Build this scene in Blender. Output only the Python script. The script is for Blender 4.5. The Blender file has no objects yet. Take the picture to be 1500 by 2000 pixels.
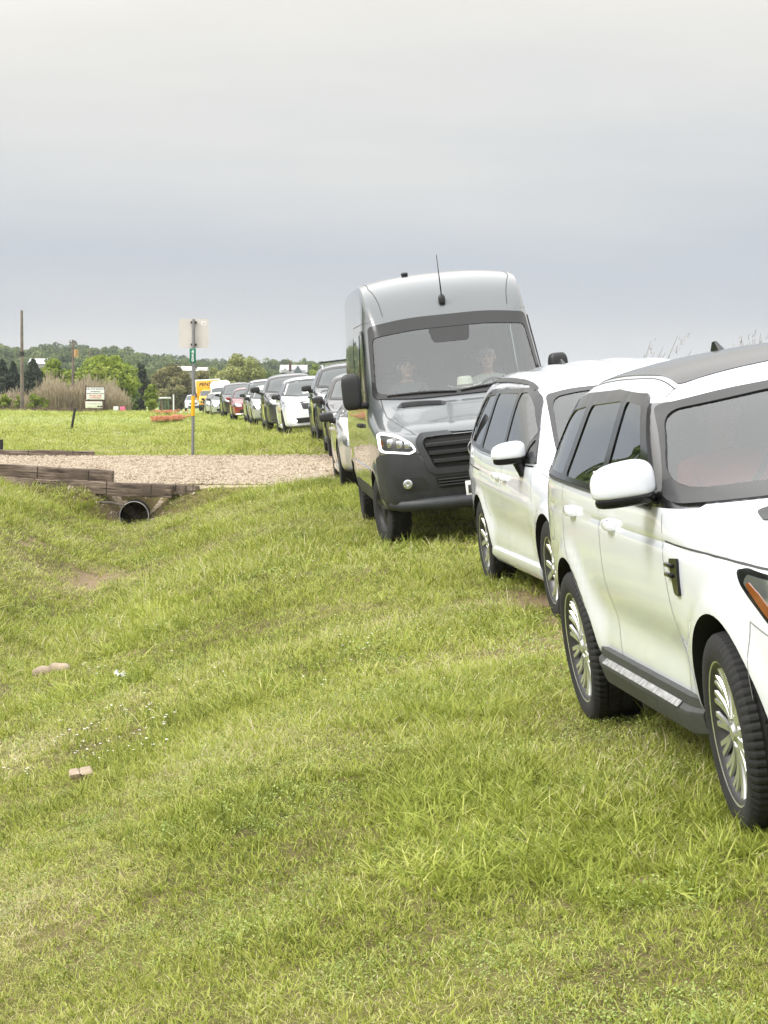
import bpy, bmesh, math, random
import numpy as np
from mathutils import Vector, Matrix, Euler
from mathutils.bvhtree import BVHTree
from mathutils.geometry import delaunay_2d_cdt
random.seed(7); RNG = np.random.default_rng(7)
SC = bpy.context.scene
COL = SC.collection
PI = math.pi
rad = math.radians
CAMZ = 1.7
F = 4400.0
HOR = 760.0
PITCH = math.atan((1000 - HOR) / F)

def P(px, py, Y):
    """world point at depth Y seen at photo pixel (px, py)"""
    u = (px - 750) / F; v = (1000 - py) / F
    d = Vector((u, math.cos(PITCH) + v * math.sin(PITCH), -math.sin(PITCH) + v * math.cos(PITCH)))
    return Vector((0, 0, CAMZ)) + d * (Y / d.y)

# ------------------------------------------------------------------ objects
def tag(o, label=None, cat=None, group=None, kind=None):
    if label: o['label'] = label
    if cat: o['category'] = cat
    if group: o['group'] = group
    if kind: o['kind'] = kind
    return o

def thing(name, label, cat, loc=(0, 0, 0), rot=(0, 0, 0), group=None):
    o = bpy.data.objects.new(name, None); COL.objects.link(o)
    o.empty_display_size = 0.2
    o.location = loc; o.rotation_euler = rot
    return tag(o, label, cat, group)

def link_mesh(name, me, mats, parent=None):
    o = bpy.data.objects.new(name, me); COL.objects.link(o)
    if not isinstance(mats, (list, tuple)): mats = [mats]
    for m in mats: me.materials.append(m)
    if parent: o.parent = parent
    return o

def smooth_angle(me, ang=35):
    me.shade_smooth() if hasattr(me, 'shade_smooth') else None
    try: me.set_sharp_from_angle(angle=rad(ang))
    except Exception: pass

def obj(name, bm, mats, parent=None, smooth=35):
    me = bpy.data.meshes.new(name)
    bm.normal_update()
    bm.to_mesh(me); bm.free()
    if smooth: smooth_angle(me, smooth)
    return link_mesh(name, me, mats, parent)

def pyobj(name, verts, faces, mats, parent=None, smooth=35):
    me = bpy.data.meshes.new(name)
    me.from_pydata([tuple(v) for v in verts], [], faces); me.update()
    if smooth: smooth_angle(me, smooth)
    return link_mesh(name, me, mats, parent)

def box(bm, c, s, bev=0.0, rot=None, seg=2, mi=0):
    r = bmesh.ops.create_cube(bm, size=1.0)
    vs = r['verts']
    M = Matrix.Translation(Vector(c)) @ (rot.to_4x4() if rot is not None else Matrix.Identity(4)) @ Matrix.Diagonal((s[0], s[1], s[2], 1))
    bmesh.ops.transform(bm, matrix=M, verts=vs)
    fs = set(f for v in vs for f in v.link_faces)
    for f in fs: f.material_index = mi
    if bev > 0:
        es = list(set(e for v in vs for e in v.link_edges))
        r2 = bmesh.ops.bevel(bm, geom=es, offset=min(bev, min(s) * .49), segments=seg, affect='EDGES', profile=.5)
        for f in r2['faces']: f.material_index = mi
    return vs

def tube(bm, pts, radii, n=8, caps=True, mi=0):
    pts = [Vector(p) for p in pts]
    if not isinstance(radii, (list, tuple)): radii = [radii] * len(pts)
    rings = []
    up = Vector((0, 0, 1))
    for i, p in enumerate(pts):
        t = (pts[min(i + 1, len(pts) - 1)] - pts[max(i - 1, 0)]).normalized()
        a = t.cross(up)
        if a.length < 1e-3: a = t.cross(Vector((1, 0, 0)))
        a.normalize(); b = a.cross(t)
        rings.append([bm.verts.new(p + (a * math.cos(2 * PI * k / n) + b * math.sin(2 * PI * k / n)) * radii[i]) for k in range(n)])
    for i in range(len(rings) - 1):
        for k in range(n):
            f = bm.faces.new((rings[i][k], rings[i][(k + 1) % n], rings[i + 1][(k + 1) % n], rings[i + 1][k])); f.material_index = mi
    if caps:
        f = bm.faces.new(list(reversed(rings[0]))); f.material_index = mi
        f = bm.faces.new(rings[-1]); f.material_index = mi
    return rings

def lathe_x(bm, prof, n=32, mi=0, cx=0, cy=0, cz=0, close=False, rfun=None):
    """profile [(x, r)] spun about the x axis"""
    rings = []
    for j, (x, r) in enumerate(prof):
        ring = []
        for k in range(n):
            a = 2 * PI * k / n
            rr = rfun(j, k, r) if rfun else r
            ring.append(bm.verts.new((cx + x, cy + rr * math.sin(a), cz + rr * math.cos(a))))
        rings.append(ring)
    m = len(rings)
    for j in range(m if close else m - 1):
        A, B = rings[j], rings[(j + 1) % m]
        for k in range(n):
            f = bm.faces.new((A[k], A[(k + 1) % n], B[(k + 1) % n], B[k])); f.material_index = mi
    return rings

def blob(bm, c, s, e=0.5, nu=20, nv=12, rot=None, mi=0):
    """super-ellipsoid: e=1 ellipsoid, smaller e is boxier; s = half sizes"""
    def sp(v, p): return math.copysign(abs(v) ** p, v)
    R = rot if rot is not None else Matrix.Identity(3)
    vs = []
    top = None
    for j in range(nv + 1):
        th = -PI / 2 + PI * j / nv
        row = []
        for i in range(nu):
            ph = 2 * PI * i / nu
            p = Vector((s[0] * sp(math.cos(th), e) * sp(math.cos(ph), e), s[1] * sp(math.cos(th), e) * sp(math.sin(ph), e), s[2] * sp(math.sin(th), e)))
            row.append(bm.verts.new(R @ p + Vector(c)))
            if j in (0, nv): break
        vs.append(row)
    for j in range(nv):
        A, B = vs[j], vs[j + 1]
        for i in range(nu):
            k = (i + 1) % nu
            if len(A) == 1: f = bm.faces.new((A[0], B[k], B[i]))
            elif len(B) == 1: f = bm.faces.new((A[i], A[k], B[0]))
            else: f = bm.faces.new((A[i], A[k], B[k], B[i]))
            f.material_index = mi
    return vs

def fix_normals(bm):
    bmesh.ops.recalc_face_normals(bm, faces=bm.faces[:])

# ------------------------------------------------------------------ materials
def nodes_of(name):
    m = bpy.data.materials.new(name); m.use_nodes = True
    nt = m.node_tree
    b = nt.nodes['Principled BSDF']
    return m, nt, b

def setp(b, **kw):
    for k, v in kw.items():
        if k in b.inputs: b.inputs[k].default_value = v

def pmat(name, col, rough=0.5, metal=0.0, coat=0.0, ior=1.5, var=0.0, vscale=8.0, bump=0.0, bscale=60.0, emit=None, estr=0.0, spec=None):
    m, nt, b = nodes_of(name)
    b.inputs['Base Color'].default_value = (*col, 1)
    setp(b, Roughness=rough, Metallic=metal, IOR=ior)
    b.inputs['Coat Weight'].default_value = coat
    b.inputs['Coat Roughness'].default_value = 0.03
    if spec is not None: b.inputs['Specular IOR Level'].default_value = spec
    if emit is not None:
        b.inputs['Emission Color'].default_value = (*emit, 1); b.inputs['Emission Strength'].default_value = estr
    if var > 0 or bump > 0:
        tc = nt.nodes.new('ShaderNodeTexCoord')
    if var > 0:
        n = nt.nodes.new('ShaderNodeTexNoise'); n.inputs['Scale'].default_value = vscale; n.inputs['Detail'].default_value = 6
        nt.links.new(tc.outputs['Object'], n.inputs['Vector'])
        mx = nt.nodes.new('ShaderNodeMix'); mx.data_type = 'RGBA'
        mr = nt.nodes.new('ShaderNodeMapRange'); mr.inputs['From Min'].default_value = .3; mr.inputs['From Max'].default_value = .7
        nt.links.new(n.outputs['Fac'], mr.inputs['Value'])
        nt.links.new(mr.outputs['Result'], mx.inputs['Factor'])
        mx.inputs['A'].default_value = (*[c * (1 - var) for c in col], 1)
        mx.inputs['B'].default_value = (*[min(1, c * (1 + var)) for c in col], 1)
        nt.links.new(mx.outputs['Result'], b.inputs['Base Color'])
    if bump > 0:
        n2 = nt.nodes.new('ShaderNodeTexNoise'); n2.inputs['Scale'].default_value = bscale; n2.inputs['Detail'].default_value = 4
        nt.links.new(tc.outputs['Object'], n2.inputs['Vector'])
        bp = nt.nodes.new('ShaderNodeBump'); bp.inputs['Strength'].default_value = bump; bp.inputs['Distance'].default_value = 0.01
        nt.links.new(n2.outputs['Fac'], bp.inputs['Height'])
        nt.links.new(bp.outputs['Normal'], b.inputs['Normal'])
    return m

def paint(name, col, rough=.28, metal=0.0, dirt=0.35, dcol=(.33, .29, .22), black=()):
    """car paint: clear coat, road dust low on the body, dark trim seen from inside"""
    m, nt, b = nodes_of(name)
    setp(b, Roughness=rough, Metallic=metal)
    b.inputs['Coat Weight'].default_value = 1.0; b.inputs['Coat Roughness'].default_value = 0.02
    tc = nt.nodes.new('ShaderNodeTexCoord')
    sep = nt.nodes.new('ShaderNodeSeparateXYZ'); nt.links.new(tc.outputs['Object'], sep.inputs[0])
    n = nt.nodes.new('ShaderNodeTexNoise'); n.inputs['Scale'].default_value = 5; n.inputs['Detail'].default_value = 8
    nt.links.new(tc.outputs['Object'], n.inputs['Vector'])
    mr = nt.nodes.new('ShaderNodeMapRange'); mr.inputs['From Min'].default_value = .85; mr.inputs['From Max'].default_value = .25
    mr.inputs['To Min'].default_value = 0; mr.inputs['To Max'].default_value = dirt
    nt.links.new(sep.outputs['Z'], mr.inputs['Value'])
    mu = nt.nodes.new('ShaderNodeMath'); mu.operation = 'MULTIPLY'
    mr2 = nt.nodes.new('ShaderNodeMapRange'); mr2.inputs['From Min'].default_value = .3; mr2.inputs['From Max'].default_value = .7
    nt.links.new(n.outputs['Fac'], mr2.inputs['Value'])
    nt.links.new(mr.outputs['Result'], mu.inputs[0]); nt.links.new(mr2.outputs['Result'], mu.inputs[1])
    mx = nt.nodes.new('ShaderNodeMix'); mx.data_type = 'RGBA'
    nt.links.new(mu.outputs[0], mx.inputs['Factor'])
    mx.inputs['A'].default_value = (*col, 1); mx.inputs['B'].default_value = (*dcol, 1)
    geo = nt.nodes.new('ShaderNodeNewGeometry')
    base = mx.outputs['Result']
    if black:   # black-painted pillars: the meeting of half-spaces a|x| + by + cz > d in the body's own frame
        ab = nt.nodes.new('ShaderNodeMath'); ab.operation = 'ABSOLUTE'; nt.links.new(sep.outputs['X'], ab.inputs[0])
        acc = None
        for (a_, b_, c_, d_) in black:
            v = nt.nodes.new('ShaderNodeCombineXYZ')
            nt.links.new(ab.outputs[0], v.inputs[0]); nt.links.new(sep.outputs['Y'], v.inputs[1]); nt.links.new(sep.outputs['Z'], v.inputs[2])
            dt = nt.nodes.new('ShaderNodeVectorMath'); dt.operation = 'DOT_PRODUCT'; dt.inputs[1].default_value = (a_, b_, c_)
            nt.links.new(v.outputs[0], dt.inputs[0])
            gt = nt.nodes.new('ShaderNodeMath'); gt.operation = 'GREATER_THAN'; gt.inputs[1].default_value = d_
            nt.links.new(dt.outputs['Value'], gt.inputs[0])
            if acc is None: acc = gt.outputs[0]
            else:
                ml = nt.nodes.new('ShaderNodeMath'); ml.operation = 'MULTIPLY'
                nt.links.new(acc, ml.inputs[0]); nt.links.new(gt.outputs[0], ml.inputs[1]); acc = ml.outputs[0]
        mb = nt.nodes.new('ShaderNodeMix'); mb.data_type = 'RGBA'; nt.links.new(acc, mb.inputs['Factor'])
        nt.links.new(base, mb.inputs['A']); mb.inputs['B'].default_value = (.014, .014, .015, 1); base = mb.outputs['Result']
    mx2 = nt.nodes.new('ShaderNodeMix'); mx2.data_type = 'RGBA'
    nt.links.new(geo.outputs['Backfacing'], mx2.inputs['Factor'])
    nt.links.new(base, mx2.inputs['A']); mx2.inputs['B'].default_value = (.22, .22, .21, 1)
    nt.links.new(mx2.outputs['Result'], b.inputs['Base Color'])
    inv = nt.nodes.new('ShaderNodeMath'); inv.operation = 'SUBTRACT'; inv.inputs[0].default_value = 1
    nt.links.new(geo.outputs['Backfacing'], inv.inputs[1]); nt.links.new(inv.outputs[0], b.inputs['Coat Weight'])
    return m

def glass(name, tint=(.75, .8, .78), refl=0.12, fres=1.5, rough=0.0):
    """thin vehicle glass: clear tinted body with a mirror coat that grows towards grazing angles"""
    m = bpy.data.materials.new(name); m.use_nodes = True
    nt = m.node_tree; nt.nodes.clear()
    out = nt.nodes.new('ShaderNodeOutputMaterial')
    tr = nt.nodes.new('ShaderNodeBsdfTransparent'); tr.inputs[0].default_value = (*tint, 1)
    gl = nt.nodes.new('ShaderNodeBsdfGlossy'); gl.inputs['Roughness'].default_value = rough; gl.inputs[0].default_value = (.95, .97, .97, 1)
    fr = nt.nodes.new('ShaderNodeFresnel'); fr.inputs['IOR'].default_value = fres
    ad = nt.nodes.new('ShaderNodeMath'); ad.operation = 'ADD'; ad.inputs[1].default_value = refl; ad.use_clamp = True
    nt.links.new(fr.outputs[0], ad.inputs[0])
    mx = nt.nodes.new('ShaderNodeMixShader')
    nt.links.new(ad.outputs[0], mx.inputs[0]); nt.links.new(tr.outputs[0], mx.inputs[1]); nt.links.new(gl.outputs[0], mx.inputs[2])
    nt.links.new(mx.outputs[0], out.inputs[0])
    return m

def darkglass(name, col=(.012, .014, .014), ior=1.7):
    m = pmat(name, col, rough=.02, ior=ior)
    return m

# ------------------------------------------------------------------ 2D helpers
def in_poly(p, poly):
    x, y = p; c = False; n = len(poly)
    for i in range(n):
        x1, y1 = poly[i]; x2, y2 = poly[i - 1]
        if (y1 > y) != (y2 > y) and x < (x2 - x1) * (y - y1) / (y2 - y1) + x1: c = not c
    return c

def edge_dist(p, poly):
    best = 1e9
    x, y = p
    for i in range(len(poly)):
        ax, ay = poly[i - 1]; bx_, by_ = poly[i]
        dx, dy = bx_ - ax, by_ - ay; L = dx * dx + dy * dy
        t = 0 if L == 0 else max(0, min(1, ((x - ax) * dx + (y - ay) * dy) / L))
        best = min(best, math.hypot(x - ax - t * dx, y - ay - t * dy))
    return best

def rnd(poly, r, n=5):
    """round the corners of a polygon; r a number or one per corner"""
    out = []; m = len(poly)
    for i in range(m):
        p = Vector(poly[i]); a = Vector(poly[i - 1]); b = Vector(poly[(i + 1) % m])
        rr = r[i] if isinstance(r, (list, tuple)) else r
        da = (a - p); db = (b - p)
        k = min(rr, da.length * .48, db.length * .48)
        if k <= 1e-5: out.append(tuple(p)); continue
        s = p + da.normalized() * k; e = p + db.normalized() * k
        for j in range(n + 1):
            t = j / n
            q = s * (1 - t) ** 2 + p * 2 * t * (1 - t) + e * t * t
            out.append(tuple(q))
    return out

def inset(poly, d):
    """shrink (d>0) a polygon"""
    n = len(poly)
    A = sum(poly[i - 1][0] * poly[i][1] - poly[i][0] * poly[i - 1][1] for i in range(n))
    sgn = 1 if A > 0 else -1
    out = []
    for i in range(n):
        p = Vector(poly[i]); a = Vector(poly[i - 1]); b = Vector(poly[(i + 1) % n])
        e1 = (p - a); e2 = (b - p)
        if e1.length < 1e-9: e1 = e2
        if e2.length < 1e-9: e2 = e1
        n1 = Vector((-e1.y, e1.x)).normalized() * sgn; n2 = Vector((-e2.y, e2.x)).normalized() * sgn
        m = n1 + n2
        if m.length < 1e-6: m = n1
        m.normalize()
        c = max(.35, m.dot(n1))
        q = p + m * (d / c)
        out.append((q.x, q.y))
    return out

def densify(poly, step, closed=True):
    out = []
    n = len(poly)
    for i in range(n if closed else n - 1):
        a = Vector(poly[i]); b = Vector(poly[(i + 1) % n])
        k = max(1, int(math.ceil((b - a).length / step)))
        for j in range(k): out.append(tuple(a.lerp(b, j / k)))
    if not closed: out.append(tuple(poly[-1]))
    return out

AX = {'x': (lambda a, b: Vector((-4, a, b)), Vector((1, 0, 0))), 'X': (lambda a, b: Vector((4, a, b)), Vector((-1, 0, 0))),
      'y': (lambda a, b: Vector((a, -8, b)), Vector((0, 1, 0))), 'Y': (lambda a, b: Vector((a, 12, b)), Vector((0, -1, 0))),
      'z': (lambda a, b: Vector((a, b, 6)), Vector((0, 0, -1)))}

def caster(bvh, axis):
    mk, d = AX[axis]
    last = [None]
    def f(a, b):
        h, n, i, _ = bvh.ray_cast(mk(a, b), d)
        if h is None:
            o = mk(a, b)
            t = 4 if axis in 'xX' else 8
            h, n, i, _ = bvh.find_nearest(o + d * (t - .9))
            if n is None: n = -d
        if n.dot(d) > 0: n = -n
        return h, n
    return f

def panel_geo(bvh, outline, axis, off=.004, holes=(), step=.05, skirt=.012, along=None):
    """a sheet cut to a 2-D outline and laid on the body, with a turned-in edge"""
    cast = caster(bvh, axis)
    loops = [densify(outline, step)] + [densify(h, step) for h in holes]
    vs = []; es = []
    for lp in loops:
        s = len(vs); vs += lp; n = len(lp)
        es += [(s + i, s + (i + 1) % n) for i in range(n)]
    xs = [p[0] for p in loops[0]]; ys = [p[1] for p in loops[0]]
    nx = int((max(xs) - min(xs)) / step); ny = int((max(ys) - min(ys)) / step)
    for i in range(1, nx + 1):
        for j in range(1, ny + 1):
            p = (min(xs) + i * step + (.25 * step if j % 2 else -.25 * step), min(ys) + j * step)
            if in_poly(p, loops[0]) and not any(in_poly(p, h) for h in loops[1:]):
                if min(edge_dist(p, l) for l in loops) > step * .45: vs.append(p)
    r = delaunay_2d_cdt([Vector(v) for v in vs], es, [], 0, 1e-6)
    V2, F = r[0], r[2]
    keep = []
    for f in F:
        c = (sum(V2[i].x for i in f) / len(f), sum(V2[i].y for i in f) / len(f))
        if in_poly(c, loops[0]) and not any(in_poly(c, h) for h in loops[1:]): keep.append(f)
    bm = bmesh.new()
    d = AX[axis][1]
    V = []; N = []
    for v in V2:
        h, n = cast(v.x, v.y)
        dirn = n if along is None else along
        V.append(bm.verts.new(h + dirn * off)); N.append(n)
    for f in keep:
        a, b, c = [V[i].co for i in f]
        nn = (b - a).cross(c - a)
        ids = list(f) if nn.dot(d) < 0 else list(reversed(f))
        try: bm.faces.new([V[i] for i in ids])
        except ValueError: pass
    bm.verts.index_update()
    if skirt:
        nrm = {V[i]: N[i] for i in range(len(V))}
        be = [e for e in bm.edges if e.is_boundary]
        new = {}
        for e in be:
            for v in e.verts:
                if v not in new: new[v] = bm.verts.new(v.co - nrm[v] * skirt)
        for e in be:
            f = e.link_faces[0]
            a, b = e.verts
            ls = [l for l in f.loops if l.edge == e][0]
            if ls.vert == a: quad = (b, a, new[a], new[b])
            else: quad = (a, b, new[b], new[a])
            try: bm.faces.new(quad)
            except ValueError: pass
    loose = [v for v in bm.verts if not v.link_faces]
    bmesh.ops.delete(bm, geom=loose, context='VERTS')
    return bm

def mirror_bm(bm):
    b2 = bm.copy()
    for v in b2.verts: v.co.x = -v.co.x
    bmesh.ops.reverse_faces(b2, faces=b2.faces[:])
    return b2

def panel(name, bvh, outline, axis, mat, parent, both=False, smooth=40, label=None, **kw):
    bm = panel_geo(bvh, outline, axis, **kw)
    res = []
    if both:
        res.append(obj(name, mirror_bm(bm), mat, parent, smooth))
    res.insert(0, obj(name, bm, mat, parent, smooth))
    if label: res[0]['label'] = label
    return res[0]

def seam_geo(bm, bvh, line, axis, w=.005, off=.0012, closed=False, step=.04):
    cast = caster(bvh, axis)
    pts = densify(line, step, closed)
    n = len(pts); prev = None; first = None
    for i in range(n):
        p = Vector(pts[i])
        a = Vector(pts[i - 1]) if (i > 0 or closed) else p
        b = Vector(pts[(i + 1) % n]) if (i < n - 1 or closed) else p
        t = (b - a).normalized(); q = Vector((-t.y, t.x)) * w / 2
        cur = []
        for s in (-1, 1):
            h, nn = cast(p.x + q.x * s, p.y + q.y * s)
            cur.append(bm.verts.new(h + nn * off))
        if prev: 
            f = bm.faces.new((prev[0], prev[1], cur[1], cur[0]))
        else: first = cur
        prev = cur
    if closed: bm.faces.new((prev[0], prev[1], first[1], first[0]))

def ribbon(name, bvh, lines, axis, w, mat, parent, off=.0012, both=True, closed=False, step=.04):
    """narrow strips along lines on the body; each line on each side is a part of its own"""
    o = None
    for l in lines:
        bm = bmesh.new(); seam_geo(bm, bvh, l, axis, w, off, closed, step)
        if both: obj(name, mirror_bm(bm), mat, parent, 60)
        o = obj(name, bm, mat, parent, 60)
    return o

def text_geo(s, size, depth=.004, bold=0.0, shear=0.0, spacing=1.0):
    cu = bpy.data.curves.new('t', 'FONT'); cu.body = s; cu.size = size; cu.extrude = depth; cu.offset = bold
    cu.align_x = 'CENTER'; cu.align_y = 'CENTER'; cu.shear = shear; cu.space_character = spacing; cu.resolution_u = 3
    o = bpy.data.objects.new('t', cu); COL.objects.link(o)
    dg = bpy.context.evaluated_depsgraph_get()
    me = bpy.data.meshes.new_from_object(o.evaluated_get(dg))
    bpy.data.objects.remove(o); bpy.data.curves.remove(cu)
    return me

def text(name, s, size, loc, rot, mat, parent, depth=.004, bold=0.0, shear=0.0, spacing=1.0):
    me = text_geo(s, size, depth, bold, shear, spacing)
    o = link_mesh(name, me, mat, parent); o.location = loc; o.rotation_euler = rot
    return o

def clone(o, parent=None):
    c = o.copy(); COL.objects.link(c); c.parent = parent
    for ch in list(o.children): clone(ch, c)
    return c
# ------------------------------------------------------------------ vehicle bodies
def eval_mods(me, mods):
    o = bpy.data.objects.new('tmp', me); COL.objects.link(o)
    tmp = []
    for m in mods:
        if m[0] == 'sub':
            k = o.modifiers.new('s', 'SUBSURF'); k.levels = m[1]; k.render_levels = m[1]; k.subdivision_type = 'CATMULL_CLARK'
        else:
            c = bpy.data.objects.new('cut', m[1]); COL.objects.link(c); tmp.append(c)
            k = o.modifiers.new('b', 'BOOLEAN'); k.operation = 'DIFFERENCE'; k.object = c; k.solver = 'EXACT'
    dg = bpy.context.evaluated_depsgraph_get()
    r = bpy.data.meshes.new_from_object(o.evaluated_get(dg))
    for c in tmp: bpy.data.objects.remove(c)
    bpy.data.objects.remove(o)
    return r

def grid_body(colsL, level=3, creases=()):
    """colsL: list of columns, each a list of (x,y,z) from underside to roof centre (x=0 last); mirrored, capped, subdivided"""
    bm = bmesh.new()
    nr = len(colsL[0])
    R = []; L = []
    for c in colsL:
        rr = [bm.verts.new((x, y, z)) for x, y, z in c]
        ll = [bm.verts.new((-x, y, z)) for x, y, z in c[:-1]] + [rr[-1]]
        R.append(rr); L.append(ll)
    for i in range(len(R) - 1):
        for k in range(nr - 1):
            bm.faces.new((R[i][k], R[i + 1][k], R[i + 1][k + 1], R[i][k + 1]))
            bm.faces.new((L[i][k + 1], L[i + 1][k + 1], L[i + 1][k], L[i][k]))
        bm.faces.new((L[i][0], L[i + 1][0], R[i + 1][0], R[i][0]))
    for i, flip in ((0, False), (len(R) - 1, True)):
        for k in range(nr - 1):
            q = (L[i][k], R[i][k], R[i][k + 1], L[i][k + 1]) if k < nr - 2 else (L[i][k], R[i][k], R[i][k + 1])
            bm.faces.new(tuple(reversed(q)) if flip else q)
    cl = bm.edges.layers.float.new('crease_edge')
    for (k, c0, c1, w) in creases:
        for side in (R, L):
            for i in range(c0, c1):
                e = bm.edges.get((side[i][k], side[i + 1][k]))
                if e: e[cl] = w
    fix_normals(bm)
    me = bpy.data.meshes.new('cage'); bm.to_mesh(me); bm.free()
    return eval_mods(me, [('sub', level)])

def push_side(me, fn):
    """move body points sideways: fn(|x|,y,z) -> dx"""
    n = len(me.vertices); co = np.empty(n * 3); me.vertices.foreach_get('co', co); co = co.reshape(-1, 3)
    s = np.sign(co[:, 0]); ax = np.abs(co[:, 0])
    co[:, 0] = s * np.maximum(0, ax + fn(ax, co[:, 1], co[:, 2]))
    me.vertices.foreach_set('co', co.ravel()); me.update()

def sstep(a, b, x):
    t = np.clip((x - a) / (b - a), 0, 1); return t * t * (3 - 2 * t)

def flare(ys, R, zc, amt=.02, wid=.10):
    def f(ax, y, z):
        d = 0
        for yc in ys:
            r = np.hypot(y - yc, z - zc)
            d = np.maximum(d, (1 - sstep(R + .015, R + .015 + wid, r)) * sstep(R - .3, R - .1, r))
        return d * amt * sstep(.7, .85, ax) * (z < zc + R + wid)
    return f

def bvh_of(me):
    bm = bmesh.new(); bm.from_mesh(me)
    b = BVHTree.FromBMesh(bm); bm.free(); return b

def arch_cutter(ys, R, zc, x0=.60, x1=1.3, n=56, arcz=None):
    bm = bmesh.new()
    for yc in ys:
        for s in (-1, 1):
            A = []; B = []
            for k in range(n):
                a = 2 * PI * k / n
                y = yc + R * math.sin(a); z = zc + R * math.cos(a)
                A.append(bm.verts.new((s * x0, y, z))); B.append(bm.verts.new((s * x1, y, z)))
            for k in range(n):
                q = (A[k], A[(k + 1) % n], B[(k + 1) % n], B[k]); bm.faces.new(q)
            bm.faces.new(A); bm.faces.new(B)
    fix_normals(bm)
    for f in bm.faces: f.material_index = 1
    me = bpy.data.meshes.new('cutter'); bm.to_mesh(me); bm.free()
    me.materials.append(None); me.materials.append(None)
    return me

def open_body(me, cuts, rounds=3):
    """cut window openings: refine the faces on each outline, then delete what lies inside; cuts = [(axis, outline, test)]"""
    bm = bmesh.new(); bm.from_mesh(me)
    for axis, ol, test in cuts:
        x0 = min(q[0] for q in ol) - .06; x1 = max(q[0] for q in ol) + .06; z0 = min(q[1] for q in ol) - .06; z1 = max(q[1] for q in ol) + .06
        def pt(v): return (v.co.y, v.co.z) if axis in 'xX' else (v.co.x, v.co.z)
        cache = {}
        def ins(v):
            k = v.co.to_tuple(6)
            if k not in cache: cache[k] = in_poly(pt(v), ol)
            return cache[k]
        def cand():
            r = []
            for f in bm.faces:
                c = f.calc_center_median()
                q = (c.y, c.z) if axis in 'xX' else (c.x, c.z)
                if x0 < q[0] < x1 and z0 < q[1] < z1 and test(c, f.normal): r.append(f)
            return r
        for _ in range(rounds):
            es = set()
            for f in cand():
                k = [ins(v) for v in f.verts]
                if any(k) and not all(k): es.update(f.edges)
            if es: bmesh.ops.subdivide_edges(bm, edges=list(es), cuts=1, use_grid_fill=True)
        dele = [f for f in cand() if all(ins(v) for v in f.verts)]
        bmesh.ops.delete(bm, geom=dele, context='FACES')
    bm.normal_update(); bm.to_mesh(me); bm.free(); me.update()

DEF_XM = [.66, .88, .965, .995, 1, 1, 1, 1, 1, .995, .98, .93, .82]

def suv_cage(p):
    hw = p['hw']; Lf = p['Lf']; WB = p['WB']; Lr = p['Lr']; cl = p.get('cl', .30)
    cow = p['cow']; wst = p['wst']; rry = p['rry']
    xm = p.get('xm', DEF_XM)
    cs = cow + .33
    end = WB + Lr
    ys = p.get('ys') or [-Lf, -Lf + .10, -Lf + .36, -.02, .45, cs, cs + (wst - cow) * .62, 1.85 * WB / 2.92, 2.4 * WB / 2.92, WB, WB + .45 * Lr, end - .16, end]
    m9 = (rry - wst)
    yt = [-Lf + p.get('nr', .10), -Lf + .2, -Lf + .45, -.05, cow - .22, cow, wst, wst + m9 * .3, wst + m9 * .56, wst + m9 * .8, rry, p.get('rgy', (rry + end) / 2 + .05), end - .06]
    zt = p['zt']; zb = p['zb']; zs = p['zs']
    gx = p['gx']; re = p['re']; bx_ = p.get('bx', .955)
    cols = []
    for c in range(13):
        h = c <= 4
        nz = -p.get('nosek', .0) if c == 0 else 0
        zmid = p.get('zm', .74)
        lift = p.get('lift', [.10, .04, .0, 0, 0, 0, 0, 0, 0, 0, .02, .08, .16])[c]
        rows = [(.62 * hw * min(1, xm[c] + .1), ys[c] + (.06 if c == 0 else (-.06 if c == 12 else 0)), cl + lift - .03),
                (.955 * hw * xm[c], ys[c] + (.02 if c == 0 else 0), cl + lift + .01),
                (p.get('lowx', .985) * hw * xm[c], ys[c], cl + lift + .14),
                (hw * xm[c], ys[c] + (p.get('nz3', 0) if c == 0 else 0), zmid),
                (p.get('shx', .985) * hw * xm[c], ys[c] + (p.get('nz4', .02) if c == 0 else 0), zs[c])]
        if c <= 4:
            rows += [(p.get('fx', .915) * hw * xm[c], ys[c] + (.06 if c == 0 else 0), zb[c]),
                     (.74 * hw * xm[c], yt[c] + (.0 if c == 0 else .05), zt[c] - .034), (.52 * hw * xm[c], yt[c], zt[c] - .012),
                     (.26 * hw * xm[c], yt[c] - .01, zt[c] - .003), (0, yt[c] - .015, zt[c])]
        elif c == 5:
            rows += [(bx_ * hw, ys[c], zb[c]), (p.get('apx', .86) * hw, cow + p.get('apy', .30), zb[c] + .045), (.62 * hw, cow + .11, zt[c] + .0),
                     (.33 * hw, cow + .03, zt[c]), (0, cow, zt[c])]
        elif c == 6:
            rows += [(bx_ * hw, ys[c], zb[c]), (gx + .01, wst + .17, zt[c] - p.get('g6', .135)), (re, wst + .07, zt[c] - p.get('g7', .045)), (re * .52, wst + .015, zt[c] - .008), (0, wst, zt[c])]
        elif c <= 10:
            rr = p.get('rear_in', 0) * (c - 6) / 4
            rows += [(bx_ * hw * (1 if c < 10 else .985), ys[c], zb[c]), (gx - rr, yt[c] + (.0 if c < 10 else -.04), zt[c] - .15),
                     (re - rr, yt[c], zt[c] - .05), ((re - rr) * .52, yt[c], zt[c] - .01), (0, yt[c] + (.02 if c == 10 else 0), zt[c])]
        else:
            k = xm[c]
            rows += [(bx_ * hw * k, ys[c], zb[c]), (gx * (1.0 if c == 11 else 1.05) * (k + .07), yt[c] - .06, zt[c] - .05 * (12 - c)),
                     (re * (k + .07), yt[c], zt[c]), (re * .52, yt[c] + .03, zt[c]), (0, yt[c] + .04, zt[c])]
        cols.append(rows)
    return cols

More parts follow.
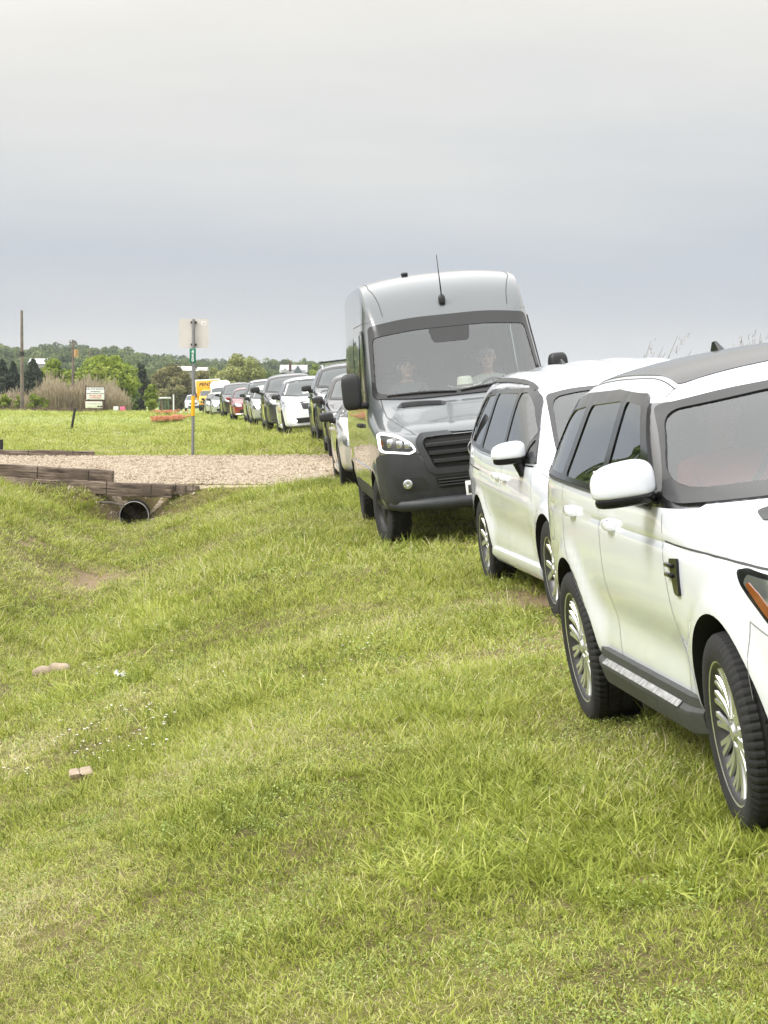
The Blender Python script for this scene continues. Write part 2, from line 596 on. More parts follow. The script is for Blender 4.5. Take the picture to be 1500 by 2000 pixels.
# ------------------------------------------------------------------ wheels, mirrors and other shared parts
def tyre_geo(R, rim, w, n=120, tread=True):
    bm = bmesh.new()
    h = w / 2; sw = R - rim
    prof = [(-h * .80, rim - .012), (-h * .93, rim + .004), (-h * .98, rim + sw * .2), (-h * 1.0, rim + sw * .45), (-h * .97, rim + sw * .7),
            (-h * .90, R - .018), (-h * .80, R - .006), (-h * .55, R - .001), (-h * .53, R - .009), (-h * .44, R - .009), (-h * .42, R),
            (-h * .10, R + .001), (-h * .08, R - .008)]
    if not tread: prof = prof[:7] + [(-h * .4, R)]
    prof = prof + [(-x, r) for x, r in reversed(prof)]
    last = len(prof) - 1
    def rf(j, k, r):
        jj = min(j, last - j)
        if tread and 4 <= jj <= 7 and k % 3 == 0: return r - .006
        if tread and 10 <= jj <= 11 and (k + 1) % 4 == 0: return r - .005
        return r
    lathe_x(bm, prof, n, rfun=rf)
    fix_normals(bm)
    return bm

def rim_geo(rim, w, style='split', spokes=5, seg=64):
    """outer face towards -x"""
    bm = bmesh.new()
    h = w / 2
    lip = [(-h * .90, rim - .004), (-h * .93, rim + .006), (-h * .90, rim + .008), (-h * .86, rim - .002), (-h * .84, rim - .018), (-h * .5, rim - .04), (h * .6, rim - .05), (h * .6, rim - .07),
           (-h * .45, rim - .055), (-h * .80, rim - .028)]
    lathe_x(bm, lip, seg, close=True)
    for f in bm.faces:
        c = f.calc_center_median()
        if math.hypot(c.y, c.z) < rim - .012 and c.x > -h * .86: f.material_index = 1
    xf = -h * .72
    hub = [(xf - .012, .001), (xf - .012, .028), (xf - .004, .034), (xf + .004, .05), (xf + .0, .075), (xf + .035, .09), (xf + .06, .05)]
    lathe_x(bm, hub, 32)
    def spoke(a0, a1, w0, w1, r0, r1, x0, x1, th=.011):
        N = 8; rings = []
        for i in range(N + 1):
            t = i / N
            a = a0 + (a1 - a0) * (t ** 1.1); r = r0 + (r1 - r0) * t
            ww = (w0 + (w1 - w0) * t) / 2; x = x0 + (x1 - x0) * t + .012 * math.sin(PI * t)
            ca, sa = math.cos(a), math.sin(a)
            def pt(lat, dx, dr=0): return (x + dx, (r + dr) * sa + lat * ca, (r + dr) * ca - lat * sa)
            rings.append([bm.verts.new(pt(-ww, .006)), bm.verts.new(pt(-ww * .72, -.004)), bm.verts.new(pt(ww * .72, -.004)), bm.verts.new(pt(ww, .006)), bm.verts.new(pt(ww * .8, th)), bm.verts.new(pt(-ww * .8, th))])
        for i in range(N):
            for k in range(6):
                bm.faces.new((rings[i][k], rings[i][(k + 1) % 6], rings[i + 1][(k + 1) % 6], rings[i + 1][k]))
        bm.faces.new(rings[0]); bm.faces.new(rings[-1])
    r1 = rim - .012; xe = -h * .82
    for s in range(spokes):
        a = 2 * PI * s / spokes
        d = 2 * PI / spokes
        if style == 'split':
            for q0, q1 in ((-.09, -.20), (.09, .20), (.5, .5)):
                for e in (-.018, .018):      # each spoke is split into two ribs
                    spoke(a + q0 * d + e, a + q1 * d + e * 4.6, .030, .027, .055, r1, xf + abs(q0) * .006, xe + .002, .010)
        elif style == 'twin':
            spoke(a - .05 * d, a - .22 * d, .05, .05, .05, r1, xf, xe)
            spoke(a + .05 * d, a + .22 * d, .05, .05, .05, r1, xf, xe)
        else:
            spoke(a, a, .075, .06, .05, r1, xf, xe)
    fix_normals(bm)
    return bm

def steel_rim_geo(rim, w, seg=64):
    bm = bmesh.new(); h = w / 2
    prof = [(-h * .88, rim + .004), (-h * .92, rim + .01), (-h * .86, rim - .004), (-h * .80, rim - .018), (-h * .55, rim - .03), (-h * .50, rim - .055), (-h * .62, rim - .085),
            (-h * .66, .10), (-h * .58, .088), (-h * .56, .07), (-h * .75, .062), (-h * .80, .045), (-h * .80, .001)]
    lathe_x(bm, prof, seg)
    for k in range(16):
        a = 2 * PI * k / 16
        r = rim - .068
        blob(bm, (-h * .565, r * math.sin(a), r * math.cos(a)), (.004, .014, .009), .8, 10, 6, Matrix.Rotation(-a, 3, 'X'), mi=1)
    for k in range(6):
        a = 2 * PI * k / 6
        lathe_x(bm, [(-h * .70, .011), (-h * .70, .001)], 6, cy=.085 * math.sin(a), cz=.085 * math.cos(a))
        lathe_x(bm, [(-h * .70, .011), (-h * .56, .011)], 6, cy=.085 * math.sin(a), cz=.085 * math.cos(a))
    fix_normals(bm); return bm

_wheel_cache = {}
def wheel(parent, x, y, R, rim, w, style, mats, key, n=120, seg=64, tread=True, spokes=5, steer=0.0):
    """x<0 is the side seen in the photo; wheel (brake disc) > tyre, rim"""
    if key not in _wheel_cache:
        bm = bmesh.new()
        lathe_x(bm, [(-w * .12, rim * .72), (-w * .06, rim * .72), (-w * .06, .06), (-w * .3, .06), (-w * .3, .02)], 24 if n < 80 else 40)
        lathe_x(bm, [(-w * .12, rim * .72), (-w * .12, .06)], 24 if n < 80 else 40)
        box(bm, (-w * .09, rim * .5, rim * .25), (w * .3, .09, .2), .01)
        fix_normals(bm)
        d = bpy.data.meshes.new('wheel'); bm.to_mesh(d); bm.free(); smooth_angle(d, 30); d.materials.append(mats['disc'])
        t = tyre_geo(R, rim, w, n, tread); tm = bpy.data.meshes.new('tyre'); t.to_mesh(tm); t.free(); smooth_angle(tm, 24); tm.materials.append(mats['tyre'])
        r = steel_rim_geo(rim, w, seg) if style == 'steel' else rim_geo(rim, w, style, spokes, seg)
        rm = bpy.data.meshes.new('rim'); r.to_mesh(rm); r.free(); smooth_angle(rm, 35)
        rm.materials.append(mats['rim']); rm.materials.append(mats['blk'] if style == 'steel' else mats['barrel'])
        _wheel_cache[key] = (d, tm, rm)
    d, tm, rm = _wheel_cache[key]
    o = bpy.data.objects.new('wheel', d); COL.objects.link(o); o.parent = parent
    o.location = (x, y, R - .005)
    o.rotation_euler = (random.uniform(0, 6.28), 0, steer if x < 0 else PI + steer)
    for nm, me in (('tyre', tm), ('rim', rm)):
        c = bpy.data.objects.new(nm, me); COL.objects.link(c); c.parent = o
    return o

def handle_bar(parent, bvh, y, z, mat, L=.20, both=True, th=.022):
    for s in ((-1, 1) if both else (-1,)):
        h, n = caster(bvh, 'x')(y, z)
        h2, _ = caster(bvh, 'x')(y + .05, z)
        bm = bmesh.new()
        ang = math.atan2(h2.x - h.x, .05)
        pts = []
        for t, o_ in ((-1, -.004), (-.9, .02), (-.6, .033), (0, .037), (.6, .033), (.9, .02), (1, -.004)):
            pts.append(Vector((h.x - o_ + t * L / 2 * math.tan(ang), y + t * L / 2, z)))
        prev = None
        for i, q in enumerate(pts):
            ring = [bm.verts.new((q.x + dx * .010, q.y, q.z + dz * th)) for dx, dz in ((-1, -.5), (-1, .5), (-.4, 1), (.6, .9), (.6, -.9), (-.4, -1))]
            if prev:
                for k in range(6): bm.faces.new((prev[k], prev[(k + 1) % 6], ring[(k + 1) % 6], ring[k]))
            else: bm.faces.new(ring)
            prev = ring
        bm.faces.new(prev)
        fix_normals(bm)
        if s > 0:
            b2 = mirror_bm(bm); bm.free(); bm = b2
        obj('door_handle', bm, mat, parent, 50)

def seat_set(parent, mats, rows, zf=.55, width=.52):
    """car seats: cushion, back and headrest in one piece each; rows = [(x, y)]"""
    for (x, y) in rows:
        bm = bmesh.new()
        blob(bm, (x, y, zf), (width / 2, .27, .11), .45)
        blob(bm, (x, y + .33, zf + .36), (width / 2 - .01, .09, .36), .5, rot=Matrix.Rotation(rad(-14), 3, 'X'))
        blob(bm, (x, y + .45, zf + .80), (.13, .055, .10), .5, rot=Matrix.Rotation(rad(-10), 3, 'X'))
        fix_normals(bm)
        obj('seat', bm, mats, parent, 60)

def steering(parent, x, y, z, mat):
    bm = bmesh.new()
    R = Matrix.Rotation(rad(-65), 3, 'X')
    pts = [R @ Vector((.185 * math.cos(a), .185 * math.sin(a), 0)) + Vector((x, y, z)) for a in [2 * PI * k / 28 for k in range(29)]]
    tube(bm, pts, .015, 8)
    for a in (PI * 1.5, 0, PI):
        tube(bm, [R @ Vector((.18 * math.cos(a), .18 * math.sin(a), 0)) + Vector((x, y, z)), Vector((x, y, z))], .014, 6)
    blob(bm, (x, y, z), (.07, .03, .06), .6, rot=R)
    tube(bm, [Vector((x, y, z)), Vector((x, y - .3, z - .18))], .03, 8)
    fix_normals(bm)
    obj('steering_wheel', bm, mat, parent, 60)
# ------------------------------------------------------------------ shared vehicle materials
M = {}
M['tyre'] = pmat('tyre_rubber', (.012, .012, .0115), .82, var=.35, vscale=9, bump=.25, bscale=90)
M['disc'] = pmat('brake_steel', (.10, .09, .085), .55, .6)
M['alloy'] = pmat('silver_alloy', (.74, .75, .76), .24, .85)
M['darkalloy'] = pmat('dark_alloy', (.10, .10, .105), .35, .7)
M['blk'] = pmat('black_plastic', (.018, .018, .019), .5, bump=.08, bscale=220)
M['gloss'] = pmat('gloss_black', (.010, .010, .011), .10, ior=1.45, spec=.36)
M['well'] = pmat('wheel_well_liner', (.012, .012, .011), .9)
M['clad'] = pmat('grey_cladding', (.038, .041, .038), .6, var=.2, vscale=14, bump=.08, bscale=200)
M['seam'] = pmat('panel_gap', (.06, .06, .058), .8)
M['seamw'] = pmat('panel_gap_on_white', (.22, .22, .21), .8)
M['chrome'] = pmat('chrome', (.75, .75, .75), .08, 1.0)
M['white'] = paint('white_paint', (.79, .82, .88), .25, dirt=.14, dcol=(.55, .51, .43))
M['lens'] = glass('lamp_lens', (.92, .94, .95), .03, 1.45)
M['bulb'] = pmat('lamp_reflector', (.7, .72, .74), .12, .9)
M['amber'] = pmat('amber_lens', (.20, .062, .014), .15, coat=.4)
M['redlens'] = pmat('red_lens', (.42, .02, .015), .15, coat=.5)
M['wsglass'] = glass('windscreen_glass', (.86, .94, .91), .075, 1.5)
M['sideglass'] = glass('tinted_side_glass', (.14, .16, .155), .13, 1.55)
M['frontglass'] = glass('door_glass', (.60, .68, .66), .10, 1.55)
M['frit'] = pmat('black_frit', (.030, .030, .030), .18, ior=1.45, spec=.34)
M['seat'] = pmat('dark_seat_cloth', (.09, .09, .095), .85)
M['dash'] = pmat('dashboard_vinyl', (.045, .046, .048), .6, bump=.1, bscale=200)
M['trimlight'] = pmat('light_interior_trim', (.72, .71, .67), .8)
M['plate'] = pmat('plate_white', (.78, .78, .76), .4)
M['lit'] = pmat('lit_headlamp', (.9, .9, .9), .2, emit=(1.0, .95, .86), estr=14)
M['drl'] = pmat('daytime_running_strip', (.9, .9, .9), .2, emit=(.95, .98, 1.0), estr=1.1)

M['tread'] = pmat('scuffed_step_tread', (.30, .30, .295), .5, .3, var=.45, vscale=30)
M['barrel'] = pmat('rim_barrel', (.07, .07, .07), .4, .6)
WM = dict(barrel=M['barrel'], tyre=M['tyre'], disc=M['disc'], rim=M['alloy'], blk=M['blk'])

def body_object(me, root, mats, ys, R, zc, cuts=(), name='body', x0=.60):
    me.materials.clear()
    for m in mats: me.materials.append(m)
    cm = arch_cutter(ys, R, zc, x0)
    cm.materials[0] = mats[0]; cm.materials[1] = mats[1]
    r = eval_mods(me, [('bool', cm)])
    for i, m in enumerate(mats): 
        if i < len(r.materials): r.materials[i] = m
        else: r.materials.append(m)
    if cuts: open_body(r, cuts)
    smooth_angle(r, 32)
    r.name = name
    o = bpy.data.objects.new(name, r); COL.objects.link(o); o.parent = root
    return o

# ------------------------------------------------------------------ the near white SUV
def build_near_suv(loc, rot):
    t = thing('parked_suv', 'white SUV with black roof nearest the camera, cropped by the photo edge', 'car', loc, rot, 'vehicles parked along the verge')
    p = dict(hw=.992, Lf=.885, WB=2.923, Lr=1.0, cl=.34, cow=.44, wst=1.30, rry=3.45, rgy=3.72,
             zt=[1.03, 1.09, 1.13, 1.185, 1.235, 1.25, 1.755, 1.785, 1.785, 1.77, 1.735, 1.45, 1.10],
             zb=[.99, 1.04, 1.085, 1.14, 1.18, 1.195, 1.20, 1.205, 1.215, 1.225, 1.235, 1.21, 1.08],
             zs=[.85, .91, .96, 1.01, 1.04, 1.05, 1.055, 1.065, 1.075, 1.085, 1.085, 1.05, .97],
             gx=.775, re=.685, apx=.955, apy=.27, g6=.105, g7=.03, zm=.72, nr=.14, rear_in=.03, lowx=.965)
    me = grid_body(suv_cage(p), 3, [(5, 1, 11, .45), (4, 1, 11, .15), (6, 5, 10, .3)])
    ys = (0, 2.923); R = .455; zc = .40
    fl = flare(ys, R, zc, .022, .11)
    def sculpt(ax, y, z):
        d = fl(ax, y, z)
        # long scallop low on the doors, shoulder groove above
        w = sstep(.45, .75, y) * (1 - sstep(2.25, 2.5, y)) * sstep(.8, .9, ax)
        d = d - .030 * w * np.exp(-((z - .60 - .02 * (y - .5)) / .12) ** 2)
        g = np.exp(-((z - (1.062 + .012 * y)) / .012) ** 2) * sstep(-.5, -.3, y) * (1 - sstep(3.3, 3.5, y)) * (ax > .85)
        return d - .010 * g
    push_side(me, sculpt)
    B = bvh_of(me)
    ws = rnd([(-.925, 1.225), (-.4, 1.225), (.4, 1.225), (.925, 1.225), (.765, 1.605), (.5, 1.635), (.2, 1.645), (-.2, 1.645), (-.5, 1.635), (-.765, 1.605)], [.05, .1, .1, .05, .03, .1, .1, .1, .1, .03])
    wsi = rnd([(-.902, 1.275), (.902, 1.275), (.75, 1.58), (.3, 1.612), (-.3, 1.612), (-.75, 1.58)], [.13, .13, .07, .1, .1, .07], 8)
    # side glass: one dark band with a bright painted door below
    band = rnd([(.90, 1.225), (1.02, 1.208), (2.2, 1.225), (3.72, 1.265), (3.62, 1.39), (3.40, 1.60), (3.0, 1.652), (2.2, 1.672), (1.56, 1.655), (1.46, 1.60)], [.02, .02, .02, .06, .06, .10, .05, .02, .04, .02])
    fd = rnd([(1.08, 1.232), (1.96, 1.245), (1.90, 1.625), (1.56, 1.612)], [.03, .03, .04, .06])
    rd = rnd([(2.07, 1.248), (2.86, 1.265), (2.74, 1.60), (2.02, 1.625)], [.03, .03, .05, .04])
    qg = rnd([(2.97, 1.27), (3.62, 1.285), (3.40, 1.50), (3.22, 1.57), (2.86, 1.595)], [.03, .05, .06, .06, .04])
    front = lambda c, n: n.y < -.05 and c.y < 2.0
    side = lambda c, n: abs(n.x) > .35
    cuts = [('y', inset(wsi, -.010), front)] + [('x', inset(q, -.010), side) for q in (fd, rd, qg)]
    M['white_blackpillar'] = paint('white_paint_black_pillars', (.79, .82, .88), .25, dirt=.14, dcol=(.55, .51, .43), black=[(0, 0, 1, 1.212), (0, -1, 1.60, -.71 + 1.6 * 1.22 - .25), (0, 0, -1, -1.622), (1, 0, 0, .60), (0, 1, 0, .52)])
    body_object(me, t, [M['white_blackpillar'], M['well']], ys, R, zc, cuts)
    # windscreen: glass with its black border
    g = panel('windscreen', B, ws, 'y', M['wsglass'], t, off=.006, step=.05)
    panel('windscreen_border', B, ws, 'y', M['frit'], g, holes=[wsi], off=.012, step=.035)
    # windows
    panel('window_surround', B, band, 'x', M['gloss'], t, both=True, holes=[fd, rd, qg], off=.012, step=.04, skirt=.02)
    for q in (fd, rd, qg):
        panel('side_window', B, inset(q, -.012), 'x', M['sideglass'] if q is not fd else M['sideglass'], t, both=True, off=.006, step=.06, skirt=0)
    # waist strip under the glass
    ribbon('waist_strip', B, [[(.98, 1.207), (2.2, 1.222), (3.70, 1.255)]], 'x', .02, M['clad'], t, off=.007)
    # black roof and glass panel
    panel('roof_panel', B, rnd([(-.63, 1.46), (.63, 1.46), (.61, 3.42), (-.61, 3.42)], [.05, .05, .15, .15]), 'z', M['gloss'], t, off=.004, step=.1)
    ribbon('roof_joint', B, [[(-.655, 1.44), (-.655, 3.3)], [(-.63, 1.46), (-.71, 1.42)]], 'z', .008, M['seam'], t)
    # shut lines
    ribbon('door_gap', B, [[(.70, .42), (.66, .70), (.74, .95), (.80, 1.19)], [(2.0, .42), (2.02, .8), (2.03, 1.22)], [(2.52, .62), (2.72, .80), (2.95, .96), (2.93, 1.25)]], 'x', .006, M['seamw'], t)
    ribbon('bonnet_gap', B, [[(-.62, 1.035), (-.5, 1.05), (0, 1.066), (.6, 1.075), (.74, 1.082)]], 'x', .009, M['seam'], t)
    ribbon('bumper_gap', B, [[(-.40, .86), (-.62, .80), (-.80, .88)], [(-.34, .55), (-.40, .86)]], 'x', .006, M['seamw'], t)
    # sill cladding and step
    for s in (-1, 1):
        bm = bmesh.new()
        sec = [(.93, .455), (.978, .447), (.982, .405), (1.004, .388), (1.008, .372), (.985, .290), (.93, .255), (.80, .25)]
        st = [(.46, .55), (.62, .96), (1.5, 1.0), (2.3, 1.0), (2.44, .75)]
        rr = [[bm.verts.new((s * (.93 + (x - .93) * k), y, .445 + (z - .445) * (.7 + .3 * k))) for x, z in sec] for y, k in st]
        for a in range(len(rr) - 1):
            for k in range(len(sec)): bm.faces.new((rr[a][k], rr[a][(k + 1) % len(sec)], rr[a + 1][(k + 1) % len(sec)], rr[a + 1][k]))
        bm.faces.new(rr[0]); bm.faces.new(rr[-1]); fix_normals(bm)
        so = obj('side_step', bm, M['clad'], t, 25)
        bm = bmesh.new(); box(bm, (s * .996, 1.50, .400), (.034, 1.5, .005), .002, Matrix.Rotation(rad(s * 38), 3, 'Y'))
        obj('step_tread', bm, M['tread'], so, 50)
    for y, z in ((1.75, 1.092), (2.65, 1.108)): handle_bar(t, B, y, z, M['white'], .17)
    ribbon('fuel_flap', B, [[(3.36 + .085 * math.cos(a), 1.0 + .085 * math.sin(a)) for a in [2 * PI * k / 20 for k in range(20)]]], 'x', .006, M['seamw'], t, both=False, closed=True)
    # fender vent
    v = panel('fender_vent', B, rnd([(.485, .875), (.56, .88), (.625, 1.02), (.50, 1.028)], .02), 'x', M['gloss'], t, both=True, off=.012, step=.04, skirt=.02)
    for z in (.955, .995):
        bm = bmesh.new(); h, n = caster(B, 'x')(.60, z); box(bm, (h.x - .012, .615, z), (.02, .12, .018), .006); obj('vent_fin', bm, M['gloss'], v)
    # bonnet vent
    for s in (-1, 1):
        q = [(s * .34, -.02), (s * .72, .05), (s * .70, .22), (s * .40, .20)]
        bv = panel('bonnet_vent', B, rnd(q, .04), 'z', M['clad'], t, off=.006, step=.05)
        panel('vent_insert', B, rnd([(s * .44, .07), (s * .62, .10), (s * .60, .17), (s * .46, .16)], .02), 'z', M['alloy'], bv, off=.010, step=.04)
    # headlamp
    hl = rnd([(-.80, .90), (-.66, .905), (-.46, .955), (-.40, .985), (-.56, .985), (-.74, .965)], .03)
    for s in (1, -1):
        pass
    h = panel('headlight', B, rnd([(-.80, .79), (-.62, .83), (-.48, .91), (-.30, .99), (-.24, 1.035), (-.34, 1.046), (-.55, 1.03), (-.80, .99)], .03), 'x', M['gloss'], t, both=True, off=.005, step=.035)
    panel('lamp_reflector', B, rnd([(-.78, .83), (-.62, .86), (-.48, .935), (-.34, .995), (-.36, 1.025), (-.55, 1.012), (-.78, .975)], .02), 'x', M['bulb'], h, off=.008, step=.03)
    panel('turn_lens', B, rnd([(-.74, .83), (-.61, .862), (-.48, .935), (-.37, .99), (-.39, 1.0), (-.50, .962), (-.62, .898), (-.73, .858)], .012), 'x', M['amber'], h, off=.011, step=.03)
    panel('headlight', B, rnd([(-.88, .86), (-.55, .84), (-.52, .94), (-.86, .96)], .03), 'y', M['bulb'], t, both=True, off=.006, step=.04)
    # front face
    panel('grille', B, rnd([(-.48, .80), (.48, .80), (.50, .93), (-.50, .93)], .03), 'y', M['gloss'], t, off=.006)
    panel('lower_intake', B, rnd([(-.60, .48), (.60, .48), (.66, .66), (-.66, .66)], .04), 'y', M['blk'], t, off=.006)
    # wheels
    for x in (-.868, .868):
        for y in ys: wheel(t, x, y, .392, .280, .275, 'split', WM, 'near', 210, 72, steer=rad(-2.5) if y == 0 else 0)
    # door mirrors
    for s in (-1, 1):
        bm = bmesh.new()
        Rm = Matrix.Rotation(rad(s * 12), 3, 'Z')
        blob(bm, (s * 1.06, .93, 1.335), (.138, .075, .094), .62, 32, 20, Rm)
        for v in bm.verts:
            k = (v.co.x * s - .95) / .27
            if v.co.z > 1.335: v.co.z -= .028 * max(0, k) ** 2
            if v.co.z < 1.285: v.co.z = 1.285 - (1.285 - v.co.z) * .35
        obj_m = obj('door_mirror', bm, M['white'], t, 60)
        bm = bmesh.new()
        blob(bm, (s * 1.055, .935, 1.262), (.130, .070, .030), .6, 28, 12, Rm)
        box(bm, (s * .94, .95, 1.258), (.14, .08, .04), .014)
        obj('mirror_base', bm, M['gloss'], obj_m, 60)
        bm = bmesh.new(); box(bm, (s * 1.06, 1.015, 1.33), (.20, .012, .13), .02, Rm); obj('mirror_glass', bm, M['chrome'], obj_m)
    # antenna fin on the roof rear
    bm = bmesh.new()
    for i in range(1): 
        h, n = caster(B, 'z')(0, 3.1)
        a = [(-.0, -.10, 0), (.0, .09, 0), (0, .08, .055), (0, .03, .06)]
        A_ = [bm.verts.new((-.02 if i < 2 else -.006, h.y + y, h.z + z)) for i, (x, y, z) in enumerate(a)]
        B_ = [bm.verts.new((.02 if i < 2 else .006, h.y + y, h.z + z)) for i, (x, y, z) in enumerate(a)]
        bm.faces.new(A_); bm.faces.new(B_)
        for k in range(4): bm.faces.new((A_[k], A_[(k + 1) % 4], B_[(k + 1) % 4], B_[k]))
    fix_normals(bm); obj('antenna_fin', bm, M['gloss'], t, 0)
    # cabin
    bm = bmesh.new(); box(bm, (0, 2.0, .42), (1.66, 3.2, .04), .01); obj('cabin_floor', bm, M['dash'], t)
    bm = bmesh.new(); blob(bm, (0, .86, 1.02), (.80, .34, .15), .4, 32, 12); obj('dashboard', bm, M['dash'], t, 60)
    bm = bmesh.new(); box(bm, (0, 2.62, 1.63), (.96, 1.7, .02), .008); obj('headliner', bm, M['trimlight'], t)
    seat_set(t, M['seat'], [(-.40, 1.72), (.40, 1.72), (-.42, 2.72), (0, 2.74), (.42, 2.72)], .70)
    steering(t, .40, 1.22, 1.10, M['blk'])
    bm = bmesh.new(); blob(bm, (0, 1.42, 1.60), (.13, .02, .035), .5); box(bm, (0, 1.38, 1.65), (.03, .05, .07), .01); obj('rear_view_mirror', bm, M['blk'], t, 60)
    return t, B
# ------------------------------------------------------------------ white minivan, second in the line
def mirror_geo(s, c, h, base_z=None, e=.6, tilt=12):
    bm = bmesh.new()
    blob(bm, c, h, e, 28, 18, Matrix.Rotation(rad(s * tilt), 3, 'Z'))
    return bm

def build_minivan(loc, rot):
    t = thing('parked_minivan', 'white minivan with black mirror bases between the black-roofed SUV and the grey van', 'minivan', loc, rot, 'vehicles parked along the verge')
    p = dict(hw=1.0, Lf=.97, WB=3.089, Lr=1.06, cl=.26, cow=.20, wst=1.42, rry=4.0, rgy=4.12,
             zt=[.86, .95, 1.0, 1.09, 1.13, 1.15, 1.765, 1.82, 1.83, 1.82, 1.77, 1.50, 1.15],
             zb=[.80, .88, .95, 1.04, 1.09, 1.11, 1.11, 1.115, 1.125, 1.155, 1.20, 1.20, 1.10],
             zs=[.70, .78, .84, .90, .94, .96, .965, .97, .975, 1.0, 1.03, 1.03, .97],
             gx=.755, re=.66, zm=.66, nr=.18, lowx=.97, apx=.93, apy=.42, g6=.14, g7=.045, rear_in=.03, shx=.985, bx=.955)
    me = grid_body(suv_cage(p), 3, [(5, 5, 11, .25), (6, 5, 10, .2)])
    ys = (0, 3.089); R = .415; zc = .372
    fl = flare(ys, R, zc, .02, .09)
    def sculpt(ax, y, z):
        w = sstep(.45, .8, y) * (1 - sstep(2.45, 2.75, y)) * sstep(.8, .9, ax)
        d = fl(ax, y, z) - .028 * w * np.exp(-((z - .52 - .03 * y) / .12) ** 2)
        return d + .012 * sstep(.3, .6, y) * np.exp(-((z - (.80 + .045 * (y - .5))) / .05) ** 2) * (ax > .85)
    push_side(me, sculpt)
    # pressed ribs in the roof
    n = len(me.vertices); co = np.empty(n * 3); me.vertices.foreach_get('co', co); co = co.reshape(-1, 3)
    ry = sstep(1.7, 1.9, co[:, 1]) * (1 - sstep(3.7, 3.9, co[:, 1])) * (co[:, 2] > 1.7)
    co[:, 2] += .012 * ry * np.cos(co[:, 0] * 2 * PI / .27)
    me.vertices.foreach_set('co', co.ravel()); me.update()
    B = bvh_of(me)
    ws = rnd([(-.77, 1.14), (.77, 1.14), (.63, 1.605), (.45, 1.635), (-.45, 1.635), (-.63, 1.605)], [.08, .08, .04, .15, .15, .04])
    wsi = rnd([(-.735, 1.18), (.735, 1.18), (.60, 1.58), (.4, 1.605), (-.4, 1.605), (-.60, 1.58)], [.14, .14, .08, .1, .1, .08])
    fq = rnd([(.63, 1.15), (.85, 1.145), (.85, 1.29)], [.03, .02, .02])
    fd = rnd([(.90, 1.145), (1.80, 1.15), (1.78, 1.635), (1.62, 1.635), (1.37, 1.555), (.90, 1.33)], [.02, .04, .03, .06, .12, .05])
    sd = rnd([(1.90, 1.155), (2.90, 1.185), (2.82, 1.63), (1.88, 1.635)], [.04, .05, .06, .03])
    qw = rnd([(3.0, 1.195), (3.66, 1.25), (3.68, 1.32), (3.52, 1.55), (3.40, 1.60), (2.92, 1.625)], [.05, .10, .10, .10, .06, .05])
    dlo = rnd([(.53, 1.12), (1.85, 1.125), (2.95, 1.16), (3.74, 1.22), (3.76, 1.33), (3.58, 1.58), (3.42, 1.64), (2.4, 1.672), (1.60, 1.667), (1.33, 1.585)], [.03, .05, .05, .12, .12, .12, .06, .05, .10, .08])
    front = lambda c, n_: n_.y < -.05 and c.y < 2.0
    side = lambda c, n_: abs(n_.x) > .3
    cuts = [('y', inset(wsi, -.010), front)] + [('x', inset(q, -.010), side) for q in (fd, sd, qw)]
    body_object(me, t, [M['white'], M['well']], ys, R, zc, cuts)
    g = panel('windscreen', B, ws, 'y', M['wsglass'], t, off=.006)
    panel('windscreen_border', B, ws, 'y', M['frit'], g, holes=[wsi], off=.012, step=.035)
    panel('window_surround', B, dlo, 'x', M['gloss'], t, both=True, holes=[fq, fd, sd, qw], off=.012, step=.04, skirt=.02)
    panel('side_window', B, fq, 'x', M['gloss'], t, both=True, off=.005, step=.04, skirt=0)
    panel('side_window', B, inset(fd, -.012), 'x', M['frontglass'], t, both=True, off=.006, step=.06, skirt=0)
    for q in (sd, qw): panel('side_window', B, inset(q, -.012), 'x', M['sideglass'], t, both=True, off=.006, step=.06, skirt=0)
    ribbon('window_trim', B, [rnd([(.49, 1.105), (1.85, 1.11), (2.95, 1.145), (3.76, 1.205), (3.78, 1.33), (3.59, 1.595), (3.42, 1.655), (2.4, 1.687), (1.60, 1.682), (1.31, 1.595)], .06)], 'x', .012, M['chrome'], t, off=.004, closed=True)
    bmr = ribbon('roof_ditch_trim', B, [[(-.655, 1.56), (-.665, 2.3), (-.655, 3.2), (-.60, 3.9)]], 'z', .04, M['clad'], t, off=.014)
    ribbon('door_gap', B, [[(.47, .40), (.44, .75), (.56, 1.08)], [(1.86, .36), (1.85, .8), (1.84, 1.10)], [(2.60, .62), (2.86, .88), (2.96, 1.13)]], 'x', .006, M['seamw'], t)
    ribbon('bonnet_gap', B, [[(-.55, .93), (-.1, 1.0), (.35, 1.06)]], 'x', .007, M['seamw'], t)
    ribbon('slide_rail', B, [[(2.96, 1.0), (3.85, 1.035)]], 'x', .012, M['seam'], t)
    ribbon('fuel_flap', B, [[(3.30 + .08 * math.cos(a), .98 + .085 * math.sin(a)) for a in [2 * PI * k / 20 for k in range(20)]]], 'x', .005, M['seamw'], t, both=False, closed=True)
    handle_bar(t, B, 1.68, .985, M['white'], .20); handle_bar(t, B, 2.02, .99, M['white'], .20)
    for s in (-1, 1):
        bm = bmesh.new()
        sec = [(.93, .36), (.985, .35), (.99, .30), (.95, .24), (.82, .22)]
        rr = [[bm.verts.new((s * x, y, z)) for x, z in sec] for y in (.43, 1.5, 2.66)]
        for a in range(2):
            for k in range(5): bm.faces.new((rr[a][k], rr[a][(k + 1) % 5], rr[a + 1][(k + 1) % 5], rr[a + 1][k]))
        bm.faces.new(rr[0]); bm.faces.new(rr[-1]); fix_normals(bm)
        obj('sill', bm, M['white'], t, 40)
    panel('headlight', B, rnd([(-.93, .70), (-.55, .78), (-.36, .86), (-.42, .885), (-.70, .86), (-.93, .80)], .03), 'x', M['bulb'], t, both=True, off=.005, step=.04)
    panel('grille', B, rnd([(-.52, .66), (.52, .66), (.56, .78), (-.56, .78)], .04), 'y', M['gloss'], t, off=.006)
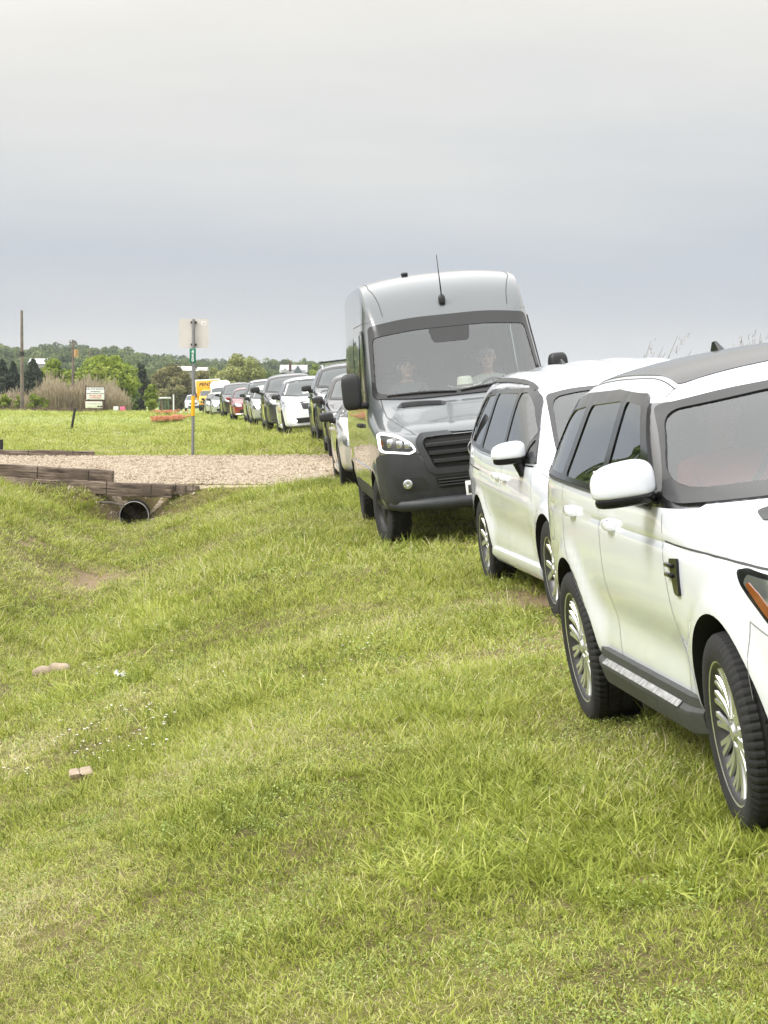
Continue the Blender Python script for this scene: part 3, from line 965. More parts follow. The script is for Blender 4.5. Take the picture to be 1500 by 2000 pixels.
    panel('lower_intake', B, rnd([(-.62, .34), (.62, .34), (.56, .54), (-.56, .54)], .04), 'y', M['blk'], t, off=.006)
    panel('tail_light', B, rnd([(3.95, .86), (4.12, .84), (4.12, 1.10), (3.98, 1.12)], .02), 'x', M['redlens'], t, both=True, off=.006, step=.04)
    for x in (-.875, .875):
        for y in ys: wheel(t, x, y, .372, .245, .235, 'twin', WM, 'minivan', 120, 56)
    for s in (-1, 1):
        bm = bmesh.new()
        blob(bm, (s * 1.06, .86, 1.225), (.135, .075, .082), .62, 28, 18, Matrix.Rotation(rad(s * 12), 3, 'Z'))
        for v in bm.verts:
            k = (v.co.x * s - .93) / .27
            if v.co.z > 1.21: v.co.z -= .03 * max(0, k) ** 2
            if v.co.z < 1.18: v.co.z = 1.18 - (1.18 - v.co.z) * .3
        mo = obj('door_mirror', bm, M['white'], t, 60)
        bm = bmesh.new()
        blob(bm, (s * 1.055, .865, 1.165), (.128, .070, .04), .6, 28, 12, Matrix.Rotation(rad(s * 12), 3, 'Z'))
        tube(bm, [(s * 1.0, .87, 1.16), (s * .975, .86, 1.10), (s * .955, .84, 1.03)], [.045, .045, .04], 10)
        for v in bm.verts: v.co.y = .865 + (v.co.y - .865) * 1.0
        fix_normals(bm); obj('mirror_base', bm, M['gloss'], mo, 60)
        bm = bmesh.new(); box(bm, (s * 1.06, .945, 1.21), (.20, .012, .12), .02); obj('mirror_glass', bm, M['chrome'], mo)
    bm = bmesh.new()
    h, n_ = caster(B, 'z')(0, 3.75)
    prof = [(-.11, 0), (.08, 0), (.085, .06), (.05, .068)]
    for sx in (-1, 1): pass
    A_ = [bm.verts.new((-.022 if z == 0 else -.006, h.y + y, h.z + z - .004)) for y, z in prof]
    B_ = [bm.verts.new((.022 if z == 0 else .006, h.y + y, h.z + z - .004)) for y, z in prof]
    bm.faces.new(A_); bm.faces.new(B_)
    for k in range(4): bm.faces.new((A_[k], A_[(k + 1) % 4], B_[(k + 1) % 4], B_[k]))
    fix_normals(bm); obj('antenna_fin', bm, M['gloss'], t, 0)
    # wiper, cabin
    bm = bmesh.new(); pts = []
    cst = caster(B, 'y')
    for x, z in ((-.72, 1.165), (-.4, 1.155), (0, 1.16)):
        h, n_ = cst(x, z); pts.append(h + n_ * .018)
    tube(bm, pts, .009, 6); obj('wiper', bm, M['blk'], t, 60)
    bm = bmesh.new(); box(bm, (0, 2.2, .38), (1.7, 3.6, .04), .01); obj('cabin_floor', bm, M['dash'], t)
    bm = bmesh.new(); blob(bm, (0, .80, .98), (.82, .40, .15), .4, 32, 12); obj('dashboard', bm, M['dash'], t, 60)
    bm = bmesh.new(); box(bm, (0, 2.9, 1.655), (1.1, 2.1, .02), .008); obj('headliner', bm, M['trimlight'], t)
    seat_set(t, M['seat'], [(-.42, 1.62), (.42, 1.62), (-.42, 2.6), (.42, 2.6), (0, 3.5)], .66)
    steering(t, .42, 1.15, 1.06, M['blk'])
    return t
# ------------------------------------------------------------------ tall grey panel van
def van_cage(p):
    hw = p['hw']; Lf = p['Lf']; WB = p['WB']; Lr = p['Lr']; up = p.get('up', 0)
    end = WB + Lr
    xm = [.72, .90, .965, .99, 1, 1, 1, 1, 1, 1, 1, 1, .985]
    ys = [-Lf, -Lf + .10, -Lf + .38, -.05, .32, .62, .95, 1.4, 1.9, WB * .62, WB * .85, end - .12, end]
    zb = [1.16, 1.22, 1.27, 1.36, 1.43, 1.47, 1.48, 1.48, 1.48, 1.48, 1.48, 1.48, 1.47]
    zs = [1.0, 1.05, 1.10, 1.18, 1.22, 1.24, 1.25, 1.25, 1.25, 1.25, 1.25, 1.25, 1.22]
    zt = [1.16, 1.235, 1.29, 1.405, 1.475, 1.505, 2.45, 2.77, 2.955, 2.975, 2.975, 2.97, 2.88]
    yt = [-Lf + .13, -Lf + .22, -Lf + .42, -.25, -.08, .02, .90, 1.22, 1.62, WB * .62, WB * .85, end - .14, end - .02]
    cols = []
    for c in range(13):
        lift = [.16, .12, .06, .02, 0, 0, 0, 0, 0, 0, 0, .02, .04][c]
        k = xm[c]
        rows = [(.6 * hw * min(1, k + .1), ys[c] + (.06 if c == 0 else 0), .32 + lift * .6), (.95 * hw * k, ys[c] + (.03 if c == 0 else 0), .36 + lift * .6),
                (.985 * hw * k, ys[c], .55 + lift * .6), (hw * k, ys[c] - (.0 if c else .02), .84), (.995 * hw * k, ys[c] + (.02 if c == 0 else 0), zs[c])]
        if c <= 4:
            rows += [(.95 * hw * k, ys[c] + (.05 if c == 0 else .0), zb[c]), (.80 * hw * k, yt[c] + .06, zt[c] - .005), (.55 * hw * k, yt[c] + .01, zt[c] + .005), (.28 * hw * k, yt[c], zt[c] + .008), (0, yt[c], zt[c] + .01)]
        elif c == 5:
            rows += [(.965 * hw, ys[c], zb[c]), (.955 * hw, .32, 1.55), (.62 * hw, .10, 1.52), (.33 * hw, .03, 1.507), (0, .02, 1.505)]
        elif c == 6:
            rows += [(.968 * hw, ys[c], zb[c]), (.912 * hw, 1.03, 2.36), (.83 * hw, .955, 2.42), (.42 * hw, .905, 2.445), (0, .89, 2.45)]
        elif c == 7:
            rows += [(.968 * hw, ys[c], zb[c]), (.925 * hw, 1.30, 2.38), (.86 * hw, 1.22, 2.72), (.44 * hw, 1.18, 2.76), (0, 1.16, 2.77)]
        else:
            rows += [(.968 * hw, ys[c], zb[c]), (.905 * hw * (1 if c < 12 else .985), yt[c] + (.05 if c == 8 else 0), 2.40), (.865 * hw, yt[c], zt[c] - .085), (.48 * hw, yt[c], zt[c] - .01), (0, yt[c], zt[c])]
        cols.append([(x, y, z + up) for x, y, z in rows])
    return cols

M['vgrey'] = paint('blue_grey_paint', (.098, .108, .112), .3, dirt=.25)
M['vclad'] = pmat('van_bumper_plastic', (.024, .026, .028), .55, var=.15, vscale=10, bump=.1, bscale=260)
M['star'] = pmat('emblem_chrome', (.5, .5, .5), .15, 1.0)

def build_grey_van(loc, rot):
    t = thing('parked_van', 'tall blue-grey panel van with dark bumper and straw hat on its dashboard', 'van', loc, rot, 'vehicles parked along the verge')
    p = dict(hw=1.03, Lf=1.0, WB=4.325, Lr=1.25)
    me = grid_body(van_cage(p), 3, [(4, 4, 11, .3), (6, 5, 12, .15), (7, 6, 12, .5)])
    ys = (0, 4.325); R = .43; zc = .395
    push_side(me, flare(ys, R, zc, .03, .10))
    B = bvh_of(me)
    ws = rnd([(-.93, 1.575), (-.5, 1.535), (.5, 1.535), (.93, 1.575), (.875, 2.37), (.45, 2.425), (-.45, 2.425), (-.875, 2.37)], [.06, .1, .1, .06, .05, .2, .2, .05])
    wsi = rnd([(-.895, 1.62), (-.5, 1.585), (.5, 1.585), (.895, 1.62), (.845, 2.24), (.4, 2.285), (-.4, 2.285), (-.845, 2.24)], [.10, .1, .1, .10, .06, .2, .2, .06])
    fdw = rnd([(.66, 1.52), (1.62, 1.50), (1.62, 2.30), (1.14, 2.30), (.98, 2.12)], [.05, .05, .05, .08, .08])
    slw = rnd([(1.82, 1.50), (2.95, 1.50), (2.95, 2.30), (1.82, 2.30)], .06)
    front = lambda c, n_: n_.y < -.05 and c.y < 1.6
    cuts = [('y', inset(wsi, -.010), front), ('x', inset(fdw, -.01), lambda c, n_: abs(n_.x) > .4), ('x', inset(slw, .03), lambda c, n_: abs(n_.x) > .4)]
    body_object(me, t, [M['vgrey'], M['well']], ys, R, zc, cuts, x0=.62)
    g = panel('windscreen', B, ws, 'y', M['wsglass'], t, off=.006)
    panel('windscreen_border', B, ws, 'y', M['frit'], g, holes=[wsi], off=.012, step=.035)
    panel('sensor_housing', B, rnd([(-.23, 2.30), (-.20, 2.12), (.20, 2.12), (.23, 2.30)], .05), 'y', M['frit'], g, off=.008, step=.05)
    panel('window_surround', B, rnd([(.58, 1.47), (1.68, 1.45), (1.68, 2.345), (1.10, 2.345), (.93, 2.15)], .05), 'x', M['gloss'], t, both=True, holes=[fdw], off=.012, step=.04, skirt=.02)
    panel('side_window', B, inset(fdw, -.012), 'x', M['frontglass'], t, both=True, off=.006, skirt=0)
    panel('side_window', B, slw, 'x', M['frontglass'], t, both=True, off=.006, step=.1)
    panel('side_window', B, rnd([(3.1, 1.50), (4.3, 1.50), (4.3, 2.30), (3.1, 2.30)], .06), 'x', darkglass('van_dark_glass'), t, both=True, off=.006, step=.1)
    ribbon('door_gap', B, [[(.52, .62), (.50, 1.0), (.55, 1.46)], [(1.73, .5), (1.73, 2.42)], [(3.05, .5), (3.05, 2.42)], [(.95, 2.42), (3.05, 2.42)]], 'x', .009, M['seam'], t)
    ribbon('roof_joint', B, [[(-.80, 1.45), (-.82, 5.3)], [(-.80, 1.45), (-.72, 1.12), (-.70, .98)]], 'z', .010, M['seam'], t)
    # plastic side rubbing strip and sills
    panel('side_moulding', B, [(.48, .62), (3.85, .62), (3.85, .82), (.48, .82)], 'x', M['vgrey'], t, both=True, off=.016, step=.12, skirt=.02)
    panel('sill_cladding', B, [(.44, .42), (3.87, .42), (3.87, .60), (.46, .60)], 'x', M['vclad'], t, both=True, off=.012, step=.12, skirt=.02)
    handle_bar(t, B, 1.52, 1.28, M['blk'], .22); handle_bar(t, B, 1.92, 1.28, M['blk'], .22)
    # bumper: the dark plastic front below the lamps
    panel('bumper', B, rnd([(-1.0, .43), (1.0, .43), (1.0, 1.00), (.62, .985), (.50, .82), (-.50, .82), (-.62, .985), (-1.0, 1.00)], [.06, .06, .06, .08, .1, .1, .08, .06]), 'y', M['vclad'], t, off=.018, step=.05, skirt=.03)
    panel('bumper_corner', B, rnd([(-.97, .44), (-.46, .58), (-.46, .92), (-.62, 1.00), (-.97, 1.01)], .04), 'x', M['vclad'], t, both=True, off=.018, step=.05, skirt=.03)
    bm = bmesh.new()
    for s in (1,):
        pts = [(-.90, -.70, .47), (-.80, -.90, .46), (-.5, -1.0, .455), (0, -1.02, .455), (.5, -1.0, .455), (.80, -.90, .46), (.90, -.70, .47)]
        rg = tube(bm, pts, [.05, .065, .07, .07, .07, .065, .05], 10)
    obj('bumper_step', bm, M['vclad'], t, 60)
    # grille: surround, bars, emblem
    go = rnd([(-.50, .76), (.50, .76), (.63, 1.10), (.58, 1.165), (-.58, 1.165), (-.63, 1.10)], [.08, .08, .08, .05, .05, .08])
    gi = rnd([(-.44, .80), (.44, .80), (.555, 1.085), (.52, 1.13), (-.52, 1.13), (-.555, 1.085)], [.07, .07, .07, .04, .04, .07])
    gr = panel('grille', B, gi, 'y', M['well'], t, off=.008)
    panel('grille_surround', B, go, 'y', M['vclad'], gr, holes=[gi], off=.034, step=.04, skirt=.04)
    for zz, w0 in ((1.06, .53), (.975, .50), (.89, .46)):
        pts = []
        for i in range(13):
            x = -w0 + 2 * w0 * i / 12; h, n_ = caster(B, 'y')(x, zz); pts.append(h + Vector((0, -.022, 0)))
        bm = bmesh.new(); prev = None
        for q in pts:
            ring = [bm.verts.new((q.x, q.y + dy, q.z + dz)) for dy, dz in ((0, .026), (-.02, .016), (-.02, -.012), (.0, -.020), (.03, 0))]
            if prev:
                for k in range(5): bm.faces.new((prev[k], prev[(k + 1) % 5], ring[(k + 1) % 5], ring[k]))
            prev = ring
        fix_normals(bm); obj('grille_bar', bm, M['blk'], gr, 40)
    h, n_ = caster(B, 'y')(0, .985)
    bm = bmesh.new(); cy = h.y - .055
    ring = [Vector((.095 * math.cos(a), cy, .985 + .095 * math.sin(a))) for a in [2 * PI * k / 32 for k in range(33)]]
    tube(bm, ring, .009, 8)
    for k in range(3):
        a = PI / 2 + 2 * PI * k / 3; d = Vector((math.cos(a), 0, math.sin(a))); q = Vector((-d.z, 0, d.x))
        c0 = Vector((0, cy, .985))
        vs = [bm.verts.new(c0 + d * .092), bm.verts.new(c0 + q * .016), bm.verts.new(c0 + Vector((0, -.01, 0))), bm.verts.new(c0 - q * .016)]
        bm.faces.new((vs[0], vs[1], vs[2])); bm.faces.new((vs[0], vs[2], vs[3]))
    fix_normals(bm); obj('emblem', bm, M['star'], gr, 30)
    lo = panel('lower_intake', B, rnd([(-.42, .61), (.42, .61), (.46, .73), (-.46, .73)], .03), 'y', M['well'], t, off=.022)
    for zz in (.64, .67, .70):
        bm = bmesh.new(); h, n_ = caster(B, 'y')(0, zz); box(bm, (0, h.y - .03, zz), (.86, .02, .012), .003); obj('intake_bar', bm, M['vclad'], lo)
    # fog lamps in recesses
    for s in (-1, 1):
        fr = panel('fog_lamp_bezel', B, rnd([(s * .84, .60), (s * .52, .62), (s * .56, .74), (s * .86, .765)], .03), 'y', M['blk'], t, off=.024, step=.04)
        h, n_ = caster(B, 'y')(s * .75, .685)
        bm = bmesh.new(); lathe_x(bm, [(0, .05), (-.025, .048), (-.03, .04), (-.018, .001)], 24)
        bmesh.ops.rotate(bm, cent=(0, 0, 0), matrix=Matrix.Rotation(rad(90 - s * 0), 3, 'Z'), verts=bm.verts[:])
        bmesh.ops.translate(bm, vec=(h.x, h.y - .03, h.z), verts=bm.verts[:]); fix_normals(bm)
        obj('fog_lamp', bm, M['bulb'], fr, 50)
    # headlamps: bright housing, three reflectors, light guide round the edge
    for s in (-1, 1):
        out = rnd([(s * .97, 1.03), (s * .68, .985), (s * .62, 1.02), (s * .66, 1.10), (s * .80, 1.185), (s * .97, 1.235)], [.05, .05, .02, .03, .03, .05])
        hl = panel('headlight', B, out, 'y', M['bulb'], t, off=.012, step=.03, skirt=.03)
        inn = inset(out, .02)
        panel('light_guide', B, out, 'y', M['drl'], hl, holes=[inn], off=.020, step=.03)
        panel('lamp_bed', B, inn, 'y', M['barrel'], hl, off=.015, step=.03, skirt=0)
        for xx in (.88, .79, .71):
            zz = 1.10 + (xx - .79) * .2
            h, n_ = caster(B, 'y')(s * xx, zz)
            bm = bmesh.new(); blob(bm, (h.x, h.y - .016, zz), (.036, .02, .036 + (xx - .71) * .06), .6, 16, 10); obj('lamp_reflector', bm, M['bulb'], hl, 60)
        q = panel('headlight_side', B, rnd([(-.86, 1.04), (-.67, 1.10), (-.60, 1.165), (-.70, 1.175), (-.86, 1.165)], .03), 'x' if s < 0 else 'X', M['bulb'], hl, off=.012, step=.03, skirt=.03)
        panel('turn_lens', B, rnd([(-.77, 1.085), (-.68, 1.115), (-.66, 1.15), (-.74, 1.15)], .015), 'x' if s < 0 else 'X', M['amber'], hl, off=.018, step=.03)
    # bonnet shut lines and vent
    ribbon('bonnet_gap', B, [[(-.86, .28), (-.84, -.2), (-.72, -.62), (-.60, -.84)]], 'z', .010, M['seam'], t)
    vent = panel('bonnet_vent', B, rnd([(-.72, -.06), (-.20, -.16), (-.18, -.08), (-.24, -.04), (-.66, .05)], .03), 'z', M['blk'], t, off=.006, step=.04)
    for k in range(4):
        bm = bmesh.new(); tube(bm, [caster(B, 'z')(x, -.115 + k * .028 - (x + .45) * .18)[0] + Vector((0, 0, .012)) for x in (-.66, -.45, -.24)], .005, 5); obj('vent_fin', bm, M['vclad'], vent, 60)
    # wipers
    cst = caster(B, 'y')
    for a, b_ in (((-.78, 1.585), (-.05, 1.565)), ((.0, 1.57), (.74, 1.60))):
        bm = bmesh.new(); pts = []
        for k in range(7):
            x = a[0] + (b_[0] - a[0]) * k / 6; z = a[1] + (b_[1] - a[1]) * k / 6 + .012 * math.sin(PI * k / 6)
            h, n_ = cst(x, z); pts.append(h + n_ * .022)
        tube(bm, pts, [.012, .012, .014, .016, .014, .012, .01], 6); obj('wiper', bm, M['blk'], t, 60)
    # whip aerial on the roof brow, roof fitting
    h, n_ = caster(B, 'y')(-.02, 2.58)
    bm = bmesh.new(); blob(bm, h + n_ * .02, (.04, .045, .065), .7, 16, 10); ab = obj('aerial_base', bm, M['blk'], t, 60)
    bm = bmesh.new(); tube(bm, [h + n_ * .04, h + n_ * .06 + Vector((-.005, -.02, .12)), h + Vector((-.01, -.02, .52))], [.011, .008, .004], 6); obj('aerial', bm, M['blk'], ab, 60)
    h, n_ = caster(B, 'z')(-.33, 2.0)
    bm = bmesh.new(); blob(bm, (h.x, h.y, h.z + .02), (.04, .07, .022), .6, 16, 10); obj('roof_aerial_pod', bm, M['blk'], t, 60)
    # door mirrors: tall two-part housings on arms
    for s in (-1, 1):
        bm = bmesh.new()
        blob(bm, (s * 1.15, .58, 1.68), (.105, .085, .20), .5, 28, 20, Matrix.Rotation(rad(s * 10), 3, 'Z'))
        mo = obj('door_mirror', bm, M['blk'], t, 60)
        bm = bmesh.new(); box(bm, (s * 1.07, .60, 1.52), (.20, .10, .075), .03); obj('mirror_arm', bm, M['blk'], mo, 50)
        bm = bmesh.new(); box(bm, (s * 1.15, .672, 1.70), (.16, .012, .28), .02); obj('mirror_glass', bm, M['chrome'], mo)
    # number plate
    h, n_ = caster(B, 'y')(-.0, .60)
    bm = bmesh.new(); box(bm, (0, h.y - .055, .575), (.32, .012, .17), .008); pl = obj('number_plate', bm, M['plate'], t)
    bm = bmesh.new(); box(bm, (0, h.y - .063, .575), (.27, .006, .085), .004); obj('plate_band', bm, M['barrel'], pl)
    for x in (-.875, .875):
        for y in ys: wheel(t, x, y, .395, .225, .245, 'steel', dict(WM, rim=M['vrim']), 'van', 132, 56, steer=rad(11) if y == 0 else 0)
    # cab
    bm = bmesh.new(); box(bm, (0, 2.9, .72), (1.78, 4.8, .04), .01); obj('cabin_floor', bm, M['dash'], t)
    bm = bmesh.new(); blob(bm, (0, .66, 1.42), (.84, .36, .17), .35, 32, 12); obj('dashboard', bm, M['dash'], t, 60)
    bm = bmesh.new(); box(bm, (0, 2.6, 2.30), (1.5, 3.0, .03), .01); obj('headliner', bm, M['trimlight'], t)
    bm = bmesh.new(); box(bm, (0, 4.6, 1.5), (1.7, .03, 1.6), .01); obj('rear_bulkhead', bm, M['trimlight'], t)
    seat_set(t, M['seat'], [(-.46, 1.38), (.46, 1.38), (0, 2.6), (.5, 2.6), (-.5, 2.6)], 1.10)
    steering(t, .46, 1.02, 1.50, M['blk'])
    return t, B
M['vrim'] = pmat('black_steel_wheel', (.030, .028, .027), .5, .3, var=.3, vscale=12)
# ------------------------------------------------------------------ the rest of the queue
def car_paint(name, col, metal=0.0): return paint(name, col, .28, metal, dirt=.3)
M['pchampagne'] = car_paint('champagne_silver_paint', (.52, .51, .47), .35)
M['pblack'] = car_paint('black_paint', (.014, .014, .016))
M['pslate'] = car_paint('slate_grey_paint', (.035, .042, .052), .2)
M['psilver'] = car_paint('silver_paint', (.46, .47, .47), .4)
M['pred'] = car_paint('dark_red_paint', (.24, .018, .022))
M['pgun'] = car_paint('gunmetal_paint', (.045, .047, .05), .3)
M['yellow'] = paint('rental_yellow_paint', (.85, .42, .01), .35, dirt=.1)
M['boxwhite'] = pmat('box_body_white', (.72, .71, .69), .5, var=.06, vscale=2)
M['wsfar'] = pmat('dark_windscreen', (.05, .06, .06), .03, ior=1.75)
M['glfar'] = darkglass('dark_car_glass', (.012, .014, .014), 1.6)

def gen_car(name, label, cat, loc, rot, pm, o):
    """a saloon, crossover, SUV or pick-up of the queue; o carries its face"""
    t = thing(name, label, cat, loc, rot, o.get('group', 'vehicles parked along the verge'))
    s_ = o.get('s', 1.0); H = o['H']; hw = o['hw']; WB = o['WB']; hood = o['hood']; belt = o['belt']; Lf = o.get('Lf', .9); Lr = o.get('Lr', .95)
    cow = o.get('cow', .42); wst = o.get('wst', cow + .82); cl = o.get('cl', .28)
    k = H - .03
    fr = o.get('front', hood - .16)
    p = dict(hw=hw, Lf=Lf, WB=WB, Lr=Lr, cl=cl, cow=cow, wst=wst, rry=WB + Lr * o.get('rr', .45), rgy=WB + Lr * .72,
             zt=[fr, hood - .11, hood - .075, hood - .02, hood + .025, hood + .04, k - .03, k, k + .005, k - .01, k - .05, (k + belt) / 2 - .02, belt - .05],
             zb=[fr - .03, hood - .15, hood - .11, hood - .06, hood - .03, belt - .02, belt, belt + .005, belt + .01, belt + .02, belt + .03, belt + .01, belt - .08],
             zs=[fr - .16, hood - .28, hood - .23, hood - .18, hood - .15, belt - .15, belt - .14, belt - .13, belt - .125, belt - .12, belt - .12, belt - .14, belt - .2],
             gx=o.get('gx', hw * .73), re=o.get('re', hw * .64), zm=(cl + belt) / 2 + .02, nr=.10, apx=.90, g6=.12, g7=.04, rear_in=.02)
    me = grid_body(suv_cage(p), 3, [(5, 1, 11, .3), (6, 5, 10, .2)])
    R = o.get('R', .36); ar = R + .055; zc = R + .01; ys = (0, WB)
    push_side(me, flare(ys, ar, zc, o.get('fl', .02), .09))
    B = bvh_of(me)
    body_object(me, t, [pm, M['well']], ys, ar, zc)
    tw = hw * .90; tt = hw * .66
    zb0 = hood + .05; zt0 = k - .12
    wso = rnd([(-tw, zb0 + .03), (-tw * .5, zb0 - .015), (tw * .5, zb0 - .015), (tw, zb0 + .03), (tt + .03, zt0 - .01), (tt * .6, zt0 + .03), (-tt * .6, zt0 + .03), (-tt - .03, zt0 - .01)], .06)
    g = panel('windscreen', B, wso, 'y', M['wsfar'], t, off=.004, step=.07)
    panel('windscreen_border', B, wso, 'y', M['frit'], g, holes=[inset(wso, .05)], off=.007, step=.07)
    gb = belt + .035; gt = k - .17; yb0 = cow + .50; yt0 = wst + .32
    ye = p['rry']
    fdw = rnd([(yb0, gb), (yb0 + .95, gb + .005), (yb0 + .92, gt + .01), (yt0, gt - .01)], .04)
    rdw = rnd([(yb0 + 1.04, gb + .005), (yb0 + 1.85, gb + .02), (yb0 + 1.75, gt - .01), (yb0 + 1.01, gt + .01)], .04)
    if not o.get('pickup'):
        qw = rnd([(yb0 + 1.95, gb + .02), (ye + .15, gb + .05), (ye - .12, gt - .06), (yb0 + 1.85, gt - .015)], .05)
    else: qw = None
    for q in (fdw, rdw, qw):
        if q: panel('side_window', B, q, 'x', M['glfar'], t, both=True, off=.005, step=.08)
    ribbon('door_gap', B, [[(cow + .30, cl + .12), (cow + .30, belt - .05)], [(yb0 + 1.0, cl + .1), (yb0 + 1.0, belt)], [(yb0 + 1.85, belt - .3), (yb0 + 1.95, belt)]], 'x', .010, M['seam'], t)
    for hy in (yb0 + .80, yb0 + 1.70): handle_bar(t, B, hy, belt - .12, o.get('hmat', pm), .19)
    # face
    gz0, gz1, gw = o.get('grille', (fr - .30, fr - .08, hw * .48))
    gm = o.get('gmat', M['blk'])
    gr = panel('grille', B, rnd([(-gw * .86, gz0), (gw * .86, gz0), (gw, gz1), (-gw, gz1)], .04), 'y', gm, t, off=.010, step=.07)
    if o.get('bars'):
        for q in range(o['bars']):
            zz = gz0 + (gz1 - gz0) * (q + .5) / o['bars']
            bm = bmesh.new(); tube(bm, [caster(B, 'y')(x, zz)[0] + Vector((0, -.016, 0)) for x in (-gw * .85, -gw * .4, 0, gw * .4, gw * .85)], .014, 6); obj('grille_bar', bm, o.get('barmat', M['chrome']), gr, 60)
    hz0, hz1, hx0, hx1 = o.get('lamp', (fr - .20, fr - .05, hw * .52, hw * .90))
    for s in (-1, 1):
        hl = panel('headlight', B, rnd([(s * hx0, hz0 + .01), (s * hx1, hz0 + .02), (s * hx1, hz1 + .02), (s * hx0, hz1 - .01)], .03), 'y', M['bulb'], t, off=.012, step=.05, skirt=.02)
        if o.get('lit'):
            h, n_ = caster(B, 'y')(s * (hx0 + hx1) / 2, (hz0 + hz1) / 2)
            bm = bmesh.new(); blob(bm, (h.x, h.y - .02, h.z), (.07, .02, .055), .8, 14, 10); obj('lamp_bulb', bm, M['lit'], hl, 60)
        panel('headlight_side', B, rnd([(-Lf + .02, hz0 + .02), (-Lf + .26, hz0 + .05), (-Lf + .36, hz1 + .02), (-Lf + .02, hz1 + .02)], .03), 'x' if s < 0 else 'X', M['bulb'], hl, off=.010, step=.05)
    panel('lower_intake', B, rnd([(-hw * .62, cl + .12), (hw * .62, cl + .12), (hw * .66, cl + .27), (-hw * .66, cl + .27)], .05), 'y', M['blk'], t, off=.010, step=.08)
    if o.get('fog'):
        for s in (-1, 1):
            h, n_ = caster(B, 'y')(s * hw * .68, cl + .20)
            bm = bmesh.new(); blob(bm, (h.x, h.y - .02, h.z), (.06, .02, .04), .8, 12, 8); obj('fog_lamp', bm, M['lit'], t, 60)
    bm = bmesh.new()
    tube(bm, [(-hw * .86, -Lf + .22, cl + .06), (-hw * .62, -Lf + .03, cl + .05), (0, -Lf - .03, cl + .05), (hw * .62, -Lf + .03, cl + .05), (hw * .86, -Lf + .22, cl + .06)], .04, 8)
    obj('bumper_lip', bm, o.get('lip', M['clad']), t, 60)
    if o.get('plate', True):
        h, n_ = caster(B, 'y')(0, cl + .30)
        bm = bmesh.new(); box(bm, (0, h.y - .02, cl + .31), (.31, .015, .155), .006); obj('number_plate', bm, M['plate'], t)
    # lower cladding
    for s in (-1, 1):
        bm = bmesh.new(); box(bm, (s * hw * .955, WB / 2, cl + .03), (.09, WB - 2 * ar - .02, .13), .03); obj('sill', bm, o.get('sill', M['clad']), t, 50)
    # mirrors
    mm = o.get('mmat', pm); mw, mh = o.get('mir', (.115, .075)); mx_ = o.get('mirx', hw + .10); mz = belt + o.get('mirz', .10); my = cow + .46
    for s in (-1, 1):
        bm = bmesh.new(); blob(bm, (s * mx_, my, mz), (mw, .07, mh), .55, 20, 14, Matrix.Rotation(rad(s * 10), 3, 'Z'))
        mo = obj('door_mirror', bm, mm, t, 60)
        bm = bmesh.new(); tube(bm, [(s * (mx_ - .04), my, mz - mh * .8), (s * hw * .95, my - .01, belt + .03)], [.04, .05], 8); obj('mirror_arm', bm, M['blk'], mo, 60)
    # roof rails
    if o.get('rails'):
        for s in (-1, 1):
            bm = bmesh.new(); pts = []
            c_ = caster(B, 'z')
            for i, f_ in enumerate((0, .03, .10, .5, .9, .97, 1)):
                y = wst + .35 + (ye - wst - .55) * f_
                h, n_ = c_(s * (p['re'] + .0), y); pts.append(h + Vector((0, 0, [-.01, .04, .055, .06, .055, .04, -.01][i])))
            tube(bm, pts, .018, 8); obj('roof_rail', bm, o['rails'], t, 60)
        if o.get('crossbar'):
            for y in (wst + .75, wst + 1.5):
                bm = bmesh.new(); tube(bm, [(-p['re'], y, k + .045), (0, y, k + .06), (p['re'], y, k + .045)], .018, 8); obj('roof_crossbar', bm, M['blk'], t, 60)
    if o.get('visor'):
        v = panel('sunstrip', B, rnd([(-tt * .95, zt0 - .09), (tt * .95, zt0 - .09), (tt * .92, zt0 - .0), (-tt * .92, zt0 - .0)], .02), 'y', M['plate'], g, off=.010, step=.08)
    if o.get('card'):
        bm = bmesh.new(); h, n_ = caster(B, 'y')(o['card'], zb0 + .13)
        panel('dashboard_card', B, rnd([(o['card'] - .14, zb0 + .06), (o['card'] + .14, zb0 + .06), (o['card'] + .14, zb0 + .16), (o['card'] - .14, zb0 + .16)], .01), 'y', M['plate'], g, off=.008, step=.06); bm.free()
    # pick-up bed: cut look given by a dark bed cover behind the cab
    w = o.get('w', .235); rim = o.get('rim', R * .64)
    wm = dict(WM, rim=o.get('rmat', M['alloy']))
    for x in (-(hw - w / 2 + .005), hw - w / 2 + .005):
        for y in ys: wheel(t, x, y, R, rim, w, o.get('spk', 'plain'), wm, ('g', R, rim, w, o.get('spk', 'plain'), wm['rim'].name), 48, 32, False)
    return t

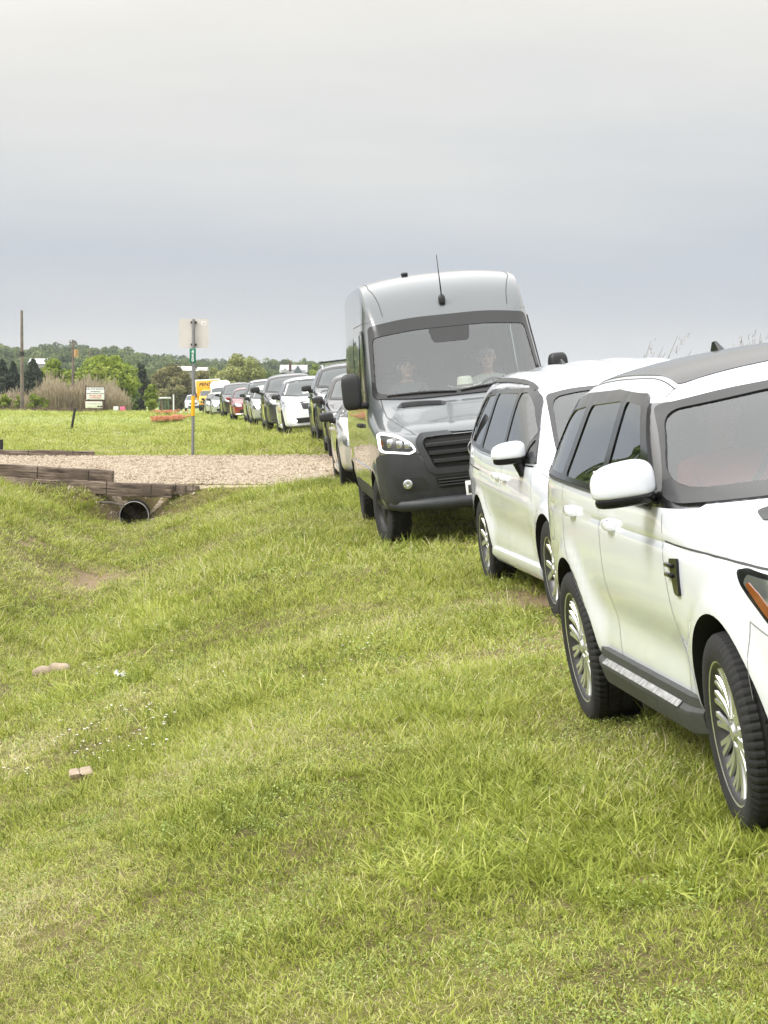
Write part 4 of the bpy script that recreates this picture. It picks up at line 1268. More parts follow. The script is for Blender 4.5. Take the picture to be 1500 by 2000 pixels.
def build_box_truck(loc, rot):
    t = thing('rental_truck', 'yellow-fronted box rental truck standing tallest at the far end of the queue', 'truck', loc, rot, 'vehicles parked along the verge')
    bm = bmesh.new(); box(bm, (0, 4.1, 2.05), (2.5, 5.4, 2.35), .04); bx_ = obj('box_body', bm, M['boxwhite'], t)
    bm = bmesh.new(); box(bm, (0, 1.392, 2.12), (2.36, .012, 1.95), .004); fp = obj('front_panel', bm, M['yellow'], bx_)
    bm = bmesh.new(); box(bm, (-1.253, 4.1, 1.1), (.012, 5.3, .32), .004); obj('skirt_rail', bm, M['barrel'], bx_)
    for z in (2.3, 1.4):
        bm = bmesh.new(); box(bm, (-1.256, 1.55, z), (.02, .14, .9), .004); obj('corner_post', bm, M['barrel'], bx_)
    text('lettering', 'PENSKE', .50, (0, 1.380, 2.70), (PI / 2, 0, 0), M['blk'], bx_, .004, .012, .2, 1.05)
    text('small_lettering', 'Truck Rental', .16, (.45, 1.380, 2.36), (PI / 2, 0, 0), M['blk'], bx_, .004, .004)
    # cab
    cols = []
    for (y, zt_, zb_, k, zm_) in ((-.85, 1.12, .42, .80, .8), (-.72, 1.22, .38, .94, .8), (-.3, 1.34, .36, 1, .85), (.12, 1.48, .36, 1, .9), (.62, 2.12, .36, 1, .95), (1.0, 2.2, .36, 1, .95), (1.32, 2.2, .36, 1, .95)):
        h = zt_ < 1.6
        cols.append([(.6 * k, y, zb_), (.92 * k, y, zb_ + .02), (.96 * k, y, zm_), (.95 * k, y + (.0 if h else 0), min(zt_ - .05, 1.32)), ((.86 if h else .80) * k, y + .05, zt_ - (.02 if h else .10)), (.5 * k, y, zt_), (0, y, zt_)])
    me = grid_body(cols, 3); me.materials.clear()
    B = bvh_of(me)
    body_object(me, t, [M['yellow'], M['well']], (0,), .44, .41, name='cab', x0=.55)
    panel('windscreen', B, rnd([(-.80, 1.52), (.80, 1.52), (.72, 2.06), (-.72, 2.06)], .06), 'y', M['wsfar'], t, off=.006)
    panel('side_window', B, rnd([(.45, 1.42), (1.15, 1.42), (1.15, 2.0), (.72, 2.0)], .05), 'x', M['glfar'], t, both=True, off=.006)
    panel('grille', B, rnd([(-.5, .72), (.5, .72), (.55, 1.05), (-.55, 1.05)], .04), 'y', M['blk'], t, off=.008)
    for s in (-1, 1):
        panel('headlight', B, rnd([(s * .56, .80), (s * .78, .80), (s * .78, 1.02), (s * .58, 1.02)], .03), 'y', M['bulb'], t, off=.010)
        bm = bmesh.new(); box(bm, (s * 1.22, .35, 1.62), (.16, .10, .42), .03); mo = obj('door_mirror', bm, M['blk'], t)
        bm = bmesh.new(); tube(bm, [(s * 1.18, .37, 1.5), (s * .92, .5, 1.42)], .02, 6); obj('mirror_arm', bm, M['blk'], mo)
    bm = bmesh.new(); box(bm, (0, -.90, .52), (1.9, .16, .26), .05); obj('bumper', bm, M['barrel'], t)
    bm = bmesh.new(); box(bm, (0, 3.6, .72), (.9, 6.0, .2), .02); obj('chassis', bm, M['blk'], t)
    for x in (-.86, .86):
        for y in (0, 4.5): wheel(t, x, y, .40, .23, .24, 'plain', dict(WM, rim=M['boxrim']), 'truck', 48, 32, False)
    return t
M['boxrim'] = pmat('painted_white_wheel', (.6, .6, .58), .5)

def build_white_van(loc, rot):
    t = thing('parked_van', 'tall white panel van far down the queue before the yellow truck', 'van', loc, rot, 'vehicles parked along the verge')
    p = dict(hw=1.0, Lf=1.0, WB=3.9, Lr=1.1)
    cage = van_cage(p)
    me = grid_body(cage, 3, [(6, 6, 12, .2)])
    B = bvh_of(me); ys = (0, 3.9)
    body_object(me, t, [M['white'], M['well']], ys, .42, .385)
    panel('windscreen', B, rnd([(-.87, 1.575), (-.5, 1.535), (.5, 1.535), (.87, 1.575), (.80, 2.30), (.45, 2.36), (-.45, 2.36), (-.80, 2.30)], .06), 'y', M['wsfar'], t, off=.006, step=.08)
    panel('side_window', B, rnd([(.72, 1.50), (1.60, 1.50), (1.60, 2.25), (1.15, 2.25)], .05), 'x', M['glfar'], t, both=True, off=.006, step=.1)
    panel('bumper', B, rnd([(-.96, .45), (.96, .45), (.94, .80), (-.94, .80)], .05), 'y', M['clad'], t, off=.012, step=.08)
    panel('grille', B, rnd([(-.5, .86), (.5, .86), (.58, 1.08), (-.58, 1.08)], .04), 'y', M['blk'], t, off=.010, step=.08)
    for s in (-1, 1):
        panel('headlight', B, rnd([(s * .62, .95), (s * .90, .98), (s * .90, 1.22), (s * .66, 1.12)], .04), 'y', M['bulb'], t, off=.012, step=.06)
        bm = bmesh.new(); blob(bm, (s * 1.15, .58, 1.62), (.11, .08, .2), .5, 16, 12); obj('door_mirror', bm, M['blk'], t, 60)
        bm = bmesh.new(); box(bm, (s * 1.05, .60, 1.50), (.2, .08, .06), .02); obj('mirror_arm', bm, M['blk'], t, 50)
    for x in (-.875, .875):
        for y in ys: wheel(t, x, y, .375, .22, .24, 'plain', WM, 'wvan', 48, 32, False)
    return t
# ------------------------------------------------------------------ camera, sky, sun
def make_camera():
    c = bpy.data.cameras.new('camera'); o = bpy.data.objects.new('camera', c); COL.objects.link(o)
    c.sensor_fit = 'VERTICAL'; c.sensor_height = 36; c.lens = 36 * F / 2000
    c.clip_start = .1; c.clip_end = 6000
    o.location = (0, 0, CAMZ); o.rotation_euler = (PI / 2 - PITCH, 0, 0)
    SC.camera = o
    return o

SUN_EL, SUN_AZ = rad(44), rad(-112)      # azimuth from +Y, negative towards -X: behind the camera on its left
def make_sky():
    w = bpy.data.worlds.new('World'); SC.world = w; w.use_nodes = True
    nt = w.node_tree; nt.nodes.clear(); N = nt.nodes.new; Lk = nt.links.new
    out = N('ShaderNodeOutputWorld')
    sky = N('ShaderNodeTexSky'); sky.sky_type = 'NISHITA'; sky.sun_disc = False
    sky.sun_elevation = SUN_EL; sky.sun_rotation = SUN_AZ; sky.air_density = 1.0; sky.dust_density = 4; sky.ozone_density = 1
    b1 = N('ShaderNodeBackground'); b1.inputs[1].default_value = .06; Lk(sky.outputs[0], b1.inputs[0])
    tc = N('ShaderNodeTexCoord'); sep = N('ShaderNodeSeparateXYZ'); Lk(tc.outputs['Generated'], sep.inputs[0])
    # cloud deck: brightness and tint by elevation, broken by soft streaks
    mp = N('ShaderNodeMapping'); mp.inputs['Scale'].default_value = (1.6, 1.6, 9); mp.inputs['Rotation'].default_value = (0, rad(4), 0)
    Lk(tc.outputs['Generated'], mp.inputs[0])
    nz = N('ShaderNodeTexNoise'); nz.inputs['Scale'].default_value = 1.9; nz.inputs['Detail'].default_value = 5; nz.inputs['Roughness'].default_value = .5
    Lk(mp.outputs[0], nz.inputs['Vector'])
    m1 = N('ShaderNodeMath'); m1.operation = 'MULTIPLY_ADD'; Lk(nz.outputs['Fac'], m1.inputs[0]); m1.inputs[1].default_value = .12; m1.inputs[2].default_value = -.06
    m2 = N('ShaderNodeMath'); m2.operation = 'ADD'; Lk(sep.outputs['Z'], m2.inputs[0]); Lk(m1.outputs[0], m2.inputs[1])
    # the deck is thinner to the left of the view
    m4 = N('ShaderNodeMath'); m4.operation = 'MULTIPLY_ADD'; Lk(sep.outputs['X'], m4.inputs[0]); m4.inputs[1].default_value = -.03; Lk(m2.outputs[0], m4.inputs[2])
    r = N('ShaderNodeValToRGB'); cr = r.color_ramp; cr.interpolation = 'B_SPLINE'
    stops = [(0.0, (.51, .50, .485)), (.012, (.485, .485, .476)), (.030, (.405, .428, .458)), (.058, (.382, .414, .46)), (.085, (.445, .466, .486)), (.12, (.545, .545, .535)),
             (.155, (.60, .588, .555)), (.20, (.66, .642, .60)), (.32, (1.05, 1.03, .99)), (.55, (1.6, 1.58, 1.55)), (1.0, (2.0, 2.0, 2.0))]
    stops = [(p_, tuple(v / 2.5 for v in c_)) for p_, c_ in stops]
    cr.elements[0].position, cr.elements[0].color = stops[0][0], (*stops[0][1], 1)
    cr.elements[1].position, cr.elements[1].color = stops[-1][0], (*stops[-1][1], 1)
    for p_, c_ in stops[1:-1]:
        e = cr.elements.new(p_); e.color = (*c_, 1)
    Lk(m2.outputs[0], r.inputs[0])
    b2 = N('ShaderNodeBackground'); b2.inputs[1].default_value = 2.5; Lk(r.outputs[0], b2.inputs[0])
    mx = N('ShaderNodeMixShader'); mx.inputs[0].default_value = .93
    Lk(b1.outputs[0], mx.inputs[1]); Lk(b2.outputs[0], mx.inputs[2]); Lk(mx.outputs[0], out.inputs[0])
    l = bpy.data.lights.new('sun', 'SUN'); l.energy = 2.2; l.angle = rad(24); l.color = (1, .98, .95)
    so = bpy.data.objects.new('sun', l); COL.objects.link(so)
    d = Vector((math.sin(SUN_AZ) * math.cos(SUN_EL), math.cos(SUN_AZ) * math.cos(SUN_EL), math.sin(SUN_EL)))
    so.rotation_euler = d.to_track_quat('Z', 'Y').to_euler()
    so.location = (0, 0, 60)
    SC.view_settings.view_transform = 'Standard'; SC.view_settings.look = 'None'; SC.view_settings.exposure = .58; SC.view_settings.gamma = 1
    SC.cycles.max_bounces = 8; SC.cycles.transparent_max_bounces = 16; SC.cycles.diffuse_bounces = 3; SC.cycles.glossy_bounces = 3
    SC.cycles.use_denoising = True

# ------------------------------------------------------------------ terrain
RY = np.array([-40, 0, 8.56, 11.43, 19.5, 25, 29.5, 35, 45, 51.5, 69, 76, 95, 112, 125, 140, 160, 240, 400, 4000.])
RX = np.array([4.6, 1.90, 1.30, 1.0, .86, 0, -.26, -.70, -1.18, -1.55, -3.0, -3.9, -5.6, -7.5, -9.0, -10.7, -12.6, -20.0, -55, -700.])
RZ = np.array([.05, 0, -.01, -.02, -.03, -.05, .03, .24, .35, .43, .26, .24, .13, .11, .10, .03, -.05, -.5, -1.7, -1.7])
EY = np.array([-40, 0, 8.56, 11.43, 19.8, 28.9, 33, 45, 66, 110, 137, 170, 230, 400, 4000.])
DX = np.array([-3.0, -2.8, -3.0, -3.05, -3.3, -3.75, -3.95, -4.9, -7, -14, -18, -24, -34, -70, -700.])
DZ = np.array([-1.0, -1.0, -.98, -.96, -.90, -.78, -.68, -.10, .0, -.02, .02, -.05, -.1, -1.6, -1.6])
FZ = np.array([.3, .3, .3, .3, .3, .3, .35, .34, .20, .05, -.02, -.05, -.1, -1.0, -1.0])

def road_x(Y): return np.interp(Y, RY, RX)

def vnoise(x, y, s, seed=0):
    """smooth value noise on numpy arrays"""
    x = x / s + seed * 17.31; y = y / s - seed * 9.77
    xi = np.floor(x); yi = np.floor(y); xf = x - xi; yf = y - yi
    def h(a, b):
        v = np.sin(a * 127.1 + b * 311.7 + seed * 3.3) * 43758.5453
        return v - np.floor(v)
    u = xf * xf * (3 - 2 * xf); v = yf * yf * (3 - 2 * yf)
    return (h(xi, yi) * (1 - u) + h(xi + 1, yi) * u) * (1 - v) + (h(xi, yi + 1) * (1 - u) + h(xi + 1, yi + 1) * u) * v

DRIVE0, DRIVE1 = 37.35, 45.4
def height(X, Y):
    X = np.asarray(X, float); Y = np.asarray(Y, float)
    rx = np.interp(Y, RY, RX); rz = np.interp(Y, RY, RZ)
    dx = np.interp(Y, EY, DX); dz = np.interp(Y, EY, DZ); fz = np.interp(Y, EY, FZ)
    u = X - rx
    slope = np.interp(Y, [0, 12, 16, 20, 24, 60], [.158, .158, .114, .114, .105, .096])
    # right of the wheels: up to the road, then flat; beyond it a low bank
    zr = rz + slope * np.minimum(u, 2.0) + .02 * np.clip(u - 2.0, 0, 7.5)
    zr = zr + .9 * sstep(9.5, 15, u)
    # left of the wheels: down to the ditch
    D = np.maximum(rx - dx, .5); t = np.clip((rx - X) / D, 0, 1)
    h0 = rz - dz
    zl = rz - h0 * np.where(Y < 37, .50 * t + .50 * sstep(.25, 1.0, t), t)
    # bank beyond the ditch
    v = np.maximum(dx - X, 0)
    bank = sstep(-.3, 3.0 + 3 * sstep(37, 60, Y), v)
    zl = np.where(X < dx, dz + (fz - dz) * bank, zl)
    rd = .35 * np.exp(-((X - dx) / .7) ** 2) * np.where(Y < 37, 1, 0) * .35
    z = np.where(u >= 0, zr, zl + rd * 0)
    # fill carrying the drive, notched for the culvert
    zf = .10 - .50 * (36.95 - Y) - .80 * np.exp(-((X + 4.05) / .50) ** 2)
    fw = (Y > 34) & (Y < DRIVE0) & (u < 0)
    z = np.where(fw, np.maximum(z, np.where(Y > 36.98, np.minimum(.06, zf + .0), zf)), z)
    # gravel drive across the ditch
    dr = .12 + (Y - DRIVE0) * .029
    w = sstep(DRIVE0 - .05, DRIVE0 + .1, Y) * (1 - sstep(DRIVE1 - .1, DRIVE1 + 1.2, Y)) * (1 - sstep(-.6, .4, u))
    fl = sstep(-3.4, -1.8, X) * (1 - sstep(36.2, 36.9, Y)) * 0
    z = z * (1 - w) + dr * w
    # small lumps
    far = sstep(46, 70, Y)
    lump = (vnoise(X, Y, 1.7, 1) - .5) * .05 + (vnoise(X, Y, .55, 2) - .5) * .022 + (vnoise(X, Y, 9, 3) - .5) * .25 * far * (u < -3)
    z = z + lump * (1 - w) * sstep(.0, .5, np.abs(u) + .15) * np.where(u > 2.0, .2, 1)
    # distant country: a shallow dip, then wooded rise
    az = X / np.maximum(Y, 1)
    rise = np.interp(az, [-.6, -.2, -.155, -.125, -.09, -.03, .04, .3], [22, 17, 14.5, 12.5, 8.5, 8.0, 7.5, 7])
    z = z + rise * sstep(430, 1000, Y) - 2.2 * sstep(190, 330, Y) * (1 - sstep(430, 700, Y))
    z = z + 40 * sstep(1200, 3500, Y) * 0
    return z

def zat(x, y): return float(height(np.array([x]), np.array([y]))[0])
def ground_mat():
    m, nt, b = nodes_of('grassy_soil')
    N = nt.nodes.new; Lk = nt.links.new
    setp(b, Roughness=.95); b.inputs['Specular IOR Level'].default_value = .15
    geo = N('ShaderNodeNewGeometry')
    def noise(sc, det=5, rough=.6):
        n = N('ShaderNodeTexNoise'); n.inputs['Scale'].default_value = sc; n.inputs['Detail'].default_value = det; n.inputs['Roughness'].default_value = rough
        Lk(geo.outputs['Position'], n.inputs['Vector']); return n
    n1 = noise(1.1); n2 = noise(14, 8, .7); n3 = noise(.09, 4)
    r = N('ShaderNodeValToRGB'); cr = r.color_ramp
    cr.elements[0].position = .28; cr.elements[0].color = (.05, .036, .02, 1)
    cr.elements[1].position = .72; cr.elements[1].color = (.20, .19, .06, 1)
    e = cr.elements.new(.46); e.color = (.11, .09, .038, 1)
    mx = N('ShaderNodeMix'); mx.inputs['Factor'].default_value = .5
    Lk(n1.outputs['Fac'], mx.inputs['A']); Lk(n2.outputs['Fac'], mx.inputs['B']); Lk(mx.outputs['Result'], r.inputs[0])
    # farther out the sward is seen as one colour
    sp = N('ShaderNodeSeparateXYZ'); Lk(geo.outputs['Position'], sp.inputs[0])
    fr = N('ShaderNodeMapRange'); fr.inputs['From Min'].default_value = 40; fr.inputs['From Max'].default_value = 120
    Lk(sp.outputs['Y'], fr.inputs['Value'])
    r2 = N('ShaderNodeValToRGB'); c2 = r2.color_ramp
    c2.elements[0].position = .3; c2.elements[0].color = (.20, .25, .07, 1); c2.elements[1].position = .7; c2.elements[1].color = (.31, .345, .125, 1)
    ad = N('ShaderNodeMix'); ad.inputs['Factor'].default_value = .35; Lk(n3.outputs['Fac'], ad.inputs['A']); Lk(n2.outputs['Fac'], ad.inputs['B'])
    Lk(ad.outputs['Result'], r2.inputs[0])
    m3 = N('ShaderNodeMix'); m3.data_type = 'RGBA'; Lk(fr.outputs['Result'], m3.inputs['Factor']); Lk(r.outputs[0], m3.inputs['A']); Lk(r2.outputs[0], m3.inputs['B'])
    # gravel and bare soil masks painted per vertex
    at = N('ShaderNodeAttribute'); at.attribute_name = 'soil'
    soil = N('ShaderNodeValToRGB'); cs = soil.color_ramp
    cs.elements[0].position = .3; cs.elements[0].color = (.12, .08, .05, 1); cs.elements[1].position = .7; cs.elements[1].color = (.36, .26, .18, 1)
    n4 = noise(22, 8, .75); Lk(n4.outputs['Fac'], soil.inputs[0])
    m4 = N('ShaderNodeMix'); m4.data_type = 'RGBA'; Lk(at.outputs['Fac'], m4.inputs['Factor']); Lk(m3.outputs['Result'], m4.inputs['A']); Lk(soil.outputs[0], m4.inputs['B'])
    Lk(m4.outputs['Result'], b.inputs['Base Color'])
    bp = N('ShaderNodeBump'); bp.inputs['Strength'].default_value = .7; bp.inputs['Distance'].default_value = .03
    Lk(n2.outputs['Fac'], bp.inputs['Height']); Lk(bp.outputs['Normal'], b.inputs['Normal'])
    return m

def soil_mask(X, Y):
    """bare ground: round the culvert, the wet ditch bottom, wheel ruts"""
    u = X - np.interp(Y, RY, RX)
    n = vnoise(X, Y, .5, 5); n2 = vnoise(X, Y, .18, 6)
    a = np.exp(-(((X + 4.05) / .55) ** 2 + ((Y - 36.9) / .38) ** 2))
    b = .95 * np.exp(-(((X + 3.75) / .35) ** 2 + ((Y - 29.0) / 1.4) ** 2))
    c = .9 * np.exp(-(((u - .15) / .45) ** 2)) * np.exp(-((Y - 16.6) / 3.3) ** 2)
    d = .8 * np.exp(-(((u + .1) / .5) ** 2)) * np.exp(-((Y - 46.5) / 2.5) ** 2)
    e = .75 * ((vnoise(X, Y, .36, 8) > .90) & (n > .45)) * (u < 0)
    m = (a + b + c + d) * (.45 + .9 * n) + .0
    return np.clip(np.maximum(m, e * (.4 + n2)), 0, 1)

def build_ground():
    xs = np.concatenate([-np.geomspace(2600, 11, 46), np.arange(-10.5, 4.6, .15), np.geomspace(5, 2600, 46)])
    ys = np.concatenate([-np.geomspace(400, 1, 14), np.arange(-.5, 52, .16), np.geomspace(52.5, 3800, 100)])
    ys = np.unique(np.concatenate([ys, [DRIVE0 - .06, DRIVE0 - .02, DRIVE0 + .02, DRIVE0 + .1]]))
    X, Y = np.meshgrid(xs, ys)
    Z = height(X, Y)
    V = np.stack([X, Y, Z], -1).reshape(-1, 3)
    nx, ny = len(xs), len(ys)
    i = np.arange(ny - 1)[:, None] * nx + np.arange(nx - 1)[None, :]
    Q = np.stack([i, i + 1, i + nx + 1, i + nx], -1).reshape(-1, 4)
    me = bpy.data.meshes.new('grass_ground')
    me.vertices.add(len(V)); me.vertices.foreach_set('co', V.ravel())
    me.loops.add(Q.size); me.loops.foreach_set('vertex_index', Q.ravel().astype(np.int32))
    me.polygons.add(len(Q)); me.polygons.foreach_set('loop_start', np.arange(0, Q.size, 4, dtype=np.int32)); me.polygons.foreach_set('loop_total', np.full(len(Q), 4, np.int32))
    me.update(); me.validate(); me.shade_smooth()
    a = me.attributes.new('soil', 'FLOAT', 'POINT'); a.data.foreach_set('value', soil_mask(X, Y).ravel().astype(np.float32))
    o = link_mesh('grass_ground', me, ground_mat()); tag(o, kind='structure')
    return o
# ------------------------------------------------------------------ people seated behind the windscreens
def person(label, root, seat, shirt, hair, hands='lap', look=0.0, beard=False, group='people seen through the windscreens'):
    """one continuous seated body grown over a skeleton; seat = hip point in the vehicle's frame, facing -y"""
    x0, y0, z0 = seat
    V = []; E = []; Rr = []
    def v(x, y, z, r, parent=None):
        V.append((x0 + x, y0 + y, z0 + z)); Rr.append(r); i = len(V) - 1
        if parent is not None: E.append((parent, i))
        return i
    pel = v(0, .02, .08, .145)
    ab = v(0, .05, .22, .135, pel); ch = v(0, .07, .38, .148, ab); uc = v(0, .085, .48, .125, ch)
    nk = v(0, .075, .565, .055, uc); n2 = v(0, .06, .61, .052, nk)
    hd = v(0, .035, .67, .075, n2); h2 = v(0, .045, .73, .092, hd); h3 = v(0, .05, .79, .080, h2)
    for s in (-1, 1):
        sh = v(s * .175, .08, .475, .068, uc)
        if hands == 'wheel':
            el = v(s * .255, -.09, .27, .046, sh); wr = v(s * .185, -.30, .36, .030, el); pa = v(s * .165, -.36, .385, .030, wr); base = (s * .165, -.36, .385); dirf = (-s * .2, -.55, -.35)
        else:
            el = v(s * .235, -.04, .22, .046, sh); wr = v(s * .13, -.26, .16, .030, el); pa = v(s * .10, -.33, .155, .030, wr); base = (s * .10, -.33, .155); dirf = (-s * .15, -.7, -.35)
        for k in range(4):          # fingers, unequal and curled
            L = (.030, .036, .034, .026)[k]; ox = (k - 1.5) * .019
            f1 = v(base[0] + ox, base[1] - .030, base[2] + .004, .0085, pa)
            f2 = v(base[0] + ox + dirf[0] * L * .3, base[1] - .030 - L, base[2] - .004, .0080, f1)
            f3 = v(base[0] + ox + dirf[0] * L * .5, base[1] - .032 - L * 1.4, base[2] - .026, .0070, f2)
        t1 = v(base[0] - s * .036, base[1] - .004, base[2] + .004, .0095, pa); t2 = v(base[0] - s * .050, base[1] - .036, base[2] - .004, .0085, t1)
        hp = v(s * .10, -.02, .07, .095, pel); kn = v(s * .13, -.46, .11, .064, hp); an = v(s * .13, -.56, -.30, .042, kn); ft = v(s * .135, -.68, -.34, .036, an)
    me = bpy.data.meshes.new('body'); me.from_pydata(V, E, []); me.update()
    o = bpy.data.objects.new('tmpbody', me); COL.objects.link(o)
    o.modifiers.new('skin', 'SKIN'); sv = me.skin_vertices[0].data
    for i, r in enumerate(Rr): sv[i].radius = (r, r)
    sv[0].use_root = True
    # flatten the chest front to back
    for i in (0, 1, 2, 3): sv[i].radius = (Rr[i] * 1.12, Rr[i] * .82)
    m = o.modifiers.new('sub', 'SUBSURF'); m.levels = 2; m.render_levels = 2
    dg = bpy.context.evaluated_depsgraph_get(); bmesh_me = bpy.data.meshes.new_from_object(o.evaluated_get(dg)); bpy.data.objects.remove(o)
    bm = bmesh.new(); bm.from_mesh(bmesh_me)
    for f in bm.faces:
        c = f.calc_center_median(); z = c.z - z0; y = c.y - y0
        f.material_index = 0 if (z > .555 or (y < -.24 and z > .12 and z < .5)) else (2 if z < .13 else 1)
    hc = Vector((x0, y0 + .045, z0 + .725))
    Rl = Matrix.Rotation(look, 3, 'Z')
    def H(x, y, z): return hc + Rl @ Vector((x, y, z))
    blob(bm, H(0, -.098, -.012), (.015, .020, .026), .9, 12, 8, Rl, mi=0)                      # nose
    blob(bm, H(0, -.080, -.065), (.027, .016, .008), .9, 12, 6, Rl, mi=4)                      # mouth
    blob(bm, H(0, -.062, -.098), (.038, .032, .028), .9, 12, 8, Rl, mi=3 if beard else 0)       # chin
    for s in (-1, 1):
        blob(bm, H(s * .034, -.082, .018), (.014, .010, .008), .9, 12, 8, Rl, mi=5)            # eyes
        blob(bm, H(s * .034, -.088, .040), (.020, .008, .005), .9, 10, 6, Rl, mi=3)            # brows
        blob(bm, H(s * .094, .010, -.005), (.012, .022, .034), .9, 10, 8, Rl, mi=0)            # ears
    t = thing('person', label, 'person', (0, 0, 0), (0, 0, 0), group)
    t.location = root[0]; t.rotation_euler = root[1]
    mats = [M['skin'], shirt, M['trousers'], hair, M['lips'], M['eye']]
    obj('body', bm, mats, t, 60)
    bm = bmesh.new()
    blob(bm, H(0, .028, .040), (.098, .098, .082), .85, 24, 14, Rl)
    bmesh.ops.delete(bm, geom=[f for f in bm.faces if (Rl.inverted() @ (f.calc_center_median() - hc)).y < -.055 and f.calc_center_median().z < hc.z + .055], context='FACES')
    obj('hair', bm, hair, t, 60)
    # seat belt
    bm = bmesh.new(); prev = None
    for k in range(9):
        f = k / 8; p = Vector((x0 + (.16 - .30 * f), y0 + .0 - .07 * math.sin(PI * (.25 + f * .6)) - .035, z0 + .50 - .38 * f))
        cur = [bm.verts.new(p + Vector((0, 0, .024))), bm.verts.new(p - Vector((0, 0, .024)))]
        if prev: bm.faces.new((prev[0], prev[1], cur[1], cur[0]))
        prev = cur
    obj('seat_belt', bm, M['blk'], t, 60)
    return t

def build_people(van_root, suv_root):
    M['skin'] = pmat('skin', (.52, .32, .24), .55); M['trousers'] = pmat('dark_trousers', (.03, .035, .05), .9)
    M['lips'] = pmat('lips', (.36, .14, .12), .5); M['eye'] = pmat('eye', (.10, .08, .07), .2)
    hair_grey = pmat('grey_hair', (.30, .28, .26), .8); hair_dark = pmat('dark_brown_hair', (.035, .022, .016), .7)
    person('person in a pale checked shirt at the wheel of the grey van', van_root, (.46, 1.34, 1.17), pmat('pale_shirt', (.55, .54, .50), .9, var=.12, vscale=30), hair_grey, 'wheel', rad(-6))
    person('person in a dark top in the passenger seat of the grey van', van_root, (-.46, 1.34, 1.17), pmat('dark_top', (.12, .12, .13), .9), hair_dark, 'lap', rad(8))
    person('person in a red top in the passenger seat of the near white SUV', suv_root, (-.40, 1.66, .80), pmat('red_top', (.62, .07, .06), .9), hair_dark, 'lap', rad(12))
    # straw hat on the van dashboard
    R = Euler(van_root[1], 'XYZ').to_matrix()
    loc = van_root[0] + R @ Vector((.10, .56, 1.60))
    t = thing('straw_hat', 'pale straw hat with a dark band lying on the grey van dashboard', 'hat', loc, van_root[1])
    straw = pmat('pale_straw', (.80, .76, .64), .8, bump=.3, bscale=160)
    bm = bmesh.new()
    prof = [(.001, .118), (.03, .122), (.055, .128), (.075, .118), (.085, .08), (.092, .012), (.13, .004), (.165, .010), (.19, .024), (.192, .022), (.165, .004), (.13, -.002), (.09, .004)]
    rings = []
    n = 40
    for (r, z) in prof:
        rings.append([bm.verts.new((r * 1.0 * math.cos(2 * PI * k / n), r * 1.15 * math.sin(2 * PI * k / n), z + (.016 * math.cos(2 * 2 * PI * k / n) * (r / .19) ** 2 if r > .1 else 0) - (.014 if r < .04 else 0))) for k in range(n)])
    for a in range(len(rings) - 1):
        for k in range(n): bm.faces.new((rings[a][k], rings[a][(k + 1) % n], rings[a + 1][(k + 1) % n], rings[a + 1][k]))
    bm.faces.new(rings[0]); fix_normals(bm); obj('crown', bm, straw, t, 60)
    bm = bmesh.new(); A = [[bm.verts.new((r * math.cos(2 * PI * k / n), r * 1.15 * math.sin(2 * PI * k / n), z)) for k in range(n)] for r, z in ((.0945, .012), (.0925, .038))]
    for k in range(n): bm.faces.new((A[0][k], A[0][(k + 1) % n], A[1][(k + 1) % n], A[1][k]))
    obj('hat_band', bm, M['wood'], t, 60)

def build_haze():
    m = bpy.data.materials.new('haze_air'); m.use_nodes = True; nt = m.node_tree; nt.nodes.clear()
    out = nt.nodes.new('ShaderNodeOutputMaterial'); v = nt.nodes.new('ShaderNodeVolumePrincipled')
    v.inputs['Color'].default_value = (.80, .85, .90, 1); v.inputs['Density'].default_value = HAZE
    v.inputs['Anisotropy'].default_value = .2
    nt.links.new(v.outputs[0], out.inputs['Volume'])
    bm = bmesh.new(); box(bm, (-100, 1200, 22), (6400, 5800, 60), 0)
    o = obj('haze', bm, m, None, 0); tag(o, kind='stuff'); return o
HAZE = .00018
# ------------------------------------------------------------------ grass and other plants
def leaf_mat(name, stops, trans=.35, nscale=.35, rough=.6, spec=.25):
    """leaf colour from a per-leaf tint and a slow drift over the ground"""
    m, nt, b = nodes_of(name)
    N = nt.nodes.new; Lk = nt.links.new
    at = N('ShaderNodeAttribute'); at.attribute_name = 'tint'
    geo = N('ShaderNodeNewGeometry')
    n = N('ShaderNodeTexNoise'); n.inputs['Scale'].default_value = nscale; n.inputs['Detail'].default_value = 3
    Lk(geo.outputs['Position'], n.inputs['Vector'])
    ma = N('ShaderNodeMath'); ma.operation = 'MULTIPLY_ADD'; Lk(n.outputs['Fac'], ma.inputs[0]); ma.inputs[1].default_value = .9; ma.inputs[2].default_value = -.45
    ad = N('ShaderNodeMath'); ad.operation = 'ADD'; ad.use_clamp = True; Lk(at.outputs['Fac'], ad.inputs[0]); Lk(ma.outputs[0], ad.inputs[1])
    r = N('ShaderNodeValToRGB'); cr = r.color_ramp
    cr.elements[0].position = stops[0][0]; cr.elements[0].color = (*stops[0][1], 1)
    cr.elements[1].position = stops[-1][0]; cr.elements[1].color = (*stops[-1][1], 1)
    for p_, c_ in stops[1:-1]:
        e = cr.elements.new(p_); e.color = (*c_, 1)
    Lk(ad.outputs[0], r.inputs[0]); Lk(r.outputs[0], b.inputs['Base Color'])
    setp(b, Roughness=rough); b.inputs['Specular IOR Level'].default_value = spec
    tr = N('ShaderNodeBsdfTranslucent'); Lk(r.outputs[0], tr.inputs[0])
    mx = N('ShaderNodeMixShader'); mx.inputs[0].default_value = trans
    out = nt.nodes['Material Output']
    Lk(b.outputs[0], mx.inputs[1]); Lk(tr.outputs[0], mx.inputs[2]); Lk(mx.outputs[0], out.inputs[0])
    return m

